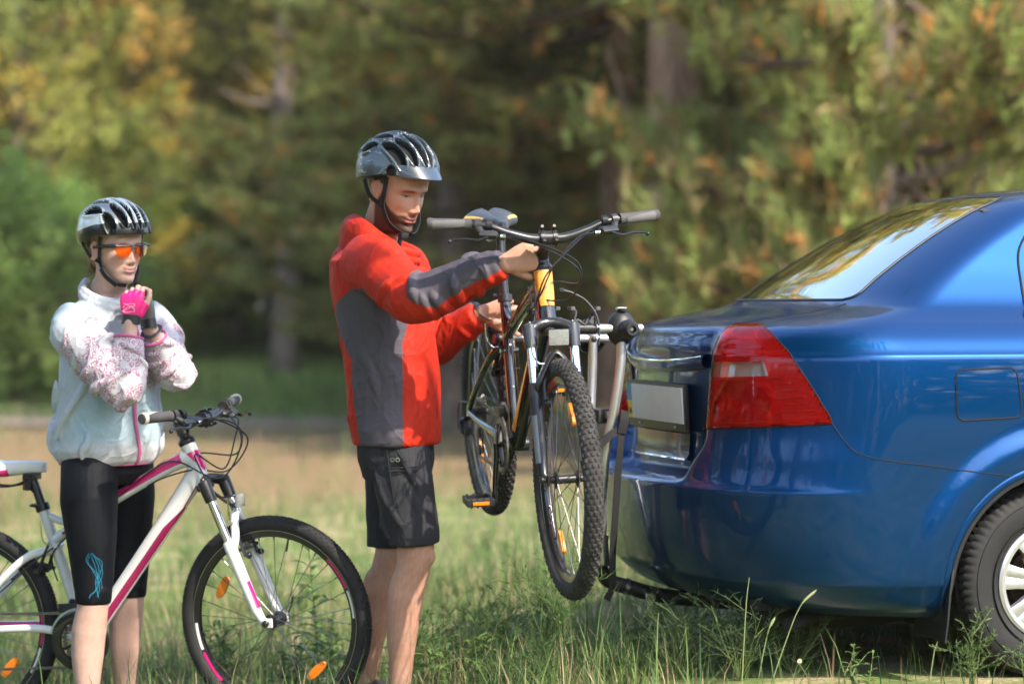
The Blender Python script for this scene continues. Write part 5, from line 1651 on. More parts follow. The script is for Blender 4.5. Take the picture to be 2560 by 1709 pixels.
        for xx in (-0.036, 0.036):
            g.box((xx, 0, 0), (0.012, 0.088, 0.022), bev=0.003)
            for yy in (-0.03, -0.01, 0.01, 0.03):
                g.box((xx, yy, 0.0125), (0.004, 0.006, 0.006)); g.box((xx, yy, -0.0125), (0.004, 0.006, 0.006))
        for yy in (-0.040, 0.040):
            g.box((0, yy, 0), (0.072, 0.009, 0.020), bev=0.003)
        g.build('pedal_cage', M_black, pd)
        for xx in (-0.0425, 0.0425):
            g = MB(); g.box((xx, 0, 0), (0.003, 0.052, 0.011), bev=0.001); g.build('pedal_reflector', M_orefl, pd)
    # cassette
    cg = MB()
    for k_ in range(7):
        rr = 0.028 + 0.0042 * k_; yy = -0.046 + 0.0048 * k_
        nt = int(rr * 2 * math.pi / 0.0127)
        a = np.linspace(0, 2 * np.pi, nt * 4, endpoint=False)
        rad = rr + 0.0025 * np.sign(np.sin(a * nt))
        o_ = np.stack([rad * np.cos(a), np.full_like(a, yy), rad * np.sin(a)], 1) + hub(0, 0, 0)
        cg.rings([o_, o_ + (0, 0.0018, 0)])
    cg.build('cassette', M_chain, bike)
    # chain: links along the upper and lower run
    ch = MB()
    def run(p, q):
        n_ = max(2, int(np.linalg.norm(q - p) / 0.0127)); dirn = unit(q - p); R_ = frame_to(dirn)
        for i_ in range(n_):
            c_ = p + (q - p) * (i_ + 0.5) / n_
            ch.box(c_, (0.0135, 0.0065 if i_ % 2 else 0.0045, 0.0085), R_, bev=0)
    yb, yr = -0.047, -0.036
    run(hub(0.0, yr, 0.040), BB + V3(-0.005, yb, 0.088))
    DR = hub(0.03, yr - 0.004, -0.125)
    run(DR + V3(0, 0, -0.018), BB + V3(-0.012, yb, -0.086))
    run(hub(0.035, yr, -0.012), DR + V3(0.018, 0, 0.085))
    for t_ in np.linspace(-1.5, 1.5, 22):
        c_ = BB + V3(math.cos(t_) * 0.0885, yb, math.sin(t_) * 0.0885)
        ch.box(c_, (0.0135, 0.006, 0.0085), frame_to(V3(-math.sin(t_), 0, math.cos(t_))))
    for t_ in np.linspace(1.7, 5.0, 12):
        ch.box(hub(math.cos(t_) * 0.041, yr, math.sin(t_) * 0.041), (0.0135, 0.006, 0.0085), frame_to(V3(-math.sin(t_), 0, math.cos(t_))))
    tag(ch.build('chain', M_chain, bike), kind='stuff')
    dr = MB()
    dr.tube(catmull([hub(0.01, -0.076, -0.022), hub(-0.012, -0.090, -0.035), hub(0.012, -0.088, -0.062), hub(0.024, -0.070, -0.072)], 5), 0.012, 10, flat=0.8)
    dr.box(hub(0.02, -0.076, -0.058), (0.05, 0.026, 0.024), bev=0.006)
    for y_ in (-0.008, 0.008):
        dr.plate([hub(0.012, yr + y_, -0.055), hub(0.042, yr + y_, -0.060), hub(0.048, yr + y_, -0.13), hub(0.018, yr + y_, -0.142)], 0.002, normal=(0, 1, 0))
    for zz in (-0.066, -0.125):
        dr.lathe([(0.0, -0.003), (0.017, -0.003), (0.019, 0.0), (0.017, 0.003), (0.0, 0.003)], hub(0.03, yr, zz), (0, 1, 0), 14)
    dr.build('rear_derailleur', M_black, bike)
    fd_ = MB(); fd_.box(BB + V3(-0.035, -0.046, 0.105), (0.075, 0.016, 0.030), rotz(0), bev=0.004)
    fd_.tube(catmull([BB + SD * 0.10 + V3(0, -0.02, 0), BB + V3(-0.03, -0.035, 0.125), BB + V3(-0.03, -0.045, 0.115)], 4), 0.010, 8)
    fd_.build('front_derailleur', M_black, bike)
    # ---------------- seat
    sc_ = MB(); sc_.lathe([(0.0185, -0.006), (0.0235, -0.004), (0.0235, 0.018), (0.0185, 0.020)], ST - SD * 0.012, SD, 18, closed_prof=True)
    sc_.tube(catmull([ST + V3(0.0, -0.022, 0.0), ST + V3(-0.028, -0.026, 0.004), ST + V3(-0.03, 0.02, 0.004)], 4), 0.0045, 8)
    sc_.build('seat_clamp', M_satin, bike)
    SP = hub(*st['saddle'])              # middle of the saddle underside
    PT = ST + SD * (np.dot(SP - ST, SD)) - SD * 0.035
    sp_ = MB(); sp_.tube([ST - SD * 0.05, PT], 0.0143, 16)
    sp_.box(PT + SD * 0.012, (0.05, 0.042, 0.022), bev=0.006)
    sp_.tube([PT + SD * 0.014 + V3(0, -0.03, 0), PT + SD * 0.014 + V3(0, 0.03, 0)], 0.009, 10)
    sp_.build('seat_post', M_satin, bike)
    rl = MB()
    for s in (1, -1):
        rl.tube(catmull([SP + V3(-0.095, s * 0.040, 0.012), SP + V3(-0.06, s * 0.026, -0.018), SP + V3(0.03, s * 0.022, -0.024), SP + V3(0.115, s * 0.010, 0.010)], 6), 0.0038, 8)
    rl.build('saddle_rails', M_satin, bike)
    xs = np.linspace(-0.135, 0.140, 40)
    wl = np.interp(xs, [-0.135, -0.12, -0.08, -0.03, 0.03, 0.09, 0.128, 0.140], [0.030, 0.062, st['sad_w'], 0.060, 0.034, 0.022, 0.017, 0.007])
    zt = np.interp(xs, [-0.135, -0.10, 0.0, 0.08, 0.140], [0.048, 0.052, 0.040, 0.040, 0.030])
    dp = np.interp(xs, [-0.135, -0.10, 0.0, 0.10, 0.140], [0.030, 0.040, 0.036, 0.026, 0.014])
    rg = []; fc = []
    for xx, w_, z_, d__ in zip(xs, wl, zt, dp):
        ang_ = np.linspace(0, 2 * np.pi, 32, endpoint=False)
        cx, sx = np.cos(ang_), np.sin(ang_)
        yy = w_ * np.sign(cx) * np.abs(cx) ** 0.75
        zz = np.where(sx >= 0, 0.018 * np.abs(sx) ** 0.8, -d__ * np.abs(sx) ** 0.9)
        zz = zz - 0.012 * np.exp(-(yy / 0.012) ** 2) * (sx > 0) * np.interp(xx, [-0.135, -0.1, 0.05, 0.1], [1.3, 1.1, 0.6, 0.0])
        zz = zz - np.abs(yy / 0.08) ** 2 * 0.014
        rg.append(np.stack([np.full(32, xx), yy, zz + z_], 1) + SP)
    sd_ = MB(); sd_.rings(rg)
    # colour panels: by ring angle
    k = 32; mi = []
    for fi, face in enumerate(sd_.f):
        if len(face) != 4: mi.append(0); continue
        j = face[0] % k; i_ = face[0] // k
        ang_ = (j + 0.5) / k * 360
        side = (ang_ < 24 or ang_ > 156) and ang_ < 204 or ang_ > 336
        if st['kind'] == 'pink':
            mi.append(1 if (ang_ > 190 and ang_ < 350 and xs[min(i_, 39)] < 0.02) else (1 if xs[min(i_, 39)] < -0.10 else 0))
        else:
            mi.append(1 if ((8 < ang_ < 34 or 146 < ang_ < 172) and -0.12 < xs[min(i_, 39)] < 0.0) else 0)
    sd_.m = mi
    sd_.build('saddle', st['sadm'], bike)
    return bike, dict(M=Mx, FH=FH, BC=BC, HB=HB, HT=HT, BB=BB, ST=ST, SP=SP, hub=hub, leg=leg)

knob_mtb = dict(n=66, skew=0.0, cols=[(0, 0.0100, 0.0105, 0.0045, 0.0), (15, 0.0085, 0.010, 0.0045, 0.5), (33, 0.0085, 0.0105, 0.0045, 0.0), (52, 0.0085, 0.011, 0.0045, 0.5), (70, 0.007, 0.009, 0.004, 0.0)])
knob_fine = dict(n=84, skew=0.35, cols=[(0, 0.010, 0.007, 0.0028, 0.0), (20, 0.009, 0.0075, 0.0028, 0.5), (42, 0.010, 0.0075, 0.003, 0.0), (62, 0.009, 0.006, 0.0028, 0.5)])

STYLE_PINK = dict(kind='pink', bb=-0.05, rtilt=0.0, hlen=0.135, R=0.335, tw=0.0255, knob=knob_fine, tyre=M_tyreb, rim=M_rimblk, spoke=M_spoke, paint=M_white, accent=M_pink, accent2=M_pinkd,
                  st_len=0.455, tt_at=0.335, spacers=3, bar=(-0.207, 0, 0.648), bar_w=0.62, bar_rise=0.030, bar_back=0.045, loop=1.0, crown=M_satin, lower=M_white, low_at=0.205, arch=0.108,
                  crank=R(-82), crankm=M_satin, saddle=(0.175, 0, 0.478), sad_w=0.082, spin=0.35,
                  refl_f=(150, -50), refl_r=(-42, 138), rimdec=[(196, 214, M_white), (216, 238, M_pink), (16, 34, M_white), (36, 58, M_pink)],
                  sadm=[M_white, M_pink])
STYLE_ORANGE = dict(kind='orange', bb=-0.03, rtilt=0.35, hlen=0.168, R=0.345, tw=0.028, knob=knob_mtb, tyre=M_tyred, rim=M_rimblk, spoke=M_spoke, paint=M_gloss, accent=M_orng, accent2=M_red,
                    st_len=0.47, tt_at=0.345, spacers=1, bar=(-0.200, 0, 0.672), bar_w=0.685, bar_rise=0.045, bar_back=0.050, loop=1.25, crown=mat('dark_grey_fork', (0.035, 0.035, 0.037), 0.3, 0.3, coat=0.6), lower=M_satin, low_at=0.205, arch=0.112,
                    crank=R(-84), crankm=M_gloss, saddle=(0.160, 0, 0.610), sad_w=0.092, spin=0.1,
                    refl_f=(70, 250), refl_r=(60, 230), sadm=[mat('saddle_grey', (0.05, 0.058, 0.072), 0.5, bump=0.2, bscale=500), mat('saddle_gold', (0.62, 0.40, 0.10), 0.5)])

bike_pink, BP = make_bike('bicycle', 'white bicycle with pink stripes straddled by the person in black leggings', (-1.800, 7.935, 0.290), (-0.750, 7.69, 0.340), 0.0, STYLE_PINK, 'bicycles')
bike_orange, BO = make_bike('bicycle', 'black mountain bike with orange head tube lifted beside the blue car', (-0.078, 8.00, 0.992), (0.157, 6.93, 0.842), R(2.6), STYLE_ORANGE, 'bicycles')

def steer(bike, D, ang):
    """Turn fork, front wheel, stem and bar about the steering axis."""
    o = Vector(D['HT'].tolist()); ax = Vector((-0.358, 0, 0.934))
    M = Matrix.Translation(o) @ Matrix.Rotation(ang, 4, ax) @ Matrix.Translation(-o)
    for ch in bike.children:
        n = ch.name.split('.')[0]
        if n in ('fork', 'handlebar', 'stem', 'front_reflector', 'reflector_bracket') or (n == 'wheel' and ch.location.x > 0.5):
            ch.matrix_local = M @ ch.matrix_local

def front_reflector(bike, D, off, size, tilt=0.0):
    c = D['HB'] + V3(*off)
    b = MB(); b.box(c, (0.010, size[0], size[1]), bev=0.004); b.build('front_reflector', M_wrefl, bike)
    b = MB(); b.box(c - V3(0.006, 0, 0), (0.006, size[0] * 0.8, size[1] * 0.8), bev=0.002)
    b.tube(catmull([c - V3(0.006, 0, 0), c - V3(0.02, 0, 0.02), D['HB'] + V3(0.02, 0, off[2] * 0.4)], 4), 0.006, 8); b.build('reflector_bracket', M_black, bike)
front_reflector(bike_pink, BP, (0.125, 0.0, -0.055), (0.052, 0.042))
front_reflector(bike_orange, BO, (0.082, 0.012, -0.018), (0.060, 0.046))
bpy.context.view_layer.update()
steer(bike_pink, BP, R(-9))
# red lamp on the white bicycle's seat post
_b = MB(); _c = BP['ST'] + V3(-0.050, 0, 0.075)
_b.box(_c + V3(0.01, 0, 0), (0.022, 0.034, 0.048), bev=0.005); _b.tube([_c + V3(0.016, 0, -0.016), BP['ST'] + V3(-0.01, 0, 0.03)], 0.008, 8)
_b.build('rear_lamp', M_black, bike_pink)
_b = MB(); _b.box(_c - V3(0.004, 0, 0), (0.010, 0.030, 0.044), bev=0.004); _b.build('rear_reflector', mat('red_reflector', (0.25, 0.008, 0.006), 0.25, coat=0.8), bike_pink)
# bottle cage bosses and the lettering mark on the down tube are tiny bolts
for _k, _t in enumerate((0.30, 0.52)):
    _p = BO['BB'] + V3(-0.30, 0, 0.954) * _t * 0.6
    _b = MB(); _b.lathe([(0.0, 0.0), (0.0045, 0.0), (0.0045, 0.003), (0.002, 0.004), (0.0, 0.004)], _p + V3(0.0175, 0, 0.005), (1, 0, 0.3), 10); _b.build('cage_bolt', M_steel, bike_orange)
# ================================================================== TOW-BAR BIKE RACK (same local axes as the car)
rack = empty('bike_rack', CAR_POS, (0, 0, CAR_YAW), 'silver and black bike rack fixed behind the blue car', 'bike rack')
ZA, ZB = 1.045, 1.010
M_rsil = mat('rack_silver', (0.60, 0.60, 0.62), 0.36, 0.85, rvar=0.05, vscale=40)
for (yy, zz, x0) in ((-0.15, ZA, -0.36), (0.15, ZB, -0.386)):
    b = MB(); b.tube([(x0, yy, zz), (0.005, yy, zz)], 0.0140, 20); bar = b.build('carrier_bar', M_rsil, rack)
    b = MB(); b.lathe([(0.0, -0.004), (0.012, -0.004), (0.0145, 0.0), (0.0145, 0.012), (0.0, 0.012)], (x0, yy, zz), (1, 0, 0), 16)
    b.lathe([(0.0, 0.0), (0.0125, 0.0), (0.0125, 0.005), (0.0, 0.005)], (0.004, yy, zz), (1, 0, 0), 16); b.build('bar_cap', M_black, bar)
# rubber sleeve on the far bar and its red end
b = MB(); b.lathe([(0.0145, 0.0), (0.018, 0.002), (0.018, 0.088), (0.0145, 0.09)], (-0.386, 0.15, ZB), (1, 0, 0), 20, closed_prof=True); b.build('bar_sleeve', M_black, rack)
b = MB(); b.lathe([(0.0, -0.002), (0.0165, -0.002), (0.0165, 0.003), (0.0, 0.003)], (-0.389, 0.15, ZB), (1, 0, 0), 20); b.build('bar_end_disc', mat('red_plastic', (0.30, 0.02, 0.015), 0.5), rack)
# upright poles, curving down to the joint
J = V3(-0.080, -0.012, 0.325)
polA = catmull([(-0.062, -0.150, ZA - 0.03), (-0.064, -0.148, 0.93), (-0.080, -0.138, 0.80), (-0.100, -0.112, 0.66), (-0.096, -0.066, 0.50), (-0.086, -0.030, 0.36)], 8)
polB = catmull([(-0.062, 0.140, ZB + 0.022), (-0.062, 0.140, 0.92), (-0.070, 0.132, 0.78), (-0.088, 0.100, 0.62), (-0.090, 0.050, 0.48), (-0.084, 0.010, 0.36)], 8)
b = MB(); b.tube(polA, 0.0152, 18); b.build('upright_pole', M_rsil, rack)
b = MB(); b.tube(polB, 0.0145, 18); b.build('upright_pole', M_rsil, rack)
b = MB(); b.ell((-0.062, 0.140 - 0.0145, ZB - 0.002), (0.010, 0.006, 0.010), nu=14, nv=8); b.build('pole_bolt', M_black, rack)
# joint clamps
b = MB(); b.lathe([(0.0205, -0.05), (0.022, -0.048), (0.022, 0.030), (0.024, 0.034), (0.024, 0.044), (0.018, 0.046)], (-0.086, -0.030, 0.345), (0.0, 0.2, 1), 20, caps=True); b.build('pole_clamp', M_alu, rack)
b = MB(); b.lathe([(0.0205, -0.05), (0.021, -0.048), (0.021, 0.030), (0.0, 0.030)], (-0.084, 0.012, 0.345), (0.0, -0.2, 1), 20); b.build('pole_clamp', M_alu, rack)
# round pivot knob and its smaller cap
kn = empty('pivot_knob', (0, 0, 0), parent=rack)
c = V3(-0.060, -0.150, ZA)
b = MB(); b.ell(c + V3(0, 0.012, 0), (0.046, 0.040, 0.056), nu=28, nv=18); b.lathe([(0.0, 0.054), (0.014, 0.054), (0.015, 0.062), (0.0, 0.062)], c, (0, 0, 1), 16); b.build('knob_ball', M_black, kn)
b = MB(); b.lathe([(0.020, 0.0), (0.029, 0.012), (0.030, 0.028), (0.026, 0.050), (0.020, 0.058), (0.011, 0.058), (0.011, 0.042), (0.0, 0.042)], c + V3(0.006, -0.012, -0.002), (0.12, -1, 0), 24, caps=False); b.build('knob_cap', M_black, kn)
b = MB(); b.lathe([(0.0, 0.043), (0.006, 0.043), (0.006, 0.050), (0.0, 0.050)], c + V3(0.006, -0.012, -0.002), (0.12, -1, 0), 6); b.build('knob_screw', M_steel, kn)
b = MB(); b.box(c + V3(0, 0.01, 0.062), (0.030, 0.026, 0.008), bev=0.002); b.build('release_button', M_alu, kn)
# far pivot disc with its ribs
dc = V3(-0.058, 0.176, ZB); b = MB()
b.lathe([(0.046, -0.012), (0.049, -0.010), (0.049, 0.010), (0.046, 0.012)], dc, (0, 1, 0), 40, closed_prof=True)
for k in range(5):
    y_ = -0.038 + k * 0.019; h_ = math.sqrt(max(0, 0.047 ** 2 - y_ ** 2))
    b.box(dc + V3(y_, 0, 0), (0.003, 0.012, 2 * h_)); b.box(dc + V3(0, 0, y_), (2 * h_, 0.012, 0.003))
b.lathe([(0.0, 0.004), (0.046, 0.004), (0.046, 0.008), (0.0, 0.008)], dc, (0, 1, 0), 32)
b.build('pivot_disc', M_black, rack)
# cradles with prongs
M_rubg = mat('grey_rubber', (0.075, 0.078, 0.085), 0.6, bump=0.2, bscale=400)
def cradle(x, y, z, strap):
    cr = empty('cradle', (x, y, z), parent=rack)
    b = MB(); b.lathe([(0.0145, -0.040), (0.0175, -0.038), (0.0175, 0.038), (0.0145, 0.040)], (0, 0, 0), (1, 0, 0), 20, closed_prof=True); b.build('cradle_sleeve', M_black, cr)
    for sx, lean in ((-1, -0.5), (1, 0.5)):
        b = MB()
        pr = catmull([(sx * 0.034, 0, 0.012), (sx * 0.034, 0, 0.032), (sx * 0.030, 0, 0.052), (sx * 0.044, 0, 0.064)], 5)
        b.tube(pr, np.linspace(0.0065, 0.0055, len(pr)), 8, flat=0.7); 
        for yo in (-0.016, 0.016):
            b.tube(pr + V3(0, yo, 0), np.linspace(0.0055, 0.005, len(pr)), 8, flat=0.7)
        b.box((sx * 0.041, 0, 0.062), (0.014, 0.046, 0.012), rotz(0), bev=0.003)
        b.build('cradle_prong', M_rubg, cr)
    b = MB()
    zig = [(-0.034, 0.018), (-0.024, 0.028), (-0.014, 0.022), (0.0, 0.012), (0.008, 0.030), (0.016, 0.020), (0.024, 0.034), (0.034, 0.040)]
    for yo in (-0.014, 0.014):
        b.tube([(a_, yo, z_) for a_, z_ in zig], 0.0042, 6)
    b.plate([(a_, -0.014, z_ - 0.002) for a_, z_ in zig] + [(0.034, -0.014, 0.012), (-0.034, -0.014, 0.012)], 0.028, normal=(0, 1, 0))
    b.build('cradle_bed', M_rubg, cr)
    if strap:
        b = MB()
        sp = catmull([(-0.070, -0.010, 0.118), (-0.040, -0.012, 0.110), (0.000, -0.014, 0.088), (0.030, -0.018, 0.052), (0.042, -0.022, 0.012), (0.044, -0.020, -0.028), (0.044, -0.012, -0.050)], 6)
        b.tube(sp, np.interp(np.linspace(0, 1, len(sp)), [0, 0.1, 1], [0.0070, 0.0055, 0.0052]), 8, flat=0.6)
        b.build('rubber_strap', M_rubg, cr)
        b = MB(); b.box((-0.074, -0.010, 0.119), (0.016, 0.013, 0.012), bev=0.003); b.build('strap_tip', M_black, cr)
cradle(-0.185, -0.15, ZA, True)
cradle(-0.215, 0.15, ZB, False)
cradle(-0.315, -0.15, ZA, False)
# wheel holder between the poles with its buckle
b = MB(); b.box((-0.095, -0.045, 0.770), (0.070, 0.110, 0.046), rotz(0.15), bev=0.014); b.build('wheel_stay', M_black, rack)
b = MB(); b.box((-0.085, -0.112, 0.776), (0.034, 0.018, 0.022), rotz(0.15), bev=0.004); b.tube([(-0.098, -0.122, 0.776), (-0.072, -0.122, 0.778)], 0.007, 10); b.build('buckle', M_alu, rack)
# webbing straps
M_web = mat('black_webbing', (0.012, 0.012, 0.013), 0.85, bump=0.6, bscale=700)
def webbing(pts, w, nrm):
    P = catmull(pts, 8); b = MB(); U = unit(nrm); rg = []
    T = np.gradient(P, axis=0)
    for p, t in zip(P, T):
        s_ = unit(np.cross(unit(t), U)); n_ = unit(np.cross(s_, t))
        rg.append(np.array([p - s_ * w / 2 - n_ * 0.001, p + s_ * w / 2 - n_ * 0.001, p + s_ * w / 2 + n_ * 0.001, p - s_ * w / 2 + n_ * 0.001]))
    b.rings(rg); return b.build('webbing', M_web, rack)
webbing([(-0.055, -0.150, 0.775), (-0.066, -0.160, 0.70), (-0.072, -0.150, 0.60), (-0.074, -0.125, 0.45), (-0.072, -0.095, 0.33), (-0.070, -0.085, 0.24), (-0.090, -0.09, 0.195)], 0.026, (0.35, -1, 0))
webbing([(-0.060, -0.160, 0.735), (-0.105, -0.17, 0.715), (-0.150, -0.17, 0.672)], 0.024, (0.2, -1, 0.2))
webbing([(-0.052, -0.158, 0.790), (-0.058, -0.168, 0.76), (-0.066, -0.165, 0.72)], 0.034, (0.35, -1, 0))
# black arm down to the tow bar
b = MB()
arm = catmull([(-0.085, -0.01, 0.325), (-0.083, -0.01, 0.285), (-0.055, -0.01, 0.245), (0.02, -0.01, 0.220), (0.11, -0.01, 0.195), (0.25, -0.01, 0.175), (0.45, -0.01, 0.160), (0.75, 0.0, 0.165)], 8)
b.tube(arm, 0.024, 16)
b.build('tow_arm', M_black, rack)
b = MB(); b.plate([(0.055, -0.036, 0.205), (0.085, -0.036, 0.20), (0.080, -0.036, 0.150), (0.068, -0.036, 0.140), (0.060, -0.036, 0.160)], 0.006, normal=(0, -1, 0)); b.build('safety_tab', M_steel, rack)
b = MB(); b.lathe([(0.025, -0.006), (0.027, -0.006), (0.027, 0.006), (0.025, 0.006)], (0.0, -0.01, 0.226), (1, 0, -0.3), 18, closed_prof=True); b.build('arm_collar', M_steel, rack)
# ================================================================== PEOPLE
def head_rings(p):
    """Closed head surface in head axes (x forward, y left, z up, origin between the ears at eye height)."""
    zs = np.concatenate([np.linspace(-0.150, -0.118, 8), np.linspace(-0.116, 0.030, 98), np.linspace(0.032, 0.114, 36)])
    s = p['s']
    xf = np.interp(zs, [-0.150, -0.128, -0.121, -0.114, -0.104, -0.094, -0.086, -0.078, -0.070, -0.062, -0.050, -0.030, -0.010, 0.004, 0.020, 0.045, 0.070, 0.092, 0.108, 0.114],
                   [0.015, 0.030, 0.058, 0.078, 0.0855, 0.0835, 0.0820, 0.0850, 0.0865, 0.0870, 0.0850, 0.0855, 0.0850, 0.0850, 0.0905, 0.0900, 0.0790, 0.0560, 0.0270, 0.004])
    xb = np.interp(zs, [-0.150, -0.100, -0.070, -0.040, -0.010, 0.030, 0.060, 0.085, 0.105, 0.114], [-0.055, -0.056, -0.062, -0.078, -0.092, -0.099, -0.094, -0.073, -0.036, -0.004])
    w = np.interp(zs, [-0.150, -0.125, -0.115, -0.105, -0.090, -0.070, -0.045, -0.015, 0.015, 0.045, 0.070, 0.092, 0.108, 0.114],
                  [0.046, 0.048, 0.050, 0.052, 0.0565, 0.0615, 0.0665, 0.0710, 0.0735, 0.0750, 0.0690, 0.0500, 0.0240, 0.004])
    wf = np.interp(zs, [-0.150, -0.120, -0.108, -0.095, -0.075, -0.050, -0.02, 0.02, 0.114], [0.8, 0.62, 0.66, 0.76, 0.86, 0.94, 0.98, 1.0, 1.0])   # the jaw narrows forward
    K = 120
    phi = np.linspace(-np.pi, np.pi, K, endpoint=False)
    rings = []
    for z, f, b, ww, wfr in zip(zs, xf, xb, w, wf):
        c, sn = np.cos(phi), np.sin(phi)
        e = 0.84
        x = np.where(c >= 0, f * np.abs(c) ** e, b * np.abs(c))
        y = ww * np.sign(sn) * np.abs(sn) ** np.where(c >= 0, 0.92, 1.0)
        y = y * (1 - (1 - wfr) * np.clip(c, 0, 1) ** 0.7)
        front = np.clip(c * 3, 0, 1)
        g = lambda yc, zc, sy, sz: np.exp(-((y - yc) / sy) ** 2 - ((z - zc) / sz) ** 2)
        g2 = lambda yc, zc, sy, sz: g(yc, zc, sy, sz) + g(-yc, zc, sy, sz)
        # nose
        nh = np.interp(z, [-0.058, -0.052, -0.046, -0.039, -0.030, -0.016, -0.002, 0.010, 0.022], [0.0, 0.005, 0.016, 0.0235, 0.0200, 0.0135, 0.0085, 0.0050, 0.0]) * p['nose']
        nw = np.interp(z, [-0.055, -0.042, -0.030, -0.005, 0.02], [0.0105, 0.0105, 0.0085, 0.0065, 0.009])
        d = nh * np.exp(-(y / nw) ** 2)
        d += 0.0085 * g2(0.0125, -0.0445, 0.0055, 0.0065) * p['nose']
        # brow, sockets, cheeks
        d += p['brow'] * (g2(0.026, 0.0185, 0.020, 0.0085))
        d -= 0.0115 * g2(0.0315, 0.0005, 0.0165, 0.0105)
        d += 0.0068 * g2(0.0315, -0.0005, 0.0105, 0.0075)            # eyeball under the lids
        d += 0.0045 * g2(0.043, -0.032, 0.016, 0.016) * p['cheek']
        d -= 0.003 * g2(0.030, -0.062, 0.010, 0.012)
        # mouth
        mw = p['mouth']
        cz = p['smile'] * np.clip((np.abs(y) / mw), 0, 1) ** 2
        zz = z - cz
        my = np.exp(-(np.abs(y) / mw) ** 4)
        d += (0.0050 * np.exp(-((zz + 0.0650) / 0.0040) ** 2) - 0.0055 * np.exp(-((zz + 0.0705) / 0.0021) ** 2) + 0.0056 * np.exp(-((zz + 0.0765) / 0.0046) ** 2) - 0.0035 * np.exp(-((zz + 0.0880) / 0.0055) ** 2)) * my
        d += 0.0045 * g(0, -0.104, 0.016, 0.012) * p['chin']
        rings.append(np.stack([x + d * front, y, np.full(K, z)], 1) * s)
    return rings

def add_head(mb, M, p):
    rings = [r @ M[:3, :3].T + M[:3, 3] for r in head_rings(p)]
    mb.rings(rings)
    s = p['s']
    for sd in (1, -1):
        c = np.array([-0.010, sd * 0.0735, -0.012]) * s
        Re = rotz(sd * -0.45) @ np.array([[1, 0, 0], [0, 1, 0], [0, 0, 1.0]])
        ear = MB()
        # rim of the ear, lobe and bowl
        a = np.linspace(0.3, 5.4, 26)
        rim = np.stack([-0.013 * np.cos(a) - 0.002, 0 * a + 0.006, 0.029 * np.sin(a)], 1)
        ear.tube(rim, np.interp(np.arange(26), [0, 6, 14, 20, 25], [0.0035, 0.0045, 0.005, 0.0055, 0.006]), 8)
        ear.ell((-0.002, 0.001, 0.0), (0.013, 0.006, 0.026))
        for v in ear.v:
            v[:, 1] *= sd
        vv = [np.asarray(v) @ Re.T * s + c for v in ear.v]
        for v, f0 in zip(vv, range(len(vv))):
            pass
        off = 0; allv = np.concatenate(vv)
        mb.add(allv @ M[:3, :3].T + M[:3, 3], ear.f)

def head_matrix(pos, az, pitch, roll):
    """az: azimuth of the gaze in the ground plane (radians, from +x); pitch up positive."""
    Rm = Matrix.Rotation(az, 4, 'Z') @ Matrix.Rotation(-pitch, 4, 'Y') @ Matrix.Rotation(roll, 4, 'X')
    Rm.translation = Vector(pos)
    return np.array(Rm)

def head_local(P, M):
    return (P - M[:3, 3]) @ M[:3, :3]

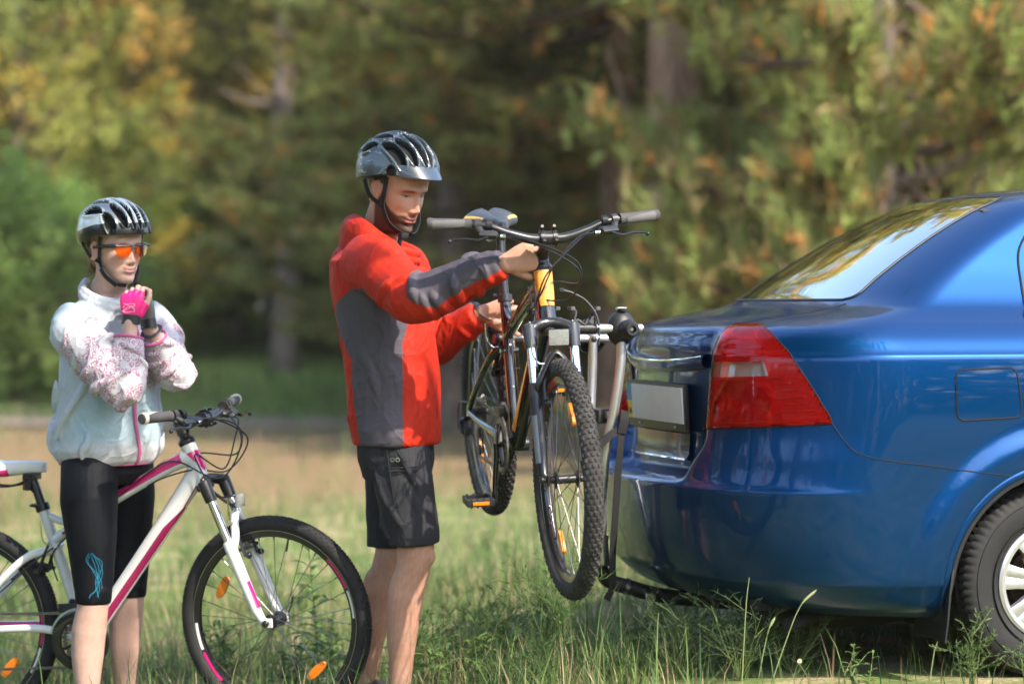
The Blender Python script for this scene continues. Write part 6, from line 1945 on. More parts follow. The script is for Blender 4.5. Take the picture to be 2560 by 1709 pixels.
def add_hand(mb, wrist, d, n, side, curl, spread=0.06, thumb=(0.5, 0.5, 0.6), scale=1.0, skip_tips=False, glove=0.0, flen=1.0):
    """wrist point, d finger direction, n palm normal; side +1 when the thumb lies along cross(d, n)."""
    d = unit(d); n = unit(np.asarray(n, float) - np.dot(n, d) * d); w = np.cross(d, n) * side
    S = scale; g = glove
    wrist = np.asarray(wrist, float)
    # palm: rings from the wrist to the knuckles
    rg = []
    for t, hw, ht, up in ((0.0, 0.027, 0.0195, 0.0), (0.018, 0.030, 0.0195, 0.001), (0.045, 0.038, 0.0185, 0.002), (0.072, 0.042, 0.0165, 0.002), (0.092, 0.0415, 0.0135, 0.0)):
        a = np.linspace(0, 2 * np.pi, 20, endpoint=False)
        hw, ht = (hw + g) * S, (ht + g) * S
        c = wrist + d * t * S - n * up * S
        rg.append(c + np.sign(np.cos(a))[:, None] * (np.abs(np.cos(a)) ** 0.8)[:, None] * hw * w + (np.sin(a)[:, None]) * ht * n)
    mb.rings(rg)
    # thenar pad
    mb.ell(wrist + (d * 0.036 + w * 0.027 + n * 0.011) * S, np.array([0.027, 0.016, 0.014]) * S + g, np.stack([unit(d + w * 0.35), np.cross(n, unit(d + w * 0.35)), n], 1), nu=14, nv=10)
    lens = [(0.040, 0.025, 0.021), (0.044, 0.028, 0.023), (0.041, 0.026, 0.022), (0.033, 0.020, 0.019)]
    rad = [0.0092, 0.0096, 0.0090, 0.0080]
    tips = []
    for k in range(4):
        off = (0.030 - 0.0200 * k)
        base = wrist + (d * (0.086 - 0.004 * abs(k - 1)) + w * off - n * 0.002) * S
        fd = unit(d + w * spread * (1.2 - k))
        c = curl[k] if isinstance(curl[k], (list, tuple)) else (curl[k], curl[k] * 1.1, curl[k] * 0.7)
        pts = [base - fd * 0.012 * S, base]; ang = 0.0; p = base
        for L, cc in zip(lens[k], c):
            ang += cc
            dirn = fd * math.cos(ang) + n * math.sin(ang)
            p = p + dirn * L * S * flen
            pts.append(p)
        m = len(pts) - (2 if skip_tips else 0)
        r = [rad[k] * 1.0, rad[k] * 1.03, rad[k] * 0.97, rad[k] * 0.90, rad[k] * 0.74]
        P = np.array(pts[:m]); rr = np.array(r[:m]) * S + g
        # small extra rings so that the joints stay round
        fine = []; fr = []
        for i in range(len(P) - 1):
            for t in (0, 0.34, 0.67):
                fine.append(P[i] * (1 - t) + P[i + 1] * t); fr.append(rr[i] * (1 - t) + rr[i + 1] * t - (0.0006 if t else 0))
        fine.append(P[-1]); fr.append(rr[-1])
        mb.tube(fine, fr, 10)
        if not skip_tips:
            mb.ell(P[-1], rr[-1] * 1.0, nu=10, nv=8)
        tips.append(P[-1])
    # thumb leaves the side of the palm near its base
    tb = wrist + (d * 0.030 + w * 0.030 + n * 0.006) * S
    o, c1, c2 = thumb
    td = unit(d * math.cos(o) + w * math.sin(o) + n * 0.25)
    p1 = tb + td * 0.040 * S
    td2 = unit(td * math.cos(c1) + (d * 0.6 - w * 0.5 + n * 0.6) * math.sin(c1)); p2 = p1 + td2 * 0.031 * S * flen
    td3 = unit(td2 * math.cos(c2) + (d * 0.5 - w * 0.6 + n * 0.6) * math.sin(c2)); p3 = p2 + td3 * 0.025 * S * flen
    P = [tb - td * 0.010 * S, tb, p1] + ([] if skip_tips else [p2, p3])
    rr = (np.array([0.013, 0.014, 0.0112, 0.0105, 0.0085][:len(P)])) * S + g
    mb.tube(P, rr, 10)
    if not skip_tips:
        mb.ell(P[-1], rr[-1], nu=10, nv=8)
    return tips

def refine_face(me, H, s, cuts=2):
    """Finer mesh on the face so that lips, lids and brows keep crisp edges."""
    bm = bmesh.new(); bm.from_mesh(me)
    P = mesh_arrays(me); L = head_local(P, H) / s
    ok = (L[:, 0] > 0.035) & (np.abs(L[:, 1]) < 0.062) & (L[:, 2] > -0.118) & (L[:, 2] < 0.035) & (L[:, 0] < 0.14)
    ed = [e for e in bm.edges if ok[e.verts[0].index] and ok[e.verts[1].index]]
    bmesh.ops.subdivide_edges(bm, edges=ed, cuts=cuts, use_grid_fill=True, smooth=0.6)
    bm.to_mesh(me); bm.free()
    me.polygons.foreach_set('use_smooth', np.ones(len(me.polygons), dtype=bool)); me.update()

def seg_param(P, path):
    """Nearest position along a polyline: returns parameter 0..1, distance, nearest point, tangent."""
    path = np.asarray(path, float)
    L = np.linalg.norm(np.diff(path, axis=0), axis=1); cum = np.concatenate([[0], np.cumsum(L)]) / L.sum()
    best = np.full(len(P), 1e9); bt = np.zeros(len(P)); bp = np.zeros((len(P), 3)); bd = np.zeros((len(P), 3))
    for i in range(len(L)):
        a, b = path[i], path[i + 1]
        t = np.clip(((P - a) @ (b - a)) / (L[i] ** 2 + 1e-12), 0, 1)
        q = a + t[:, None] * (b - a)
        dd = np.linalg.norm(P - q, axis=1)
        m = dd < best
        best[m] = dd[m]; bt[m] = cum[i] + t[m] * (cum[i + 1] - cum[i]); bp[m] = q[m]; bd[m] = unit(b - a)
    return bt, best, bp, bd

def cloth_noise(P, scale, seed):
    n1 = noise3(P, scale, seed); n2 = noise3(P, scale * 2.1, seed + 5.0)
    return (1 - np.abs(n1) * 2.0) * 0.65 + (1 - np.abs(n2) * 2.0) * 0.35

def displace(me, d):
    v = mesh_arrays(me); n = vert_normals(me)
    v = v + n * np.asarray(d)[:, None]
    me.vertices.foreach_set('co', v.astype(np.float32).reshape(-1)); me.update()
    return v

def finish(me, name, m, parent, origin, attr=None):
    v = mesh_arrays(me) - np.asarray(origin)
    me.vertices.foreach_set('co', v.astype(np.float32).reshape(-1))
    if attr is not None:
        set_attr(me, 'Col', attr)
    me.materials.clear()
    for mm in (m if isinstance(m, (list, tuple)) else [m]):
        me.materials.append(mm)
    me.update()
    return link(name, me, parent)

def skin_mat(name):
    m = mat(name, (0.55, 0.33, 0.24), 0.50, attr='Col', sss=0.12, spec=0.35, bump=0.22, bscale=600, var=0.07, vscale=45)
    return m

def face_colours(P, H, base, p, beard=None, brow=None, lip=(0.50, 0.20, 0.17), glasses=False):
    """Skin tones laid on by place: lips, brows, eyes, beard shadow, warmer nose, cheeks and ears."""
    L = head_local(P, H) / p['s']
    x, y, z = L.T
    col = np.tile(np.array(base, float), (len(P), 1))
    def mixc(mask, c, k=1.0):
        kk = np.clip(mask * k, 0, 1)[:, None]
        col[:] = col * (1 - kk) + np.asarray(c, float) * kk
    inhead = (np.abs(x) < 0.13) & (np.abs(y) < 0.1) & (z > -0.135) & (z < 0.13)
    fr = inhead & (x > 0.03)
    gy = lambda yc, zc, sy, sz: np.exp(-((np.abs(y) - yc) / sy) ** 2 - ((z - zc) / sz) ** 2)
    warm = np.array([base[0] * 1.0, base[1] * 0.78, base[2] * 0.74])
    mixc(fr * (gy(0.046, -0.036, 0.018, 0.016) + gy(0.0, -0.040, 0.014, 0.012) * 0.9), warm, 0.55)
    mixc(inhead * (np.abs(y) > 0.068) * (np.abs(x + 0.01) < 0.03) * (np.abs(z + 0.012) < 0.04), warm, 0.6)
    if beard is not None:
        line = np.interp(x, [-0.012, 0.006, 0.028, 0.048, 0.066, 0.080, 0.100], [0.030, 0.012, -0.026, -0.048, -0.056, -0.052, -0.049])
        b = np.clip((line - z) / 0.012, 0, 1) * np.clip((x + 0.014) / 0.010, 0, 1) * np.clip((z + 0.134) / 0.012, 0, 1) * inhead
        b *= np.clip(0.45 + (line - z) / 0.035, 0, 1)
        b *= 1 - 0.75 * np.exp(-(y / 0.012) ** 2 - ((z + 0.086) / 0.004) ** 2)
        b *= ~((np.abs(y) > 0.071) & (x < 0.012))
        grain = 0.80 + 0.20 * noise3(P, 700.0, 2.0)
        mixc(np.clip(b * 2.0, 0, 1) * (0.9 + 0.1 * grain), beard, 0.93)
    if brow is not None:
        mixc(fr * np.exp(-((np.abs(y) - 0.031) / 0.0165) ** 4 - ((z - 0.0160 + np.abs(np.abs(y) - 0.028) * 0.18) / 0.0050) ** 2), brow, 0.95)
    # lips
    mw = p['mouth']; cz = p['smile'] * np.clip(np.abs(y) / mw, 0, 1) ** 2
    zz = z - cz
    inm = fr & (np.abs(y) < mw * 0.98)
    mixc(inm * (np.exp(-((zz + 0.0655) / 0.0040) ** 4) + np.exp(-((zz + 0.0768) / 0.0050) ** 4)) * np.clip(1.05 - (np.abs(y) / mw) ** 4, 0, 1), lip, 0.85)
    mixc(inm * np.exp(-((zz + 0.0705) / 0.0018) ** 2), p.get('gap', (0.10, 0.03, 0.03)), 0.95)
    if p.get('teeth'):
        mixc((fr & (np.abs(y) < mw * 0.66)) * np.exp(-((zz + 0.0700) / 0.0021) ** 4), (0.46, 0.41, 0.37), 1.0)
    # eyes
    if not glasses:
        zz0 = z + p.get('lid', 0.0012)
        ev = np.exp(-((np.abs(y) - 0.0315) / 0.0130) ** 4 - (zz0 / p.get('open', 0.0030)) ** 4)
        mixc(fr * gy(0.0315, 0.004, 0.020, 0.010), np.array(base) * np.array([0.72, 0.62, 0.58]), 0.55)
        mixc(fr * (ev > 0.40), (0.26, 0.21, 0.185), 1.0)
        ir = np.hypot(np.abs(y) - 0.0315, zz0)
        mixc(fr * (ir < 0.0046) * (ev > 0.3), (0.035, 0.045, 0.05), 0.95)
        mixc(fr * np.exp(-((np.abs(y) - 0.0315) / 0.0155) ** 4 - ((zz0 - p.get('open', 0.0030)) / 0.0016) ** 2), (0.045, 0.028, 0.022), 0.9)
    return np.clip(col, 0, 1)

def add_limb(mb, pts, rad, seg=16, flat=1.0, n=6, up=None):
    P = catmull(pts, n); k = len(P)
    r = np.interp(np.linspace(0, 1, k), np.linspace(0, 1, len(rad)), rad)
    mb.tube(P, r, seg, flat=flat, up=up)
    return P

def ring_loft(mb, rows, k=36):
    """rows: (centre, axis a, half a, axis b, half b[, exponent])."""
    a = np.linspace(0, 2 * np.pi, k, endpoint=False)
    rg = []
    for row in rows:
        c, A, ha, B, hb = row[:5]; e = row[5] if len(row) > 5 else 0.9
        ca, sa = np.cos(a), np.sin(a)
        rg.append(np.asarray(c) + (np.sign(ca) * np.abs(ca) ** e * ha)[:, None] * np.asarray(A) + (np.sign(sa) * np.abs(sa) ** e * hb)[:, None] * np.asarray(B))
    mb.rings(rg)

# ------------------------------------------------------------------ helmets
def make_helmet(name, label, H, s, st):
    """Shell on the head axes: a domed grid whose vents are cut as deep dark hollows."""
    hel = empty(name, label=label, cat='helmet')
    hel.matrix_world = Matrix(H.tolist())
    ax, ay, az = st['ax'], st['ay'], st['az']
    c0 = np.array(st['c'])
    U = np.linspace(-np.pi, np.pi, 241)            # around, 0 = front
    T = np.linspace(0.0, 1.0, 90)                   # rim -> crown
    Ug, Tg = np.meshgrid(U, T)
    el = (1 - (1 - Tg) ** 1.25) * (np.pi / 2)
    el0 = st['rim'](Ug)
    elv = el0 + (np.pi / 2 - el0) * Tg
    ce, se = np.cos(elv), np.sin(elv)
    x = c0[0] + ax * ce * np.cos(Ug) * np.where(np.cos(Ug) > 0, 1.0, st['backx']); y = c0[1] + ay * ce * np.sin(Ug); z = c0[2] + az * se
    P = np.stack([x, y, z], -1)
    N = np.stack([ce * np.cos(Ug) / ax, ce * np.sin(Ug) / ay, se / az], -1); N /= np.linalg.norm(N, axis=-1, keepdims=True)
    # vents in (along, across) coordinates on the shell
    al = np.arctan2(P[..., 2] - c0[2] + 0.03, P[..., 0] - c0[0])      # 0 front .. pi back
    ac = P[..., 1] / ay
    vent = np.full(Ug.shape, 1e9)
    for (a0, a1, y0, y1, wd) in st['vents']:
        t = (al - a0) / (a1 - a0)
        yc = y0 + (y1 - y0) * t
        hw = wd * np.clip(4 * t * (1 - t), 0, 1) ** 0.6
        for sg in (1, -1):
            dd = np.abs(ac - sg * yc) - hw
            dd = np.where((t > 0) & (t < 1), dd, 1.0)
            vent = np.minimum(vent, dd)
            if y0 == 0 and y1 == 0: break
    depth = sstep(0.014, -0.014, vent)
    ridge = st['ridge'] * np.exp(-((vent - 0.03) / 0.03) ** 2) * (vent < 0.5)
    G = P + N * (ridge - 0.022 * depth)[..., None]
    G = (G * s)
    rimdrop = G[0]
    inner = np.concatenate([[G[0] * 0.985 + np.array([0, 0, -0.004]), G[0] * 0.93 + np.array([0, 0, 0.002]), G[0] * 0.90 + np.array([0, 0, 0.02])]])
    full = np.concatenate([inner[::-1], G], 0)
    vm = depth
    fm = np.zeros((full.shape[0] - 1, full.shape[1] - 1), int)
    fm[:3] = 1
    dd = 0.25 * (vm[:-1, :-1] + vm[1:, 1:] + vm[:-1, 1:] + vm[1:, :-1])
    fm[3:] = np.where(dd > 0.22, 1, fm[3:])
    if 'zones' in st:
        zn = st['zones'](ac, al, Tg, Ug)
        zc = zn[1:, 1:]
        fm[3:] = np.where(fm[3:] == 0, zc, fm[3:])
    grid_mesh('shell', full, st['mats'], hel, None, fm)
    b = MB()
    # liner so that the vents look into something
    th = np.linspace(0.0, 1.0, 14); ph = np.linspace(0, 2 * np.pi, 40, endpoint=False)
    rg = []
    for t in th:
        e0 = st['rim'](ph) + 0.16; ee = e0 + (np.pi / 2 - 0.02 - e0) * t
        rg.append(np.stack([c0[0] + ax * 0.87 * np.cos(ee) * np.cos(ph) * np.where(np.cos(ph) > 0, 1.0, st['backx']), ay * 0.86 * np.cos(ee) * np.sin(ph), c0[2] + az * 0.86 * np.sin(ee)], 1) * s)
    b.rings(rg, cap0=False); b.build('liner', M_gap, hel)
    return hel, G

def ribbon(name, pts, w, th, nrm, m, parent, n=8):
    P = catmull(pts, n); T = np.gradient(P, axis=0); rg = []
    nr = np.asarray(nrm, float)
    if nr.ndim == 1: nr = np.tile(nr, (len(P), 1))
    for p, t, nn in zip(P, T, nr):
        s_ = unit(np.cross(unit(t), unit(nn))); n_ = unit(np.cross(s_, t))
        rg.append(np.array([p - s_ * w / 2 - n_ * th / 2, p + s_ * w / 2 - n_ * th / 2, p + s_ * w / 2 + n_ * th / 2, p - s_ * w / 2 + n_ * th / 2]))
    return MB().rings(rg).build(name, m, parent)
# ------------------------------------------------------------------ the man
def make_man():
    O = np.array([-0.40, 7.58, 0.055])
    man = empty('person', O, label='person in a red and grey jacket, black shorts and dark helmet lifting the bike', cat='person')
    p = dict(s=1.07, nose=1.12, brow=0.0075, cheek=0.7, mouth=0.024, smile=0.003, chin=1.2, lid=0.0022, open=0.0026, gap=(0.06, 0.02, 0.02))
    H = head_matrix((-0.357, 7.525, 1.703), R(-43), R(-19), R(1))
    hl = lambda *a: (H[:3, :3] @ np.array(a, float)) + H[:3, 3]
    # joints
    shN, elN, wrN = V3(-0.440, 7.425, 1.462), V3(-0.275, 7.20, 1.372), V3(-0.025, 7.09, 1.460)
    shF, elF, wrF = V3(-0.372, 7.76, 1.466), V3(-0.262, 7.87, 1.205), V3(-0.098, 7.76, 1.312)
    hipN, knN, anN = V3(-0.357, 7.505, 1.00), V3(-0.306, 7.46, 0.575), V3(-0.350, 7.50, 0.150)
    hipF, knF, anF = V3(-0.372, 7.665, 1.00), V3(-0.388, 7.68, 0.553), V3(-0.472, 7.73, 0.140)
    Fw = unit(V3(0.97, -0.25, 0)); Lf = V3(0.25, 0.97, 0)         # body forward and left
    b = MB()
    add_head(b, H, p)
    b.tube(catmull([hl(-0.022, 0, -0.050), hl(-0.028, 0, -0.115), V3(-0.425, 7.59, 1.535), V3(-0.43, 7.59, 1.44)], 5), np.interp(np.linspace(0, 1, 16), [0, 0.4, 1], [0.056, 0.058, 0.075]), 20)
    ring_loft(b, [((-0.43, 7.59, 1.50), Fw, 0.055, Lf, 0.10), ((-0.42, 7.59, 1.46), Fw, 0.075, Lf, 0.16), ((-0.405, 7.585, 1.33), Fw, 0.09, Lf, 0.14), ((-0.375, 7.58, 1.15), Fw, 0.08, Lf, 0.12), ((-0.372, 7.58, 1.00), Fw, 0.085, Lf, 0.13), ((-0.370, 7.58, 0.93), Fw, 0.07, Lf, 0.11)])
    for (s_, e_, w_) in ((shN, elN, wrN), (shF, elF, wrF)):
        add_limb(b, [s_, (s_ + e_) / 2, e_], [0.045, 0.042, 0.038])
        add_limb(b, [e_, e_ * 0.65 + w_ * 0.35, w_ * 0.85 + e_ * 0.15, w_ + unit(w_ - e_) * 0.015], [0.038, 0.042, 0.030, 0.0275], flat=0.9)
    # legs: thigh, knee, calf, ankle, foot
    for (h_, k_, a_, toe) in ((hipN, knN, anN, V3(0.97, -0.18, 0)), (hipF, knF, anF, V3(0.99, 0.0, 0))):
        d_ = unit(a_ - k_)
        back = unit(np.cross(d_, np.cross(V3(1, -0.2, 0), d_))) * -1
        if back[0] > 0: back = -back
        add_limb(b, [h_, (h_ + k_) / 2 - back * 0.01, k_ - d_ * 0.03 - back * 0.004], [0.062, 0.066, 0.057], seg=20)
        add_limb(b, [k_ - d_ * 0.05 - back * 0.004, k_ - back * 0.008, k_ + d_ * 0.06 - back * 0.002, k_ + d_ * 0.13 + back * 0.010, k_ + d_ * 0.23 + back * 0.010, k_ + d_ * 0.33 + back * 0.004, a_, a_ + d_ * 0.03], [0.0585, 0.056, 0.0525, 0.0565, 0.0515, 0.0395, 0.0335, 0.035], seg=22)
        b.ell(k_ - back * 0.050 + d_ * 0.002, (0.022, 0.025, 0.030)); b.ell(k_ - back * 0.044 + d_ * 0.052, (0.016, 0.018, 0.026)); b.ell(k_ + back * 0.030 + d_ * 0.135 + V3(0, -0.018, 0), (0.034, 0.030, 0.075)); b.ell(a_ + V3(0, -0.031, 0), (0.012, 0.010, 0.013))
        sole = V3(a_[0], a_[1], float(ground_z(a_[0], a_[1])) + 0.02)
        tt = unit(toe)
        b.tube(catmull([a_, sole + V3(0, 0, 0.045) - tt * 0.02, sole + V3(0, 0, 0.03) + tt * 0.08, sole + V3(0, 0, 0.015) + tt * 0.17], 5), np.interp(np.linspace(0, 1, 16), [0, 0.35, 0.7, 1], [0.036, 0.044, 0.040, 0.026]), 14)
    # near hand closes on the stem, far hand on the seat tube
    add_hand(b, wrN, V3(0.93, 0.10, 0.30), V3(-0.10, 1, 0.05), -1, [(0.70, 1.05, 0.8), (0.72, 1.1, 0.8), (0.78, 1.15, 0.8), (0.85, 1.15, 0.8)], 0.05, (0.75, 0.5, 0.6), 1.08)
    add_hand(b, wrF, V3(0.94, -0.05, 0.10), V3(0.05, -1, -0.10), 1, [(0.55, 1.0, 0.8), (0.65, 1.1, 0.9), (0.8, 1.2, 0.9), (0.9, 1.2, 0.9)], 0.04, (0.7, 0.35, 0.4), 1.05)
    me = fused(b, 0.0039, 2, 'body'); refine_face(me, H, p['s'])
    P = mesh_arrays(me)
    col = face_colours(P, H, (0.46, 0.25, 0.172), p, beard=(0.040, 0.020, 0.011), brow=(0.050, 0.028, 0.017), lip=(0.46, 0.17, 0.14))
    L = head_local(P, H)
    L = L / p['s']
    hair = (np.abs(L[:, 1]) < 0.090) & (L[:, 0] > -0.14) & (L[:, 2] < 0.14) & (((L[:, 2] > 0.016) & (L[:, 0] < 0.020)) | ((L[:, 0] < -0.046) & (L[:, 2] > -0.050)))
    hair &= ~((np.abs(L[:, 1]) > 0.0745) & (L[:, 0] > -0.036) & (L[:, 2] < 0.026))
    col[hair] = (0.045, 0.028, 0.018)
    # legs: hairier, slightly darker skin
    leg = P[:, 2] < 0.75
    nl = noise3(P[leg], 22.0, 1.0)[:, None]
    col[leg] = np.array([0.45, 0.245, 0.172]) * (1 + 0.12 * noise3(P[leg] * np.array([1, 1, 0.25]), 260.0, 4.0))[:, None] * (1 + nl * np.array([0.05, 0.11, 0.13]))
    hand = (P[:, 0] > -0.09) & (P[:, 2] > 1.2) & (P[:, 2] < 1.56)
    col[hand] = np.array([0.47, 0.25, 0.175])
    body = finish(me, 'body', skin_mat('man_skin'), man, O, col)
    # eyes as glossy little domes
    # ---------------- jacket
    j = MB()
    rows = [((-0.430, 7.590, 1.532), Fw, 0.066, Lf, 0.080, 1.0), ((-0.438, 7.592, 1.508), Fw, 0.086, Lf, 0.128, 0.95), ((-0.436, 7.590, 1.475), Fw, 0.122, Lf, 0.178), ((-0.424, 7.588, 1.40), Fw, 0.132, Lf, 0.190), ((-0.402, 7.585, 1.32), Fw, 0.140, Lf, 0.186),
            ((-0.384, 7.58, 1.22), Fw, 0.138, Lf, 0.178), ((-0.374, 7.58, 1.12), Fw, 0.138, Lf, 0.175), ((-0.370, 7.58, 1.02), Fw, 0.135, Lf, 0.174), ((-0.364, 7.58, 0.955), Fw, 0.130, Lf, 0.182), ((-0.361, 7.58, 0.922), Fw, 0.127, Lf, 0.178), ((-0.361, 7.58, 0.908), Fw, 0.124, Lf, 0.175)]
    ring_loft(j, rows, 44)
    cufN = wrN + unit(elN - wrN) * 0.004
    pN = [shN + V3(-0.01, 0.03, 0.005), shN + V3(0.03, -0.04, -0.004), (shN + elN) / 2 + V3(0, -0.006, -0.006), elN + V3(-0.01, 0.0, -0.012), elN * 0.72 + cufN * 0.28 + V3(0, 0, -0.010), elN * 0.3 + cufN * 0.7, cufN]
    sN = add_limb(j, pN, [0.088, 0.090, 0.082, 0.076, 0.066, 0.052, 0.043], 22, n=7)
    cufF = wrF + unit(elF - wrF) * 0.012
    pF = [shF + V3(-0.01, -0.03, 0.005), shF + V3(0.02, 0.03, -0.02), (shF + elF) / 2, elF, elF * 0.5 + cufF * 0.5, cufF]
    sF = add_limb(j, pF, [0.085, 0.085, 0.075, 0.065, 0.056, 0.047], 20, n=7)
    # hood lying on the shoulders
    j.tube(catmull([V3(-0.366, 7.458, 1.512), V3(-0.440, 7.470, 1.548), V3(-0.494, 7.54, 1.578), V3(-0.500, 7.61, 1.582), V3(-0.456, 7.69, 1.560), V3(-0.385, 7.72, 1.520)], 7), np.interp(np.linspace(0, 1, 36), [0, 0.25, 0.5, 0.75, 1], [0.012, 0.024, 0.028, 0.024, 0.012]), 16, flat=1.6)
    j.ell((-0.492, 7.588, 1.535), (0.048, 0.110, 0.070), rotz(0.25), nu=24, nv=16)
    j.ell((-0.528, 7.595, 1.470), (0.036, 0.085, 0.055), rotz(0.25), nu=20, nv=14)
    # standing collar open at the front
    nk = V3(-0.410, 7.585, 1.560)
    a = np.linspace(-2.72, 2.72, 34)
    col_c = np.array([nk + Fw * math.cos(q) * (0.084 + 0.030 * max(0, math.cos(q))) + Lf * math.sin(q) * 0.086 + V3(0, 0, -0.052 * math.cos(q) - 0.020) for q in a])
    for dz in (-0.012, 0.012):
        j.tube(col_c + V3(0, 0, dz), np.interp(np.abs(a), [0, 2, 2.72], [0.011, 0.014, 0.010]), 10)
    # folds: ridges melted into the cloth
    def fold(pts, r):
        P_ = catmull(pts, 6); j.tube(P_, np.interp(np.linspace(0, 1, len(P_)), [0, 0.3, 0.7, 1], [r * 0.3, r * 1.45, r * 1.45, r * 0.3]), 8)
    def arm_fold(path, t, a0, a1, rad, r, slant):
        k = len(path); pts = []
        U, Wv = tube_frames(path)
        for q in np.linspace(0, 1, 5):
            tt_ = np.clip(t + slant * (q - 0.5), 0, 0.999) * (k - 1); i = int(tt_); f_ = tt_ - i
            c = path[i] * (1 - f_) + path[min(i + 1, k - 1)] * f_
            an = math.radians(a0 + (a1 - a0) * q)
            pts.append(c + (U[i] * math.cos(an) + Wv[i] * math.sin(an)) * rad)
        fold(pts, r)
    rr = random.Random(5)
    for t, rad in ((0.40, 0.078), (0.47, 0.075), (0.53, 0.073), (0.59, 0.068), (0.66, 0.064), (0.73, 0.060), (0.81, 0.054), (0.9, 0.047)):
        a0 = rr.uniform(0, 360)
        arm_fold(sN, t, a0, a0 + rr.uniform(90, 150), rad, rr.uniform(0.007, 0.011), rr.uniform(-0.08, 0.08))
        arm_fold(sN, t + 0.02, a0 + 170, a0 + 170 + rr.uniform(80, 140), rad, rr.uniform(0.006, 0.009), rr.uniform(-0.08, 0.08))
    for t, rad in ((0.5, 0.064), (0.62, 0.058), (0.72, 0.054), (0.82, 0.05), (0.9, 0.047)):
        a0 = rr.uniform(0, 360)
        arm_fold(sF, t, a0, a0 + 130, rad, 0.008, rr.uniform(-0.06, 0.06))
    cN = lambda z: V3(np.interp(z, [0.92, 1.12, 1.32, 1.48], [-0.361, -0.374, -0.402, -0.436]), 7.585, z)
    def side_pt(z, q, r_in=0.0):
        """Point on the near flank: q -1 back .. 1 front."""
        c = cN(z); th = (q * 0.5) * math.pi
        return c + Fw * (0.136 - r_in) * math.sin(th) - Lf * (0.176 - r_in) * math.cos(th)
    for z0, q0, z1, q1, r_ in ((1.28, -0.35, 1.02, 0.15, 0.012), (1.22, 0.05, 1.00, 0.45, 0.010), (1.16, -0.55, 0.98, -0.15, 0.011), (1.10, 0.35, 0.96, 0.62, 0.010), (1.05, -0.75, 0.95, -0.45, 0.010),
                               (1.30, 0.35, 1.12, 0.65, 0.010), (1.20, 0.55, 1.02, 0.80, 0.010), (1.00, -0.2, 0.95, 0.05, 0.008), (1.33, -0.7, 1.15, -0.5, 0.010), (1.36, 0.1, 1.25, 0.4, 0.010)):
        fold([side_pt(z0 + (z1 - z0) * t, q0 + (q1 - q0) * t + 0.05 * math.sin(t * 5), 0.004) for t in np.linspace(0, 1, 5)], r_)
    me = fused(j, 0.0048, 2, 'jacket', 0.5)
    P = mesh_arrays(me)
    dsp = 0.0065 * cloth_noise(P * np.array([1, 1, 0.5]), 7.5, 3.0) + 0.0016 * cloth_noise(P, 24.0, 9.0)
    P = displace(me, dsp)
    # colour panels
    tN, dN, qN, gN = seg_param(P, sN); tF, dF, qF, gF = seg_param(P, sF)
    red, grey, dark = np.array([0.43, 0.022, 0.008]), np.array([0.080, 0.070, 0.086]), np.array([0.42, 0.016, 0.010])
    col = np.tile(red, (len(P), 1))
    zc = P[:, 2]
    cx = np.interp(zc, [0.92, 1.12, 1.32, 1.48], [-0.361, -0.374, -0.402, -0.436])
    rel = P - np.stack([cx, np.full(len(P), 7.585), zc], 1)
    q = np.arctan2(rel @ Fw / 0.136, np.abs(rel @ Lf) / 0.176) / (math.pi / 2)     # -1 back .. 1 front
    qb = np.interp(zc, [0.90, 1.02, 1.12, 1.17, 1.25, 1.30, 1.34, 1.385], [-0.32, -0.38, -0.38, -0.34, -0.56, -0.58, -0.50, -0.15])
    qf = np.interp(zc, [0.90, 1.00, 1.12, 1.22, 1.32, 1.40], [0.32, 0.35, 0.37, 0.43, 0.62, 0.62])
    armN = (tN > 0.24) & (dN < 0.105) & ~((tN < 0.36) & (P[:, 1] > 7.44)); armF = (tF > 0.30) & (dF < 0.1) & (P[:, 0] > -0.25)
    torso = ~armN & ~armF
    col[torso & (q > qb) & (q < qf) & (zc < 1.39)] = grey
    r_ = P - qN
    upn = V3(0, -0.35, 1.0)
    side = (r_ @ unit(upn)) / np.maximum(dN, 1e-4)
    col[armN & (tN > 0.545) & (side > np.interp(tN, [0.545, 0.62, 1.0], [0.35, -0.30, -0.15]))] = grey
    col[armF & (tF > 0.6) & ((P - qF) @ unit(V3(0, 1, 0.4)) > 0.01)] = grey
    inner = (np.linalg.norm((P - nk) * np.array([1, 1, 0.7]), axis=1) < 0.083) & (zc > 1.545) & (P[:, 0] > -0.50)
    col[inner] = np.array([0.10, 0.09, 0.115])
    M_jk = mat('jacket_cloth', (0.6, 0.03, 0.02), 0.62, attr='Col', spec=0.22, bump=0.10, bscale=1200, var=0.03, vscale=30, wrinkle=0.012, wscale=4.5, wstretch=(1, 1, 0.7))
    jk = finish(me, 'jacket', M_jk, man, O, col)
    # zips, pullers, cuffs
    zp = np.array([side_pt(z, np.interp(z, [1.0, 1.12, 1.22], [0.355, 0.375, 0.44]), -0.003) for z in np.linspace(1.035, 1.215, 14)]) - O
    MB().tube(zp, 0.0035, 6).build('pocket_zip', mat('dark_red_zip', (0.20, 0.012, 0.012), 0.6), jk)
    pl = side_pt(1.205, 0.43, -0.007) - O
    b = MB(); b.tube(catmull([pl, pl + V3(0.004, -0.004, -0.02), pl + V3(0.001, -0.005, -0.05), pl + V3(0.004, -0.004, -0.062)], 5), 0.0032, 6); b.build('zip_puller', mat('puller', (0.16, 0.012, 0.012), 0.5), jk)
    fz = np.array([cN(z) + Fw * (np.interp(z, [0.91, 1.0, 1.2, 1.4], [0.118, 0.139, 0.144, 0.140])) - Lf * 0.010 - O for z in np.linspace(0.912, 1.47, 20)])
    MB().tube(fz, 0.004, 6).build('front_zip', mat('front_zip', (0.30, 0.012, 0.01), 0.6), jk)
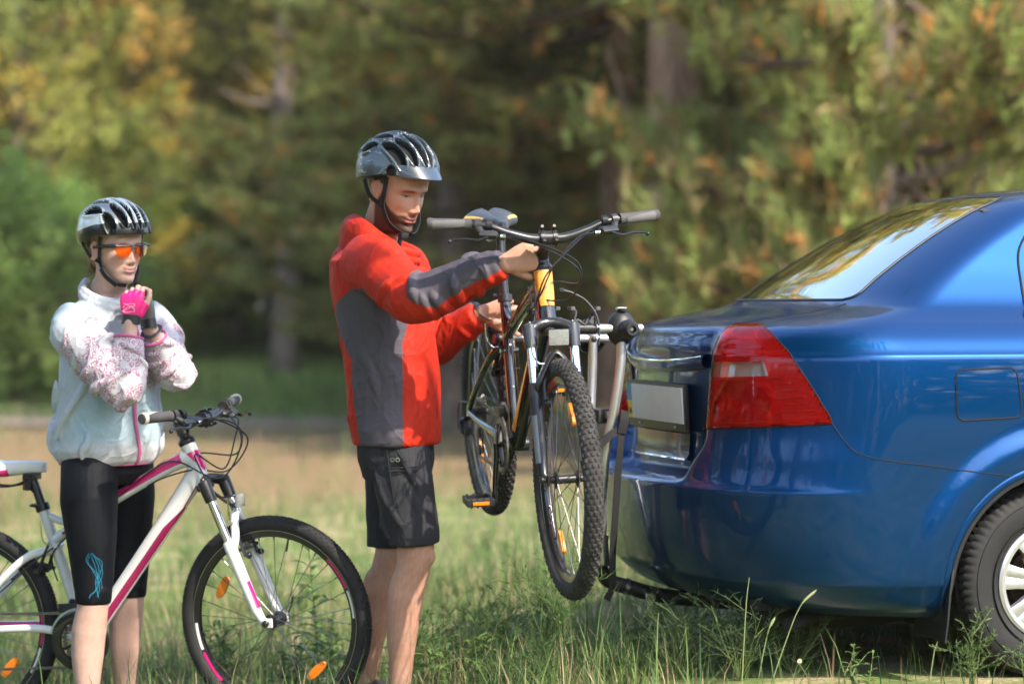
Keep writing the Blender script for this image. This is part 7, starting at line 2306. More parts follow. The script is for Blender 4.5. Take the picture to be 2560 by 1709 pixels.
    b = MB(); zt = hl(0.075, -0.030, -0.185) - O; b.tube(catmull([zt, zt + V3(0.002, -0.004, -0.02), zt + V3(0.004, -0.004, -0.045)], 4), 0.003, 6); b.build('zip_puller', M_black, jk)
    cb = sN[-4] - O; du = unit(sN[-1] - sN[-5])
    b = MB(); b.box(cb + V3(0, -0.042, 0.020), (0.050, 0.006, 0.020), frame_to(du, (0, -0.3, 1)), bev=0.003); b.build('cuff_tab', mat('cuff_tab', (0.055, 0.065, 0.085), 0.6), jk)
    # ---------------- shorts
    sh = MB()
    ring_loft(sh, [((-0.368, 7.58, 1.00), Fw, 0.105, Lf, 0.150), ((-0.366, 7.58, 0.92), Fw, 0.112, Lf, 0.160), ((-0.362, 7.58, 0.86), Fw, 0.112, Lf, 0.160), ((-0.360, 7.58, 0.80), Fw, 0.098, Lf, 0.140)], 36)
    hemN, hemF = knN + V3(0.003, 0, 0.030), knF + V3(0.0, 0, 0.022)
    lN = add_limb(sh, [hipN + V3(-0.004, 0.02, -0.03), (hipN + knN) / 2 + V3(-0.004, 0, 0), hemN + V3(-0.004, 0, 0.05), hemN], [0.088, 0.091, 0.079, 0.077], 26, n=7)
    lF = add_limb(sh, [hipF + V3(0, 0, -0.05), (hipF + knF) / 2, hemF + V3(0, 0, 0.05), hemF], [0.086, 0.086, 0.073, 0.072], 24, n=7)
    for z0, a0, z1, a1 in ((0.86, -0.6, 0.68, -0.2), (0.80, 0.2, 0.66, 0.5), (0.74, -0.3, 0.64, 0.1), (0.90, 0.1, 0.76, 0.5), (0.70, -0.8, 0.62, -0.5)):
        pts = []
        for t in np.linspace(0, 1, 5):
            z = z0 + (z1 - z0) * t; c = knN + (hipN - knN) * ((z - knN[2]) / (hipN[2] - knN[2])); an = (a0 + (a1 - a0) * t) * math.pi / 2
            rad = np.interp(z, [0.6, 0.78, 0.95], [0.078, 0.092, 0.104])
            pts.append(c + Fw * math.sin(an) * rad - Lf * math.cos(an) * rad)
        P_ = catmull(pts, 6); sh.tube(P_, np.interp(np.linspace(0, 1, len(P_)), [0, 0.5, 1], [0.003, 0.011, 0.003]), 8)
    me = fused(sh, 0.0045, 5, 'shorts', 0.6)
    P = mesh_arrays(me)
    displace(me, 0.0024 * cloth_noise(P * np.array([1, 1, 0.5]), 14.0, 8.0) + 0.0008 * cloth_noise(P, 40.0, 2.0))
    M_sh = mat('shorts_cloth', (0.026, 0.026, 0.030), 0.8, spec=0.25, bump=0.18, bscale=1500, var=0.12, vscale=25, wrinkle=0.010, wscale=6.0)
    so = finish(me, 'shorts', M_sh, man, O)
    M_st = mat('shorts_seam', (0.010, 0.010, 0.012), 0.8)
    def leg_pt(z, an, r_off=0.002):
        c = knN + (hipN - knN) * ((z - knN[2]) / (hipN[2] - knN[2])) + V3(-0.003, 0.002, 0)
        rad = np.interp(z, [0.6, 0.66, 0.78, 0.95], [0.0775, 0.0795, 0.0935, 0.106]) + r_off
        return c + Fw * math.sin(an) * rad - Lf * math.cos(an) * rad - O
    MB().tube([leg_pt(z, np.interp(z, [0.62, 0.9], [-0.12, -0.10])) for z in np.linspace(0.615, 0.90, 18)], 0.0022, 6).build('side_seam', M_st, so)
    for dz in (0.0, -0.010):
        MB().tube([leg_pt(0.842 + dz + 0.004 * t, -0.06 + 0.85 * t) for t in np.linspace(0, 1, 12)], 0.002, 6).build('pocket_seam', M_st, so)
    for an in (0.05, 0.20):
        c = leg_pt(0.868, an, 0.004); nn = unit(leg_pt(0.868, an, 0.05) - c)
        b = MB(); b.lathe([(0.0040, 0.0), (0.0072, 0.0), (0.0072, 0.003), (0.0040, 0.003)], c, nn, 16, closed_prof=True); b.build('eyelet', M_steel, so)
    a = np.linspace(0, 2 * np.pi, 40, endpoint=False)
    b = MB(); b.tube([hemN + V3(0.074 * math.cos(t) * 1.03, 0.076 * math.sin(t) * 1.03, 0.016 + 0.004 * math.sin(2 * t)) - O for t in a], 0.0022, 6, loop=True); b.build('hem_seam', M_st, so)
    # ---------------- socks and shoes
    for (a_, k_, toe) in ((anN, knN, V3(0.97, -0.18, 0)), (anF, knF, V3(0.99, 0.0, 0))):
        d_ = unit(a_ - k_)
        b = MB(); b.tube([a_ - d_ * -0.012, a_ + d_ * 0.02, a_ + d_ * 0.05], [0.0385, 0.040, 0.043], 20); b.build('sock', mat('black_sock', (0.012, 0.012, 0.013), 0.9, bump=0.3, bscale=900), man).location = Vector((-O).tolist())
        g = float(ground_z(a_[0], a_[1])); tt = unit(toe)
        s_ = MB()
        s_.tube(catmull([V3(a_[0], a_[1], g + 0.072) - tt * 0.050, V3(a_[0], a_[1], g + 0.062), V3(a_[0], a_[1], g + 0.050) + tt * 0.09, V3(a_[0], a_[1], g + 0.040) + tt * 0.185], 6), np.interp(np.linspace(0, 1, 19), [0, 0.3, 0.75, 1], [0.040, 0.050, 0.046, 0.030]), 16)
        s_.build('shoe', mat('shoe_dark', (0.03, 0.03, 0.034), 0.6), man).location = Vector((-O).tolist())
    # ---------------- hair tie on the far wrist
    wd = unit(wrF - elF); u_, v_ = unit(np.cross(wd, (0, 0, 1))), None
    v_ = np.cross(wd, u_)
    b = MB(); b.tube([wrF + wd * 0.012 + (u_ * math.cos(t) + v_ * math.sin(t)) * 0.034 + wd * 0.010 * math.sin(t) - O for t in np.linspace(0, 2 * math.pi, 28, endpoint=False)], 0.0026, 6, loop=True); b.build('wrist_cord', M_cable, man)
    # ---------------- helmet, visor and straps
    M_hel = mat('helmet_steel_blue', (0.036, 0.052, 0.072), 0.36, coat=0.8, coat_rough=0.12, var=0.35, vscale=26)
    nt = M_hel.node_tree; bs = nt.nodes['Principled BSDF']
    # worn white scratches as a print in the lacquer
    tc = nt.nodes.new('ShaderNodeTexCoord'); mp = nt.nodes.new('ShaderNodeMapping'); mp.inputs['Scale'].default_value = (14, 60, 40); mp.inputs['Rotation'].default_value = (0, 0.5, 0)
    nz = nt.nodes.new('ShaderNodeTexNoise'); nz.inputs['Scale'].default_value = 1.0; nz.inputs['Detail'].default_value = 9; nz.inputs['Roughness'].default_value = 0.75
    rp = nt.nodes.new('ShaderNodeMapRange'); rp.inputs['From Min'].default_value = 0.57; rp.inputs['From Max'].default_value = 0.62
    mx = nt.nodes.new('ShaderNodeMix'); mx.data_type = 'RGBA'; mx.inputs[7].default_value = (0.40, 0.43, 0.47, 1)
    nt.links.new(tc.outputs['Object'], mp.inputs['Vector']); nt.links.new(mp.outputs['Vector'], nz.inputs['Vector']); nt.links.new(nz.outputs['Fac'], rp.inputs['Value']); nt.links.new(rp.outputs['Result'], mx.inputs['Factor'])
    old = bs.inputs['Base Color'].links[0].from_socket; nt.links.new(old, mx.inputs[6]); nt.links.new(mx.outputs[2], bs.inputs['Base Color'])
    M_hdk = mat('helmet_dark', (0.014, 0.016, 0.020), 0.45)
    st = dict(ax=0.140, ay=0.112, az=0.122, c=(-0.008, 0, 0.040), backx=1.06, ridge=0.006,
              rim=lambda U: np.interp(np.cos(U), [-1, -0.4, 0.3, 1], [-0.30, -0.20, -0.02, 0.05]),
              vents=[(0.42, 1.42, 0.09, 0.20, 0.10), (0.46, 1.36, 0.38, 0.50, 0.105), (0.40, 1.55, 0.66, 0.72, 0.095), (1.52, 2.10, 0.13, 0.20, 0.115), (1.46, 2.05, 0.46, 0.50, 0.10), (2.22, 2.75, 0.13, 0.20, 0.11), (2.15, 2.65, 0.46, 0.48, 0.10),
                     (0.06, 0.75, 0.84, 0.88, 0.06), (1.70, 2.35, 0.76, 0.74, 0.075)],
              mats=[M_hel, M_hdk], )
    HH = H @ np.array(Matrix.Rotation(R(-9), 4, 'Y')); HH[:3, 3] += H[:3, 2] * 0.010
    hel, G = make_helmet('helmet', 'steel blue bicycle helmet with visor on the person in red', HH, 1.0, st)
    a = np.linspace(-0.95, 0.95, 31)
    rim = lambda r, dz: np.stack([-0.008 + (0.140 * np.cos(a)) * r, 0.112 * np.sin(a) * (r * 0.5 + 0.5), 0.046 + dz + 0.004 * np.cos(a)], 1)
    v = MB(); top = rim(0.985, 0.014); mid = rim(1.12, 0.004); tip = rim(1.0, 0.0)
    ext = 0.030 * np.cos(a * 1.55) ** 1.0
    ext = np.clip(ext, 0.004, None)
    edge = rim(1.0, -0.006); edge[:, 0] += ext; edge[:, 2] -= ext * 0.16
    v.rings([rim(0.97, 0.024), rim(1.0, 0.006) + np.stack([ext * 0.5, 0 * a, -ext * 0.02], 1), edge, edge - np.array([0.002, 0, 0.004]), rim(0.97, -0.006)], closed=False)
    v.build('visor', mat('visor_blue', (0.032, 0.048, 0.068), 0.34, coat=0.8), hel)
    M_strap = mat('strap_black', (0.010, 0.010, 0.011), 0.8, bump=0.3, bscale=900)
    for sd in (1, -1):
        ribbon('strap', [(0.040, sd * 0.090, 0.030), (0.030, sd * 0.084, -0.020), (0.024, sd * 0.0775, -0.064), (0.044, sd * 0.064, -0.112), (0.066, sd * 0.032, -0.138), (0.072, sd * 0.006, -0.143)], 0.015, 0.003, (0, sd, -0.15), M_strap, hel)
        ribbon('strap', [(-0.056, sd * 0.092, 0.010), (-0.026, sd * 0.092, -0.035), (0.020, sd * 0.0810, -0.060)], 0.013, 0.003, (0, sd, 0), M_strap, hel)
    b = MB(); b.box((0.070, -0.022, -0.146), (0.020, 0.030, 0.014), bev=0.004); b.build('buckle', M_black, hel)
    ribbon('strap', [(0.068, -0.028, -0.148), (0.070, -0.034, -0.166), (0.064, -0.036, -0.190)], 0.014, 0.003, (0.4, -1, 0), M_strap, hel)
    return man, H
man, MAN_H = make_man()
# ------------------------------------------------------------------ the woman
def make_woman():
    O = np.array([-1.31, 7.80, -0.02])
    wom = empty('person', O, label='person in a pale windbreaker and black capri leggings astride the white bicycle', cat='person')
    p = dict(s=0.975, nose=0.92, brow=0.0030, cheek=1.6, mouth=0.0250, smile=0.0075, chin=0.9, teeth=True, gap=(0.12, 0.03, 0.03))
    H = head_matrix((-1.272, 7.765, 1.528), R(-46), R(-6), R(3))
    hl = lambda *a: (H[:3, :3] @ np.array(a, float)) + H[:3, 3]
    Fw = unit(V3(0.66, -0.75, 0)); Lf = V3(0.75, 0.66, 0)
    shN, elN, wrN = V3(-1.392, 7.70, 1.288), V3(-1.212, 7.545, 1.092), V3(-1.196, 7.585, 1.290)
    shF, elF, wrF = V3(-1.195, 7.90, 1.305), V3(-1.092, 7.76, 1.118), V3(-1.150, 7.655, 1.275)
    hipN, knN, anN = V3(-1.352, 7.72, 0.86), V3(-1.330, 7.67, 0.435), V3(-1.352, 7.665, 0.060)
    hipF, knF, anF = V3(-1.262, 7.91, 0.86), V3(-1.262, 7.96, 0.425), V3(-1.282, 7.985, 0.050)
    b = MB()
    add_head(b, H, p)
    b.tube(catmull([hl(-0.020, 0, -0.045), hl(-0.026, 0, -0.105), V3(-1.312, 7.815, 1.375), V3(-1.315, 7.82, 1.28)], 5), np.interp(np.linspace(0, 1, 16), [0, 0.4, 1], [0.050, 0.050, 0.066]), 20)
    ring_loft(b, [((-1.312, 7.815, 1.34), Fw, 0.05, Lf, 0.09), ((-1.305, 7.81, 1.29), Fw, 0.065, Lf, 0.13), ((-1.305, 7.805, 1.15), Fw, 0.075, Lf, 0.115), ((-1.31, 7.81, 1.00), Fw, 0.075, Lf, 0.11), ((-1.312, 7.815, 0.88), Fw, 0.085, Lf, 0.13), ((-1.310, 7.815, 0.80), Fw, 0.07, Lf, 0.11)])
    for (s_, e_, w_) in ((shN, elN, wrN), (shF, elF, wrF)):
        add_limb(b, [s_, (s_ + e_) / 2, e_], [0.037, 0.036, 0.032])
        add_limb(b, [e_, e_ * 0.65 + w_ * 0.35, w_ * 0.85 + e_ * 0.15, w_ + unit(w_ - e_) * 0.012], [0.032, 0.036, 0.026, 0.0245], flat=0.92)
    for (h_, k_, a_, toe) in ((hipN, knN, anN, V3(0.85, -0.5, 0)), (hipF, knF, anF, V3(0.95, -0.2, 0))):
        d_ = unit(a_ - k_); back = -Fw
        add_limb(b, [h_, (h_ + k_) / 2, k_ - d_ * 0.03], [0.074, 0.068, 0.050], seg=20)
        add_limb(b, [k_ - d_ * 0.05, k_ + Fw * 0.004, k_ + d_ * 0.06, k_ + d_ * 0.13 + back * 0.012, k_ + d_ * 0.21 + back * 0.012, k_ + d_ * 0.30 + back * 0.004, a_, a_ + d_ * 0.03], [0.052, 0.0515, 0.0500, 0.0555, 0.0515, 0.0400, 0.0315, 0.033], seg=22)
        b.ell(k_ + Fw * 0.036, (0.024, 0.024, 0.032))
        g = float(ground_z(a_[0], a_[1])); sole = V3(a_[0], a_[1], g + 0.02); tt = unit(toe)
        b.tube(catmull([a_, sole + V3(0, 0, 0.04) - tt * 0.02, sole + V3(0, 0, 0.03) + tt * 0.07, sole + V3(0, 0, 0.012) + tt * 0.15], 5), np.interp(np.linspace(0, 1, 16), [0, 0.35, 0.7, 1], [0.033, 0.038, 0.035, 0.022]), 14)
    dN, nN = V3(0.06, 0.05, 1.0), V3(0.25, 1.0, 0.0)
    dF, nF = V3(-0.16, 0.10, 1.0), V3(-0.75, -0.55, -0.1)
    cN_ = [(0.45, 1.1, 0.9), (0.55, 1.2, 0.9), (0.65, 1.25, 0.9), (0.75, 1.2, 0.9)]
    cF_ = [(0.35, 0.9, 0.5), (0.55, 1.2, 0.8), (0.75, 1.3, 0.9), (0.9, 1.3, 0.9)]
    add_hand(b, wrN, dN, nN, -1, cN_, 0.05, (0.5, 0.6, 0.6), 0.90)
    add_hand(b, wrF, dF, nF, -1, cF_, 0.05, (0.55, 0.4, 0.5), 0.90)
    me = fused(b, 0.0039, 2, 'body'); refine_face(me, H, p['s'])
    P = mesh_arrays(me)
    base = (0.50, 0.315, 0.25)
    col = face_colours(P, H, base, p, brow=(0.22, 0.14, 0.09), lip=(0.46, 0.15, 0.14))
    L = head_local(P, H)
    nostr = np.exp(-((np.abs(L[:, 1]) - 0.0085) / 0.004) ** 2 - ((L[:, 2] + 0.050) / 0.004) ** 2) * (L[:, 0] > 0.07)
    col = col * (1 - 0.5 * nostr[:, None])
    body = finish(me, 'body', skin_mat('woman_skin'), wom, O, col)
    # ---------------- hair drawn back under the helmet
    M_hair = mat('hair_fair', (0.22, 0.135, 0.075), 0.5, bump=0.5, bscale=400, var=0.3, vscale=80)
    hb = MB()
    rr = random.Random(3)
    hb.ell(hl(-0.055, 0, -0.020), (0.055, 0.066, 0.060), H[:3, :3] @ np.diag([1, 1, 1.0]), nu=24, nv=16)
    for k in range(40):
        y = rr.uniform(-0.055, 0.055); z0 = rr.uniform(-0.05, 0.02)
        hb.tube(catmull([hl(-0.05 - rr.uniform(0, 0.03), y, z0 + 0.02), hl(-0.085, y * 0.8, z0 - 0.02), hl(-0.080 - rr.uniform(0, 0.015), y * 0.4, -0.085 + rr.uniform(-0.01, 0.01))], 4), [0.007] * 7 + [0.004, 0.001], 6)
    for sd in (-1, 1):
        for k in range(9):
            t = k / 8
            hb.tube(catmull([hl(0.030 - 0.02 * t, sd * 0.071, 0.030), hl(0.006 - 0.015 * t, sd * 0.0735, 0.010 - 0.012 * t), hl(-0.030, sd * 0.0705, -0.012 - 0.02 * t)], 4), [0.0042] * 8 + [0.002], 6)
    for k in range(14):
        e = hl(-0.088 - rr.uniform(0, 0.03), rr.uniform(-0.03, 0.03), -0.085 + rr.uniform(-0.02, 0.01))
        hb.tube(catmull([hl(-0.078, rr.uniform(-0.03, 0.03), -0.075), (hl(-0.09, 0, -0.08) + e) / 2, e + V3(-0.02 + rr.uniform(-0.02, 0.01), 0, rr.uniform(-0.025, 0.01))], 4), [0.0028] * 7 + [0.0015, 0.0006], 5)
    ho = hb.build('hair', M_hair, wom); ho.location = Vector((-O).tolist())
    # ---------------- windbreaker
    j = MB()
    rows = [((-1.312, 7.812, 1.362), Fw, 0.062, Lf, 0.074, 1.0), ((-1.312, 7.812, 1.342), Fw, 0.078, Lf, 0.112, 0.95), ((-1.308, 7.81, 1.310), Fw, 0.105, Lf, 0.151), ((-1.302, 7.805, 1.23), Fw, 0.116, Lf, 0.154), ((-1.300, 7.80, 1.13), Fw, 0.128, Lf, 0.160),
            ((-1.304, 7.80, 1.03), Fw, 0.128, Lf, 0.160), ((-1.306, 7.803, 0.94), Fw, 0.138, Lf, 0.171), ((-1.310, 7.806, 0.875), Fw, 0.142, Lf, 0.177), ((-1.310, 7.808, 0.845), Fw, 0.132, Lf, 0.166), ((-1.308, 7.808, 0.832), Fw, 0.118, Lf, 0.151)]
    ring_loft(j, rows, 44)
    cufN = wrN + unit(elN - wrN) * 0.055; cufF = wrF + unit(elF - wrF) * 0.050
    pN = [shN + V3(0.012, 0.02, 0.004), shN + V3(0.0, -0.02, -0.03), (shN + elN) / 2 + V3(-0.004, -0.012, -0.010), elN * 0.82 + shN * 0.18 + V3(0, -0.01, -0.012), elN + V3(0.004, -0.004, -0.006), elN * 0.6 + cufN * 0.4, cufN]
    sN = add_limb(j, pN, [0.068, 0.074, 0.073, 0.069, 0.064, 0.057, 0.041], 22, n=7)
    pF = [shF + V3(-0.012, -0.02, 0.004), shF + V3(0.02, -0.01, -0.03), (shF + elF) / 2 + V3(0.010, 0, 0), elF + V3(0.006, 0.004, 0.006), elF * 0.55 + cufF * 0.45, cufF]
    sF = add_limb(j, pF, [0.064, 0.069, 0.066, 0.060, 0.052, 0.037], 20, n=7)
    # collar, open at the throat
    nk = V3(-1.308, 7.808, 1.372)
    a = np.linspace(-2.7, 2.7, 34)
    cc = np.array([nk + Fw * math.cos(q) * (0.072 + 0.026 * max(0, math.cos(q))) + Lf * math.sin(q) * 0.078 + V3(0, 0, -0.040 * math.cos(q)) for q in a])
    for dz in (-0.020, -0.004, 0.012):
        j.tube(cc + V3(0, 0, dz) + np.array([(c_ - nk) * 0.10 * (dz < 0) for c_ in cc]), 0.008, 10)
    def fold(pts, r):
        P_ = catmull(pts, 6); j.tube(P_, np.interp(np.linspace(0, 1, len(P_)), [0, 0.3, 0.7, 1], [r * 0.3, r * 1.3, r * 1.3, r * 0.3]), 8)
    def arm_fold(path, t, a0, a1, rad, r, slant):
        k = len(path); pts = []; U, Wv = tube_frames(path)
        for q in np.linspace(0, 1, 5):
            tt_ = np.clip(t + slant * (q - 0.5), 0, 0.999) * (k - 1); i = int(tt_); f_ = tt_ - i
            c = path[i] * (1 - f_) + path[min(i + 1, k - 1)] * f_
            an = math.radians(a0 + (a1 - a0) * q)
            pts.append(c + (U[i] * math.cos(an) + Wv[i] * math.sin(an)) * rad)
        fold(pts, r)
    rr = random.Random(8)
    for (pth, tr) in ((sN, ((0.18, 0.080), (0.30, 0.080), (0.40, 0.078), (0.50, 0.074), (0.58, 0.070), (0.66, 0.066), (0.74, 0.063), (0.82, 0.058), (0.90, 0.050))), (sF, ((0.25, 0.073), (0.38, 0.071), (0.5, 0.068), (0.6, 0.064), (0.7, 0.058), (0.8, 0.052), (0.9, 0.044)))):
        for t, rad in tr:
            a0 = rr.uniform(0, 360)
            arm_fold(pth, t, a0, a0 + rr.uniform(80, 140), rad, rr.uniform(0.006, 0.010), rr.uniform(-0.1, 0.1))
            arm_fold(pth, t + 0.03, a0 + 180, a0 + 180 + rr.uniform(70, 120), rad, rr.uniform(0.005, 0.008), rr.uniform(-0.1, 0.1))
    for z0, q0, z1, q1, r_ in ((1.20, -0.2, 0.90, -0.5, 0.011), (1.15, 0.3, 0.88, 0.5, 0.010), (1.05, 0.05, 0.86, 0.15, 0.010), (1.0, -0.75, 0.86, -0.6, 0.011), (0.96, -0.3, 0.85, -0.25, 0.010), (1.10, 0.7, 0.9, 0.85, 0.010), (1.22, 0.45, 1.05, 0.7, 0.010), (1.1, -0.6, 0.93, -0.85, 0.010), (0.95, 0.35, 0.85, 0.4, 0.009)):
        pts = []
        for t in np.linspace(0, 1, 5):
            z = z0 + (z1 - z0) * t; q = (q0 + (q1 - q0) * t + 0.04 * math.sin(5 * t)) * math.pi
            c = V3(-1.308, 7.803, z); ha, hb_ = np.interp(z, [0.85, 0.9, 1.03, 1.23], [0.135, 0.140, 0.128, 0.122]), np.interp(z, [0.85, 0.9, 1.03, 1.23], [0.182, 0.188, 0.172, 0.176])
            pts.append(c + Fw * math.cos(q) * ha + Lf * math.sin(q) * hb_)
        fold(pts, r_)
    me = fused(j, 0.0048, 2, 'windbreaker', 0.5)
    P = mesh_arrays(me)
    P = displace(me, 0.0060 * cloth_noise(P * np.array([1, 1, 0.6]), 7.5, 13.0) + 0.0016 * cloth_noise(P, 25.0, 19.0))
    tN, dN_, qN, gN = seg_param(P, sN); tF, dF_, qF, gF = seg_param(P, sF)
    sleeve = ((tN > 0.20) & (dN_ < 0.098)) | ((tF > 0.22) & (dF_ < 0.092))
    # torso fabric is thin: a light blue shirt tints it; sleeves and hem stay white
    white, blue = np.array([0.60, 0.59, 0.63]), np.array([0.42, 0.56, 0.62])
    tint = sstep(-0.35, 0.30, noise3(P * np.array([1, 1, 0.6]), 7.0, 1.0)) * sstep(0.86, 0.93, P[:, 2]) * sstep(1.40, 1.34, P[:, 2])
    tint = np.where(sleeve, 0.0, 0.35 + 0.65 * tint) * sstep(0.855, 0.92, P[:, 2]) * sstep(1.40, 1.345, P[:, 2])
    col = white * (1 - tint[:, None]) + blue * tint[:, None]
    pink = np.array([0.52, 0.10, 0.26])
    mask = sleeve.astype(float) * sstep(0.10, 0.22, np.where(dN_ < dF_, tN, tF))
    col4 = np.concatenate([col, mask[:, None]], 1)
    M_wb = mat('windbreaker_nylon', (0.7, 0.7, 0.75), 0.42, attr='Col', spec=0.45, sheen=0.1, wrinkle=0.016, wscale=5.0, wstretch=(1, 1, 0.8), backlit=0.18)
    nt = M_wb.node_tree; Lk = nt.links
    # swirling print on the sleeves: rings and curls in plum and rose, masked by the sleeve
    at = [n for n in nt.nodes if n.type == 'ATTRIBUTE'][0]
    tc = nt.nodes.new('ShaderNodeTexCoord')
    vo = nt.nodes.new('ShaderNodeTexVoronoi'); vo.inputs['Scale'].default_value = 46.0; Lk.new(tc.outputs['Object'], vo.inputs['Vector'])
    sn = nt.nodes.new('ShaderNodeMath'); sn.operation = 'MULTIPLY'; sn.inputs[1].default_value = 20.0; Lk.new(vo.outputs['Distance'], sn.inputs[0])
    si = nt.nodes.new('ShaderNodeMath'); si.operation = 'SINE'; Lk.new(sn.outputs['Value'], si.inputs[0])
    gt = nt.nodes.new('ShaderNodeMath'); gt.operation = 'GREATER_THAN'; gt.inputs[1].default_value = 0.60; Lk.new(si.outputs['Value'], gt.inputs[0])
    nz = nt.nodes.new('ShaderNodeTexNoise'); nz.inputs['Scale'].default_value = 38.0; nz.inputs['Detail'].default_value = 1.0; nz.inputs['Distortion'].default_value = 1.6; Lk.new(tc.outputs['Object'], nz.inputs['Vector'])
    ab = nt.nodes.new('ShaderNodeMath'); ab.operation = 'SUBTRACT'; ab.inputs[1].default_value = 0.5; Lk.new(nz.outputs['Fac'], ab.inputs[0])
    ac = nt.nodes.new('ShaderNodeMath'); ac.operation = 'ABSOLUTE'; Lk.new(ab.outputs['Value'], ac.inputs[0])
    lt = nt.nodes.new('ShaderNodeMath'); lt.operation = 'LESS_THAN'; lt.inputs[1].default_value = 0.017; Lk.new(ac.outputs['Value'], lt.inputs[0])
    n2 = nt.nodes.new('ShaderNodeTexNoise'); n2.inputs['Scale'].default_value = 13.0; Lk.new(tc.outputs['Object'], n2.inputs['Vector'])
    g2 = nt.nodes.new('ShaderNodeMath'); g2.operation = 'GREATER_THAN'; g2.inputs[1].default_value = 0.44; Lk.new(n2.outputs['Fac'], g2.inputs[0])
    mxx = nt.nodes.new('ShaderNodeMath'); mxx.operation = 'MAXIMUM'; Lk.new(gt.outputs['Value'], mxx.inputs[0]); Lk.new(lt.outputs['Value'], mxx.inputs[1])
    mu = nt.nodes.new('ShaderNodeMath'); mu.operation = 'MULTIPLY'; Lk.new(mxx.outputs['Value'], mu.inputs[0]); Lk.new(g2.outputs['Value'], mu.inputs[1])
    mu2 = nt.nodes.new('ShaderNodeMath'); mu2.operation = 'MULTIPLY'; Lk.new(mu.outputs['Value'], mu2.inputs[0]); Lk.new(at.outputs['Alpha'], mu2.inputs[1])
    mu3 = nt.nodes.new('ShaderNodeMath'); mu3.operation = 'MULTIPLY'; mu3.inputs[1].default_value = 0.88; Lk.new(mu2.outputs['Value'], mu3.inputs[0])
    pm = nt.nodes.new('ShaderNodeMix'); pm.data_type = 'RGBA'; pm.inputs[7].default_value = (0.36, 0.055, 0.16, 1)
    Lk.new(mu3.outputs['Value'], pm.inputs['Factor']); Lk.new(at.outputs['Color'], pm.inputs[6]); Lk.new(pm.outputs[2], nt.nodes['Principled BSDF'].inputs['Base Color'])
    jk = finish(me, 'windbreaker', M_wb, wom, O, col4)
    M_pk = mat('rose_piping', (0.50, 0.10, 0.25), 0.55)
    # zip, hem, collar and cuff piping
    def shell(z, q, off=0.004):
        ha = np.interp(z, [0.832, 0.845, 0.875, 0.94, 1.03, 1.13, 1.23, 1.31, 1.355], [0.118, 0.132, 0.142, 0.138, 0.128, 0.128, 0.124, 0.105, 0.082]) + off
        hb_ = np.interp(z, [0.832, 0.845, 0.875, 0.94, 1.03, 1.13, 1.23, 1.31, 1.355], [0.162, 0.178, 0.190, 0.184, 0.172, 0.172, 0.176, 0.162, 0.118]) + off
        cx = np.interp(z, [0.83, 0.94, 1.03, 1.13, 1.31], [-1.317, -1.312, -1.304, -1.300, -1.308]); cy = np.interp(z, [0.83, 0.94, 1.03, 1.31], [7.808, 7.803, 7.80, 7.81])
        c, s_ = math.cos(q), math.sin(q)
        hb_ = hb_ * 0.93
        return V3(cx + 0.006, cy, z) + Fw * np.sign(c) * abs(c) ** 0.9 * ha + Lf * np.sign(s_) * abs(s_) ** 0.9 * hb_ - O
    zp = np.array([shell(z, 0.10 + 0.06 * math.sin(z * 17), 0.0075) for z in np.linspace(0.835, 1.335, 40)])
    MB().tube(zp, 0.0062, 8, flat=0.5).build('zip', M_pk, jk)
    a = np.linspace(0, 2 * np.pi, 60, endpoint=False)
    MB().tube(np.array([shell(0.833, q, 0.001) for q in a]), 0.0055, 8, loop=True).build('hem_piping', M_pk, jk)
    MB().tube(cc + V3(0, 0, -0.020) - O + np.array([(c_ - nk) * 0.17 for c_ in cc]), 0.0042, 8).build('collar_piping', M_pk, jk)
    for cuf, el in ((cufN, elN), (cufF, elF)):
        d_ = unit(cuf - el); u_ = unit(np.cross(d_, (1, 0, 0))); v_ = np.cross(d_, u_); r0 = 0.0445 if cuf is cufN else 0.0395
        MB().tube([cuf + d_ * 0.001 + (u_ * math.cos(t) + v_ * math.sin(t)) * r0 - O for t in np.linspace(0, 2 * math.pi, 32, endpoint=False)], 0.0045, 8, loop=True).build('cuff_piping', M_pk, jk)
    # ---------------- capri leggings
    lg = MB()
    ring_loft(lg, [((-1.312, 7.812, 0.90), Fw, 0.105, Lf, 0.140), ((-1.312, 7.812, 0.86), Fw, 0.112, Lf, 0.152), ((-1.310, 7.812, 0.80), Fw, 0.108, Lf, 0.150), ((-1.310, 7.812, 0.765), Fw, 0.085, Lf, 0.12)], 36)
    hN_, hF_ = knN + V3(0, 0, -0.040), knF + V3(0, 0, -0.045)
    add_limb(lg, [hipN + V3(0, 0.01, -0.02), hipN * 0.66 + knN * 0.34 + V3(-0.004, 0, 0), hipN * 0.33 + knN * 0.67, knN, hN_], [0.090, 0.092, 0.077, 0.0595, 0.0545], 26, n=6)
    add_limb(lg, [hipF + V3(0, -0.01, -0.02), hipF * 0.66 + knF * 0.34, hipF * 0.33 + knF * 0.67, knF, hF_], [0.088, 0.090, 0.075, 0.0585, 0.0540], 26, n=6)
    for k_, hh in ((knN, hN_), (knF, hF_)):
        for dz in (-0.028, -0.016, 0.0, 0.018):
            lg.tube([V3(hh[0], hh[1], hh[2] + 0.036 + dz) + V3(math.cos(t) * 0.054, math.sin(t) * 0.054, 0.004 * math.sin(t * 2 + dz * 90)) for t in np.linspace(0.4, 4.8, 16)], np.interp(np.arange(16), [0, 7, 15], [0.002, 0.0065, 0.002]), 8)
    lg.ell(knN + Fw * 0.034, (0.030, 0.030, 0.036)); lg.ell(knF + Fw * 0.034, (0.030, 0.030, 0.036))
    me = fused(lg, 0.0042, 4, 'leggings', 0.5)
    P = mesh_arrays(me); displace(me, 0.0007 * cloth_noise(P, 22.0, 4.0))
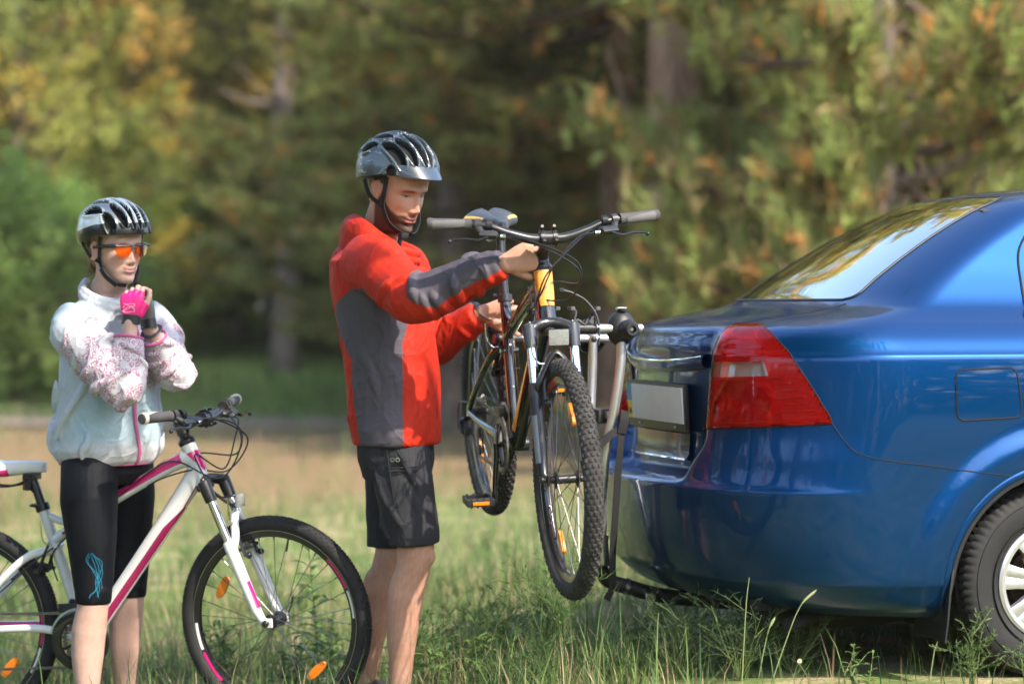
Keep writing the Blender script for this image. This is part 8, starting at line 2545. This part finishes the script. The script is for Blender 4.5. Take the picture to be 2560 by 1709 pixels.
    M_lg = mat('leggings_lycra', (0.0022, 0.0030, 0.0055), 0.62, spec=0.22, wrinkle=0.0015, wscale=10)
    lo = finish(me, 'leggings', M_lg, wom, O)
    # blue line emblem below the knee on the near leg: a twisting ribbon of strokes
    M_em = mat('emblem_blue', (0.008, 0.24, 0.38), 0.5)
    em = MB()
    def on_leg(s_, z):
        c = knN + (hipN - knN) * max(0, (z - knN[2]) / (hipN[2] - knN[2])) if z > knN[2] else knN
        rad = np.interp(z, [0.395, 0.435, 0.58, 0.72], [0.0555, 0.0612, 0.0785, 0.094])
        an = s_ / 0.06
        cam_d_ = unit(V3(0.17, -0.98, 0)); lat = V3(0.98, 0.17, 0)
        return V3(c[0], c[1], z) + cam_d_ * rad * math.cos(an) + lat * rad * math.sin(an) - O
    for k in range(2):
        o = k * 0.0075
        for A_ in ([(0.000 - o, 0.560), (-0.012 - o * 0.6, 0.535), (0.002, 0.500 + o), (0.016 + o, 0.470), (0.018 + o, 0.440), (0.008 + o, 0.412)],
                   [(0.000, 0.560 - o), (0.018 + o, 0.530), (0.028 - o, 0.495), (0.016 - o, 0.462), (0.004 + o * 0.3, 0.440), (-0.012 + o * 0.3, 0.425), (-0.014, 0.405)],
                   [(-0.002 + o, 0.548), (0.010 + o, 0.505), (0.014 - o, 0.470), (0.012, 0.440 - o), (0.018, 0.415)]):
            pts = catmull(A_, 6)
            em.tube([on_leg(s_, z) for s_, z in pts], 0.0008, 5)
    em.build('emblem', M_em, lo)
    # ---------------- gloves
    M_gp = mat('glove_pink', (0.78, 0.015, 0.19), 0.5, bump=0.2, bscale=900, var=0.2, vscale=50)
    M_gg = mat('glove_grey', (0.115, 0.125, 0.120), 0.65, bump=0.2, bscale=900)
    for nm, w_, d_, n_, c_, m_ in (('glove', wrN, dN, nN, cN_, M_gp), ('glove', wrF, dF, nF, cF_, M_gg)):
        g = MB(); add_hand(g, w_, d_, n_, -1, c_, 0.05, (0.5, 0.6, 0.6), 0.90, skip_tips=True, glove=0.0026, flen=0.62)
        go = fused(g, 0.0026, 2, 'glove'); go = finish(go, 'glove', m_, wom, O)
        dd = unit(d_)
        b = MB(); u_ = unit(n_ - np.dot(n_, dd) * dd); v_ = np.cross(dd, u_)
        b.rings([w_ + dd * t * 1.0 + (np.cos(a)[:, None] * v_ * 0.0305 + np.sin(a)[:, None] * u_ * 0.0240) - O for t in (-0.010, -0.006, 0.016, 0.020)], cap0=False, cap1=False)
        b.build('wrist_strap', M_black, go)
        if m_ is M_gp:
            # pale print on the back of the hand
            b = MB()
            for k in range(5):
                q = k * 1.3
                pts = [w_ + dd * (0.040 + 0.014 * math.sin(q + t * 3)) - u_ * (0.0215) + v_ * (0.020 * math.cos(q * 1.7 + t * 4)) - O for t in np.linspace(0, 1, 8)]
                b.tube(pts, 0.0009, 5)
            b.build('glove_print', mat('glove_print', (0.85, 0.40, 0.55), 0.5), go)
    # bracelet on the far wrist
    dd = unit(wrF - elF); u_ = unit(np.cross(dd, (0, 0, 1))); v_ = np.cross(dd, u_)
    b = MB(); b.tube([wrF - dd * 0.022 + (u_ * math.cos(t) + v_ * math.sin(t)) * 0.031 - O for t in np.linspace(0, 2 * math.pi, 30, endpoint=False)], 0.0065, 8, flat=0.5, loop=True, up=dd); b.build('bracelet', mat('bracelet', (0.02, 0.035, 0.05), 0.4), wom)
    # ---------------- shoes
    for (a_, toe) in ((anN, V3(0.85, -0.5, 0)), (anF, V3(0.95, -0.2, 0))):
        g = float(ground_z(a_[0], a_[1])); tt = unit(toe)
        s_ = MB(); s_.tube(catmull([V3(a_[0], a_[1], g + 0.062) - tt * 0.045, V3(a_[0], a_[1], g + 0.054), V3(a_[0], a_[1], g + 0.044) + tt * 0.08, V3(a_[0], a_[1], g + 0.036) + tt * 0.165], 6), np.interp(np.linspace(0, 1, 19), [0, 0.3, 0.75, 1], [0.034, 0.044, 0.041, 0.027]), 16)
        s_.build('shoe', mat('shoe_pale', (0.5, 0.5, 0.52), 0.6), wom).location = Vector((-O).tolist())
    # ---------------- helmet
    M_wh = mat('helmet_white', (0.74, 0.77, 0.78), 0.25, coat=0.9)
    M_gr = mat('helmet_silver', (0.34, 0.37, 0.40), 0.28, 0.4, coat=0.8)
    M_dk = mat('helmet_black', (0.010, 0.011, 0.012), 0.3, coat=0.5)
    def zones(ac, al, T, U):
        z = np.zeros(ac.shape, int)
        z = np.where((T < 0.20) & (np.abs(U) < 2.3), 1, z)                   # black lower band
        z = np.where((np.abs(ac) > 0.30) & (np.abs(ac) < 0.62) & (T > 0.2), 2, z)   # silver ribs
        return z
    st = dict(ax=0.134, ay=0.104, az=0.108, c=(-0.010, 0, 0.040), backx=1.08, ridge=0.006,
              rim=lambda U: np.interp(np.cos(U), [-1, -0.4, 0.3, 1], [-0.40, -0.26, -0.02, 0.02]),
              vents=[(0.30, 1.50, 0.09, 0.17, 0.070), (0.38, 1.22, 0.35, 0.42, 0.115), (0.22, 1.10, 0.68, 0.70, 0.095), (1.30, 2.0, 0.40, 0.44, 0.110), (1.12, 2.1, 0.72, 0.74, 0.100), (1.60, 2.30, 0.12, 0.18, 0.09), (2.08, 2.65, 0.40, 0.42, 0.105), (2.4, 2.85, 0.1, 0.12, 0.09)],
              mats=[M_wh, M_dk, M_gr], zones=zones)
    HH = H @ np.array(Matrix.Rotation(R(-4), 4, 'Y')); HH[:3, 3] += H[:3, 2] * 0.004
    hel, G = make_helmet('helmet', 'white and black bicycle helmet on the person with orange glasses', HH, 1.0, st)
    M_strap = mat('strap_black_b', (0.010, 0.010, 0.011), 0.8)
    for sd in (1, -1):
        ribbon('strap', [(0.030, sd * 0.080, 0.030), (0.018, sd * 0.0755, -0.015), (0.012, sd * 0.0705, -0.052), (0.026, sd * 0.060, -0.090), (0.050, sd * 0.034, -0.120), (0.062, sd * 0.006, -0.126)], 0.013, 0.003, (0, sd, -0.15), M_strap, hel)
        ribbon('strap', [(-0.070, sd * 0.080, 0.010), (-0.030, sd * 0.080, -0.030), (0.010, sd * 0.0720, -0.050)], 0.011, 0.003, (0, sd, 0), M_strap, hel)
        ribbon('strap_pad', [(0.016, sd * 0.0690, -0.070), (0.030, sd * 0.0595, -0.096), (0.052, sd * 0.036, -0.124)], 0.022, 0.006, (0, sd, -0.3), M_strap, hel)
    # ---------------- glasses
    gl = empty('sunglasses', label='orange wraparound sports glasses with black frame on the smiling person', cat='glasses')
    gl.matrix_world = Matrix(H.tolist())
    M_or = clear_mat('orange_lens', (0.98, 0.20, 0.005), 0.8, 0.03, 1.45)
    nt = M_or.node_tree; mx1 = [n for n in nt.nodes if n.type == 'MIX_SHADER'][0]; tr = mx1.inputs[1].links[0].from_socket
    df = nt.nodes.new('ShaderNodeBsdfTranslucent'); df.inputs['Color'].default_value = (0.85, 0.12, 0.003, 1); dd = nt.nodes.new('ShaderNodeBsdfDiffuse'); dd.inputs['Color'].default_value = (0.62, 0.09, 0.003, 1)
    m2 = nt.nodes.new('ShaderNodeMixShader'); m2.inputs['Fac'].default_value = 0.5
    nt.links.new(tr, m2.inputs[1]); nt.links.new(dd.outputs['BSDF'], m2.inputs[2]); nt.links.new(m2.outputs['Shader'], mx1.inputs[1])
    for sd in (1, -1):
        ya = np.linspace(0.006, 0.062, 16)
        front = lambda y_: 0.1010 - 0.30 * np.maximum(0, y_ - 0.012) ** 1.0 * (y_ / 0.075) - 0.002
        zt = 0.0125 + 0 * ya; zb = np.interp(ya, [0.006, 0.014, 0.022, 0.042, 0.056, 0.062], [-0.002, -0.016, -0.0235, -0.0245, -0.017, 0.0])
        G2 = np.stack([np.stack([front(ya) + 0.003 * (1 - t), sd * ya, zt * (1 - t) + zb * t], 1) for t in np.linspace(0, 1, 8)])
        grid_mesh('lens', G2, [M_or], gl)
        b = MB(); b.tube(G2[0], np.interp(ya, [0.006, 0.05, 0.062], [0.0028, 0.0032, 0.0042]), 8)
        b.tube(catmull([G2[0][-1], V3(0.062, sd * 0.0735, 0.009), V3(0.020, sd * 0.0775, 0.004), V3(-0.020, sd * 0.0770, -0.002)], 6), [0.0045] * 8 + [0.0035] * 11, 8, flat=1.5)
        b.tube(catmull([V3(0.100, 0, 0.008), V3(0.100, sd * 0.007, 0.004), V3(0.094, sd * 0.012, -0.012)], 4), 0.0026, 8)
        b.build('glasses_frame', M_gloss, gl)
    return wom, H
woman, WOM_H = make_woman()
# ================================================================== GRASS AND WEEDS
def clear_of(x, y):
    """Thin the grass under the tyres and feet."""
    k = np.ones(len(x))
    c, s = math.cos(CAR_YAW), math.sin(CAR_YAW)
    lx = (x - CAR_POS[0]) * c + (y - CAR_POS[1]) * s; ly = -(x - CAR_POS[0]) * s + (y - CAR_POS[1]) * c
    k *= np.where((lx > 0.45) & (lx < 4.2) & (np.abs(ly) < 0.72), 0.45, 1)
    front = (lx > -0.1) & (ly < -0.45)
    k = np.where(front, 0.07, k); k = np.where((lx > 0.1) & (ly >= -0.45) & (np.abs(ly) < 0.85), 0.14, k)
    return k

def blades(r, x, y, h, w, bend, col, seg=3):
    n = len(x); z = ground_z(x, y) - 0.01
    az = r.uniform(0, 2 * np.pi, n); dx, dy = np.cos(az), np.sin(az)
    sx, sy = -dy, dx
    V = []
    ts = np.linspace(0, 1, seg + 1)
    for t in ts:
        px = x + dx * bend * h * t * t; py = y + dy * bend * h * t * t; pz = z + h * (t - 0.25 * bend * t * t)
        ww = w * (1 - t) ** 0.6 if t < 1 else 0 * w
        V.append(np.stack([px - sx * ww, py - sy * ww, pz], 1)); V.append(np.stack([px + sx * ww, py + sy * ww, pz], 1))
    V = np.stack(V, 1).reshape(-1, 3)
    k = 2 * (seg + 1); b0 = np.arange(n)[:, None] * k
    F = np.concatenate([np.stack([b0[:, 0] + 2 * i, b0[:, 0] + 2 * i + 1, b0[:, 0] + 2 * i + 3, b0[:, 0] + 2 * i + 2], 1) for i in range(seg)])
    return V, F, np.repeat(col, k, 0)

def grass_patch(seed, n, y0, y1, hmul, wmul, name, label, yexp=1.0, tall=0.0):
    r = np.random.default_rng(seed)
    y = y0 + (y1 - y0) * r.uniform(0, 1, n) ** yexp
    x = r.uniform(-1, 1, n) * (y * 0.2118 * 1.22 + 0.25)
    # clumps
    cx = np.round(x * 5 + noise3(np.stack([x, y, 0 * x], 1), 2.2, 3.0) * 2) / 5; 
    m = noise3(np.stack([x, y, 0 * x], 1), 2.6, 1.0) * 0.6 + noise3(np.stack([x, y, 0 * x], 1), 8.0, 4.0) * 0.4
    keep = r.uniform(0, 1, n) < np.clip(0.52 + 0.75 * m, 0.10, 1.0) * clear_of(x, y)
    bare = sstep(13.0, 17.5, y + 4 * noise3(np.stack([x, y, 0 * x], 1), 0.35, 2.0)) * sstep(31.0, 27.0, y)
    keep &= r.uniform(0, 1, n) > bare * 0.90
    x, y, m = x[keep], y[keep], m[keep]; n = len(x)
    h = hmul * r.gamma(3.2, 0.030, n) * (1 + 0.5 * np.clip(m, -0.5, 1)); h = np.clip(h, 0.02, 0.34 * hmul)
    w = wmul * r.uniform(0.0011, 0.0026, n)
    u = r.uniform(0, 1, n) + 0.22 * m
    g1, g2, g3, st, st2 = np.array([0.11, 0.185, 0.045]), np.array([0.15, 0.235, 0.065]), np.array([0.065, 0.125, 0.055]), np.array([0.40, 0.32, 0.18]), np.array([0.27, 0.19, 0.11])
    col = np.where((u < 0.20)[:, None], st, np.where((u < 0.32)[:, None], st2, np.where((u < 0.58)[:, None], g1, np.where((u < 0.85)[:, None], g2, g3))))
    col = col * r.uniform(0.75, 1.25, n)[:, None]
    V, F, cc = blades(r, x, y, h, w, r.uniform(0.1, 0.9, n), col)
    o = link(name, np_mesh(name, V, F, [M_grass], smooth=False, attr={'Col': cc}))
    return tag(o, label, 'grass', kind='stuff')

grass_patch(1, 90000, 5.9, 11.0, 1.15, 1.1, 'grass', 'short green and straw coloured grass growing round the wheels and feet')
grass_patch(2, 52000, 10.5, 19.0, 1.15, 1.5, 'grass', 'blurred meadow grass behind the people and bicycles', 1.1)
grass_patch(3, 60000, 18.0, 50.0, 1.9, 3.2, 'grass', 'distant blurred grass at the edge of the wood', 1.0)

M_stem = mat('weed_stem', (0.11, 0.16, 0.05), 0.6, backlit=0.15)
def weed_leafy(x, y, h, seed, label, leaf=0.07, nl=26, branches=0):
    """Upright stem set with lance-shaped leaves, each leaf bent along its rib."""
    r = np.random.default_rng(seed); z = float(ground_z(x, y)) - 0.005
    pl = empty('weed', (x, y, z), label=label, cat='plant', group=None)
    stems = [(np.array([0, 0, 0.0]), np.array([r.uniform(-0.08, 0.08), r.uniform(-0.08, 0.08), 1.0]), h)]
    for k in range(branches):
        a = r.uniform(0, 6.28); stems.append((np.array([0, 0, h * r.uniform(0.05, 0.35)]), np.array([math.cos(a) * 0.5, math.sin(a) * 0.5, 1.0]), h * r.uniform(0.5, 0.8)))
    sm = MB(); V = []; F = []; C = []; nv = 0
    for o, d, L in stems:
        d = unit(d); P = catmull([o, o + d * L * 0.5 + r.normal(size=3) * 0.012, o + d * L], 5)
        sm.tube(P, np.linspace(0.0032, 0.0012, len(P)), 6)
        for k in range(max(4, int(nl * L / h))):
            t = 0.08 + 0.92 * (k + r.uniform()) / max(4, int(nl * L / h)); q = t * (len(P) - 1); i = int(min(q, len(P) - 2)); c = P[i] + (P[i + 1] - P[i]) * (q - i)
            a = k * 2.399 + r.uniform(-0.3, 0.3); ll = leaf * r.uniform(0.7, 1.2) * (1.15 - 0.65 * t)
            hd = np.array([math.cos(a), math.sin(a), 0]); sd = np.array([-math.sin(a), math.cos(a), 0]); up = 0.9 - 0.5 * (1 - t)
            w = ll * 0.17
            rib = [c + hd * ll * s_ + np.array([0, 0, up * ll * s_ - 0.55 * ll * s_ * s_]) for s_ in (0, 0.3, 0.65, 1.0)]
            ww = [0.25 * w, w, 0.8 * w, 0.02 * w]
            for p_, w_ in zip(rib, ww):
                V += [p_ - sd * w_ + np.array([0, 0, w_ * 0.35]), p_, p_ + sd * w_ + np.array([0, 0, w_ * 0.35])]
            for s_ in range(3):
                b_ = nv + 3 * s_
                F += [(b_, b_ + 1, b_ + 4, b_ + 3), (b_ + 1, b_ + 2, b_ + 5, b_ + 4)]
            nv += 12
            C += [np.array([0.13, 0.21, 0.055]) * r.uniform(0.75, 1.3)] * 12
    sm.build('stem', M_stem, pl)
    link('leaves', np_mesh('leaves', np.array(V), np.array(F), [M_grass], attr={'Col': np.array(C)}), pl)
    return pl

def weed_feathery(x, y, h, seed, label, spread=0.22, n=10, col=(0.045, 0.085, 0.035), fine=1.0):
    """Bushy weed of thread-like, forked leaves."""
    r = np.random.default_rng(seed); z = float(ground_z(x, y)) - 0.005
    pl = empty('weed', (x, y, z), label=label, cat='plant')
    sm = MB(); seg = []
    def grow(p, d, L, rad, lev):
        e = p + d * L
        mid = (p + e) / 2 + r.normal(size=3) * L * 0.06
        if lev < 2: sm.tube([p, mid, e], [rad, rad * 0.85, rad * 0.65], 5)
        else: seg.append((p, e, rad))
        if lev >= 3: return
        k = (5, 6, 5)[lev]
        for i in range(k):
            t = 0.25 + 0.75 * (i + r.uniform()) / k
            q = p + (e - p) * t
            dd = d * 0.75 + rand_dirs(r, 1)[0] * 0.85; dd[2] = abs(dd[2]) * 0.8 + 0.1
            grow(q, unit(dd), L * r.uniform(0.30, 0.52), rad * 0.6, lev + 1)
    for i in range(n):
        a = i * 2.399; lean = spread / h * r.uniform(0.2, 1.1)
        grow(np.zeros(3), unit(np.array([math.cos(a) * lean, math.sin(a) * lean, 1.0])), h * r.uniform(0.6, 1.0), 0.0022, 0)
    sm.build('stem', M_stem, pl)
    P0 = np.array([s_[0] for s_ in seg]); P1 = np.array([s_[1] for s_ in seg])
    sd = np.cross(P1 - P0, rand_dirs(r, len(P0))); sd /= np.linalg.norm(sd, axis=1, keepdims=True) + 1e-9
    w = 0.0011 * fine
    V = np.stack([P0 - sd * w, P0 + sd * w, P1 + sd * w * 0.3, P1 - sd * w * 0.3], 1).reshape(-1, 3)
    C_ = np.repeat(np.array(col)[None] * r.uniform(0.7, 1.4, len(P0))[:, None], 4, 0)
    link('leaves', np_mesh('leaves', V, np.arange(len(V)).reshape(-1, 4), [M_grass], smooth=False, attr={'Col': C_}), pl)
    return pl

def seed_stalk(x, y, h, lean, seed, label, head=True):
    """A long grass stalk with one arching leaf and a slim seed head."""
    r = np.random.default_rng(seed); z = float(ground_z(x, y)) - 0.005
    pl = empty('grass_stalk', (x, y, z), label=label, cat='grass')
    d = np.array([lean, r.uniform(-0.05, 0.05), 1.0])
    P = catmull([(0, 0, 0), d * h * 0.4, d * h * 0.8 + np.array([lean * h * 0.08, 0, 0]), d * h + np.array([lean * h * 0.35, 0, -abs(lean) * h * 0.12])], 6)
    MB().tube(P, np.linspace(0.0022, 0.0010, len(P)), 6).build('stalk', mat('stalk_green', (0.20, 0.25, 0.09), 0.6), pl)
    if head:
        b = MB(); hp = P[-6:]; b.tube(hp, np.interp(np.linspace(0, 1, 6), [0, 0.3, 0.8, 1], [0.0015, 0.0042, 0.0035, 0.0008]), 8); b.build('seed_head', mat('seed_head', (0.26, 0.30, 0.13), 0.7, bump=0.5, bscale=300), pl)
    for k in range(2):
        t0 = P[4 + 4 * k]; a = r.choice((-1, 1)); L = h * r.uniform(0.25, 0.45)
        rg = []
        for t in np.linspace(0, 1, 7):
            c = t0 + np.array([a * L * t * 0.55, 0.02 * t, L * t * 0.9 - L * 0.45 * t * t]); w_ = 0.0036 * (1 - t) ** 0.5 + 0.0001
            rg.append(np.array([c + (0, -w_, 0), c + (0, w_, 0)]))
        MB().rings(rg, closed=False).build('blade', mat('stalk_blade', (0.13, 0.19, 0.06), 0.55, backlit=0.2), pl, fixn=False)
    return pl

weed_leafy(-0.660, 8.25, 0.50, 3, 'tall leafy weed seen through the front wheel of the white bicycle', 0.115, 30)
weed_leafy(-0.600, 8.05, 0.22, 4, 'low leafy weed under the hub of the white bicycle', 0.10, 16, 2)
weed_leafy(-0.470, 8.10, 0.26, 5, 'leafy weed at the right rim of the white bicycle front wheel', 0.09, 18, 2)
weed_leafy(-0.215, 7.75, 0.20, 6, 'leafy weed beside the heel of the person in shorts', 0.085, 14, 3)
weed_leafy(-0.130, 7.95, 0.22, 7, 'second leafy weed between the bare legs and the lifted front wheel', 0.095, 16, 3)
weed_leafy(-0.990, 8.20, 0.26, 8, 'leafy weed behind the bare legs of the person in leggings', 0.08, 16, 2)
weed_leafy(0.395, 7.70, 0.17, 9, 'small leafy weed below the tow arm', 0.075, 14, 2)
weed_feathery(0.125, 7.55, 0.42, 11, 'slender branching weed right below the lifted front wheel', 0.13, 5, (0.10, 0.17, 0.05), 1.3)
weed_feathery(0.06, 7.30, 0.20, 12, 'feathery tuft in front of the lifted wheel, near the bottom edge', 0.16, 9, (0.055, 0.115, 0.035))
weed_feathery(-0.06, 7.42, 0.17, 13, 'feathery tuft left of the lifted wheel at the bottom edge', 0.15, 8, (0.065, 0.125, 0.04))
weed_feathery(0.500, 7.32, 0.24, 14, 'dark feathery bush in the shade behind the bumper corner', 0.20, 11, (0.045, 0.075, 0.032))
weed_feathery(0.680, 7.22, 0.28, 15, 'darkest feathery bush under the tail light', 0.20, 11, (0.040, 0.070, 0.030))
weed_feathery(0.850, 7.35, 0.24, 16, 'feathery bush deeper under the blue car', 0.20, 10, (0.040, 0.068, 0.030))
weed_feathery(0.330, 7.35, 0.15, 17, 'low feathery tuft left of the car shadow', 0.17, 9, (0.055, 0.10, 0.04))
weed_feathery(1.300, 6.85, 0.19, 18, 'thin weed with narrow leaves in front of the mud flap', 0.06, 4, (0.10, 0.15, 0.05), 1.5)
weed_feathery(1.490, 6.85, 0.15, 19, 'thin weed in front of the rear tyre', 0.07, 5, (0.11, 0.16, 0.06), 1.5)
weed_leafy(0.985, 6.90, 0.16, 20, 'narrow-leaved weed in the car shadow', 0.05, 16, 2)
seed_stalk(0.655, 6.90, 0.36, 0.05, 21, 'upright pale grass stalk below the tail light', False)
seed_stalk(0.730, 6.92, 0.33, 0.32, 22, 'long grass stalk arching to the right over the car shadow')
seed_stalk(0.700, 6.95, 0.24, 0.18, 23, 'shorter grass stalk leaning beside the arching one')
seed_stalk(1.18, 6.85, 0.17, 0.12, 24, 'thin green stalk in front of the sill shadow', False)
seed_stalk(0.42, 7.05, 0.26, 0.02, 25, 'pale stalk left of the dark feathery bushes', False)
seed_stalk(-0.02, 8.30, 0.40, 0.06, 26, 'tall thin stalk between the shorts and the lifted bike', False)
seed_stalk(-0.10, 8.10, 0.34, -0.10, 27, 'thin stalk just right of the bare calf', False)
wv = [weed_leafy(-1.62, 8.9, 0.20, 41, 'small leafy weed in the meadow grass', 0.075, 14, 3), weed_leafy(-0.95, 9.4, 0.24, 42, 'small leafy weed in the meadow grass', 0.07, 16, 3), weed_feathery(-0.15, 8.8, 0.22, 43, 'small leafy weed in the meadow grass', 0.12, 6, (0.10, 0.17, 0.05), 1.4)]
for o_ in wv: o_['group'] = 'small leafy weeds in the meadow'
rw = random.Random(4)
for k in range(34):
    y = rw.uniform(7.9, 12.0); x = rw.uniform(-1, 1) * y * 0.22
    if x > 0.3 and y < 9.6: continue
    src = wv[k % 3]; c_ = src.copy(); C.objects.link(c_); c_.location = (x, y, float(ground_z(x, y)) - 0.005); c_.rotation_euler = (0, 0, rw.uniform(0, 6.28)); q = rw.uniform(0.7, 1.3); c_.scale = (q, q, q)
    for ch in src.children:
        d_ = ch.copy(); C.objects.link(d_); d_.parent = c_
def daisy(x, y, h, label):
    z = float(ground_z(x, y)); pl = empty('daisy', (x, y, z), label=label, cat='flower')
    P = catmull([(0, 0, 0), (-0.01, 0, h * 0.6), (0.005, -0.005, h)], 5); MB().tube(P, 0.0012, 6).build('stem', M_stem, pl)
    c = P[-1]; b = MB(); b.ell(c + V3(0, -0.002, 0.001), (0.0036, 0.003, 0.003), nu=10, nv=6); b.build('flower_centre', mat('daisy_yellow', (0.75, 0.48, 0.03), 0.6), pl)
    for k in range(9):
        a = 2 * math.pi * k / 9; d = V3(math.cos(a), -0.35, math.sin(a)); d = unit(d); s_ = V3(-math.sin(a), 0, math.cos(a))
        MB().plate([c + d * 0.003 - s_ * 0.0008, c + d * 0.006 - s_ * 0.0011, c + d * 0.008, c + d * 0.006 + s_ * 0.0011, c + d * 0.003 + s_ * 0.0008], 0.0004).build('petal', mat('petal_white', (0.8, 0.8, 0.78), 0.5) if k == 0 else bpy.data.materials['petal_white'], pl)
daisy(0.812, 6.86, 0.115, 'tiny white daisy with yellow centre under the car bumper')
# faint air between the people and the wood
def make_haze():
    b = MB(); b.box((0, 12, 12.0), (150, 170, 28.0)); o = b.build('haze', bpy.data.materials.new('haze_air'), None, smooth=False)
    m = o.data.materials[0]; m.use_nodes = True; nt = m.node_tree; nt.nodes.remove(nt.nodes['Principled BSDF'])
    v = nt.nodes.new('ShaderNodeVolumePrincipled'); v.inputs['Color'].default_value = (1.0, 0.95, 0.86, 1); v.inputs['Density'].default_value = 0.00045; v.inputs['Anisotropy'].default_value = 0.0
    nt.links.new(v.outputs['Volume'], nt.nodes['Material Output'].inputs['Volume'])
    tag(o, kind='stuff')
make_haze()
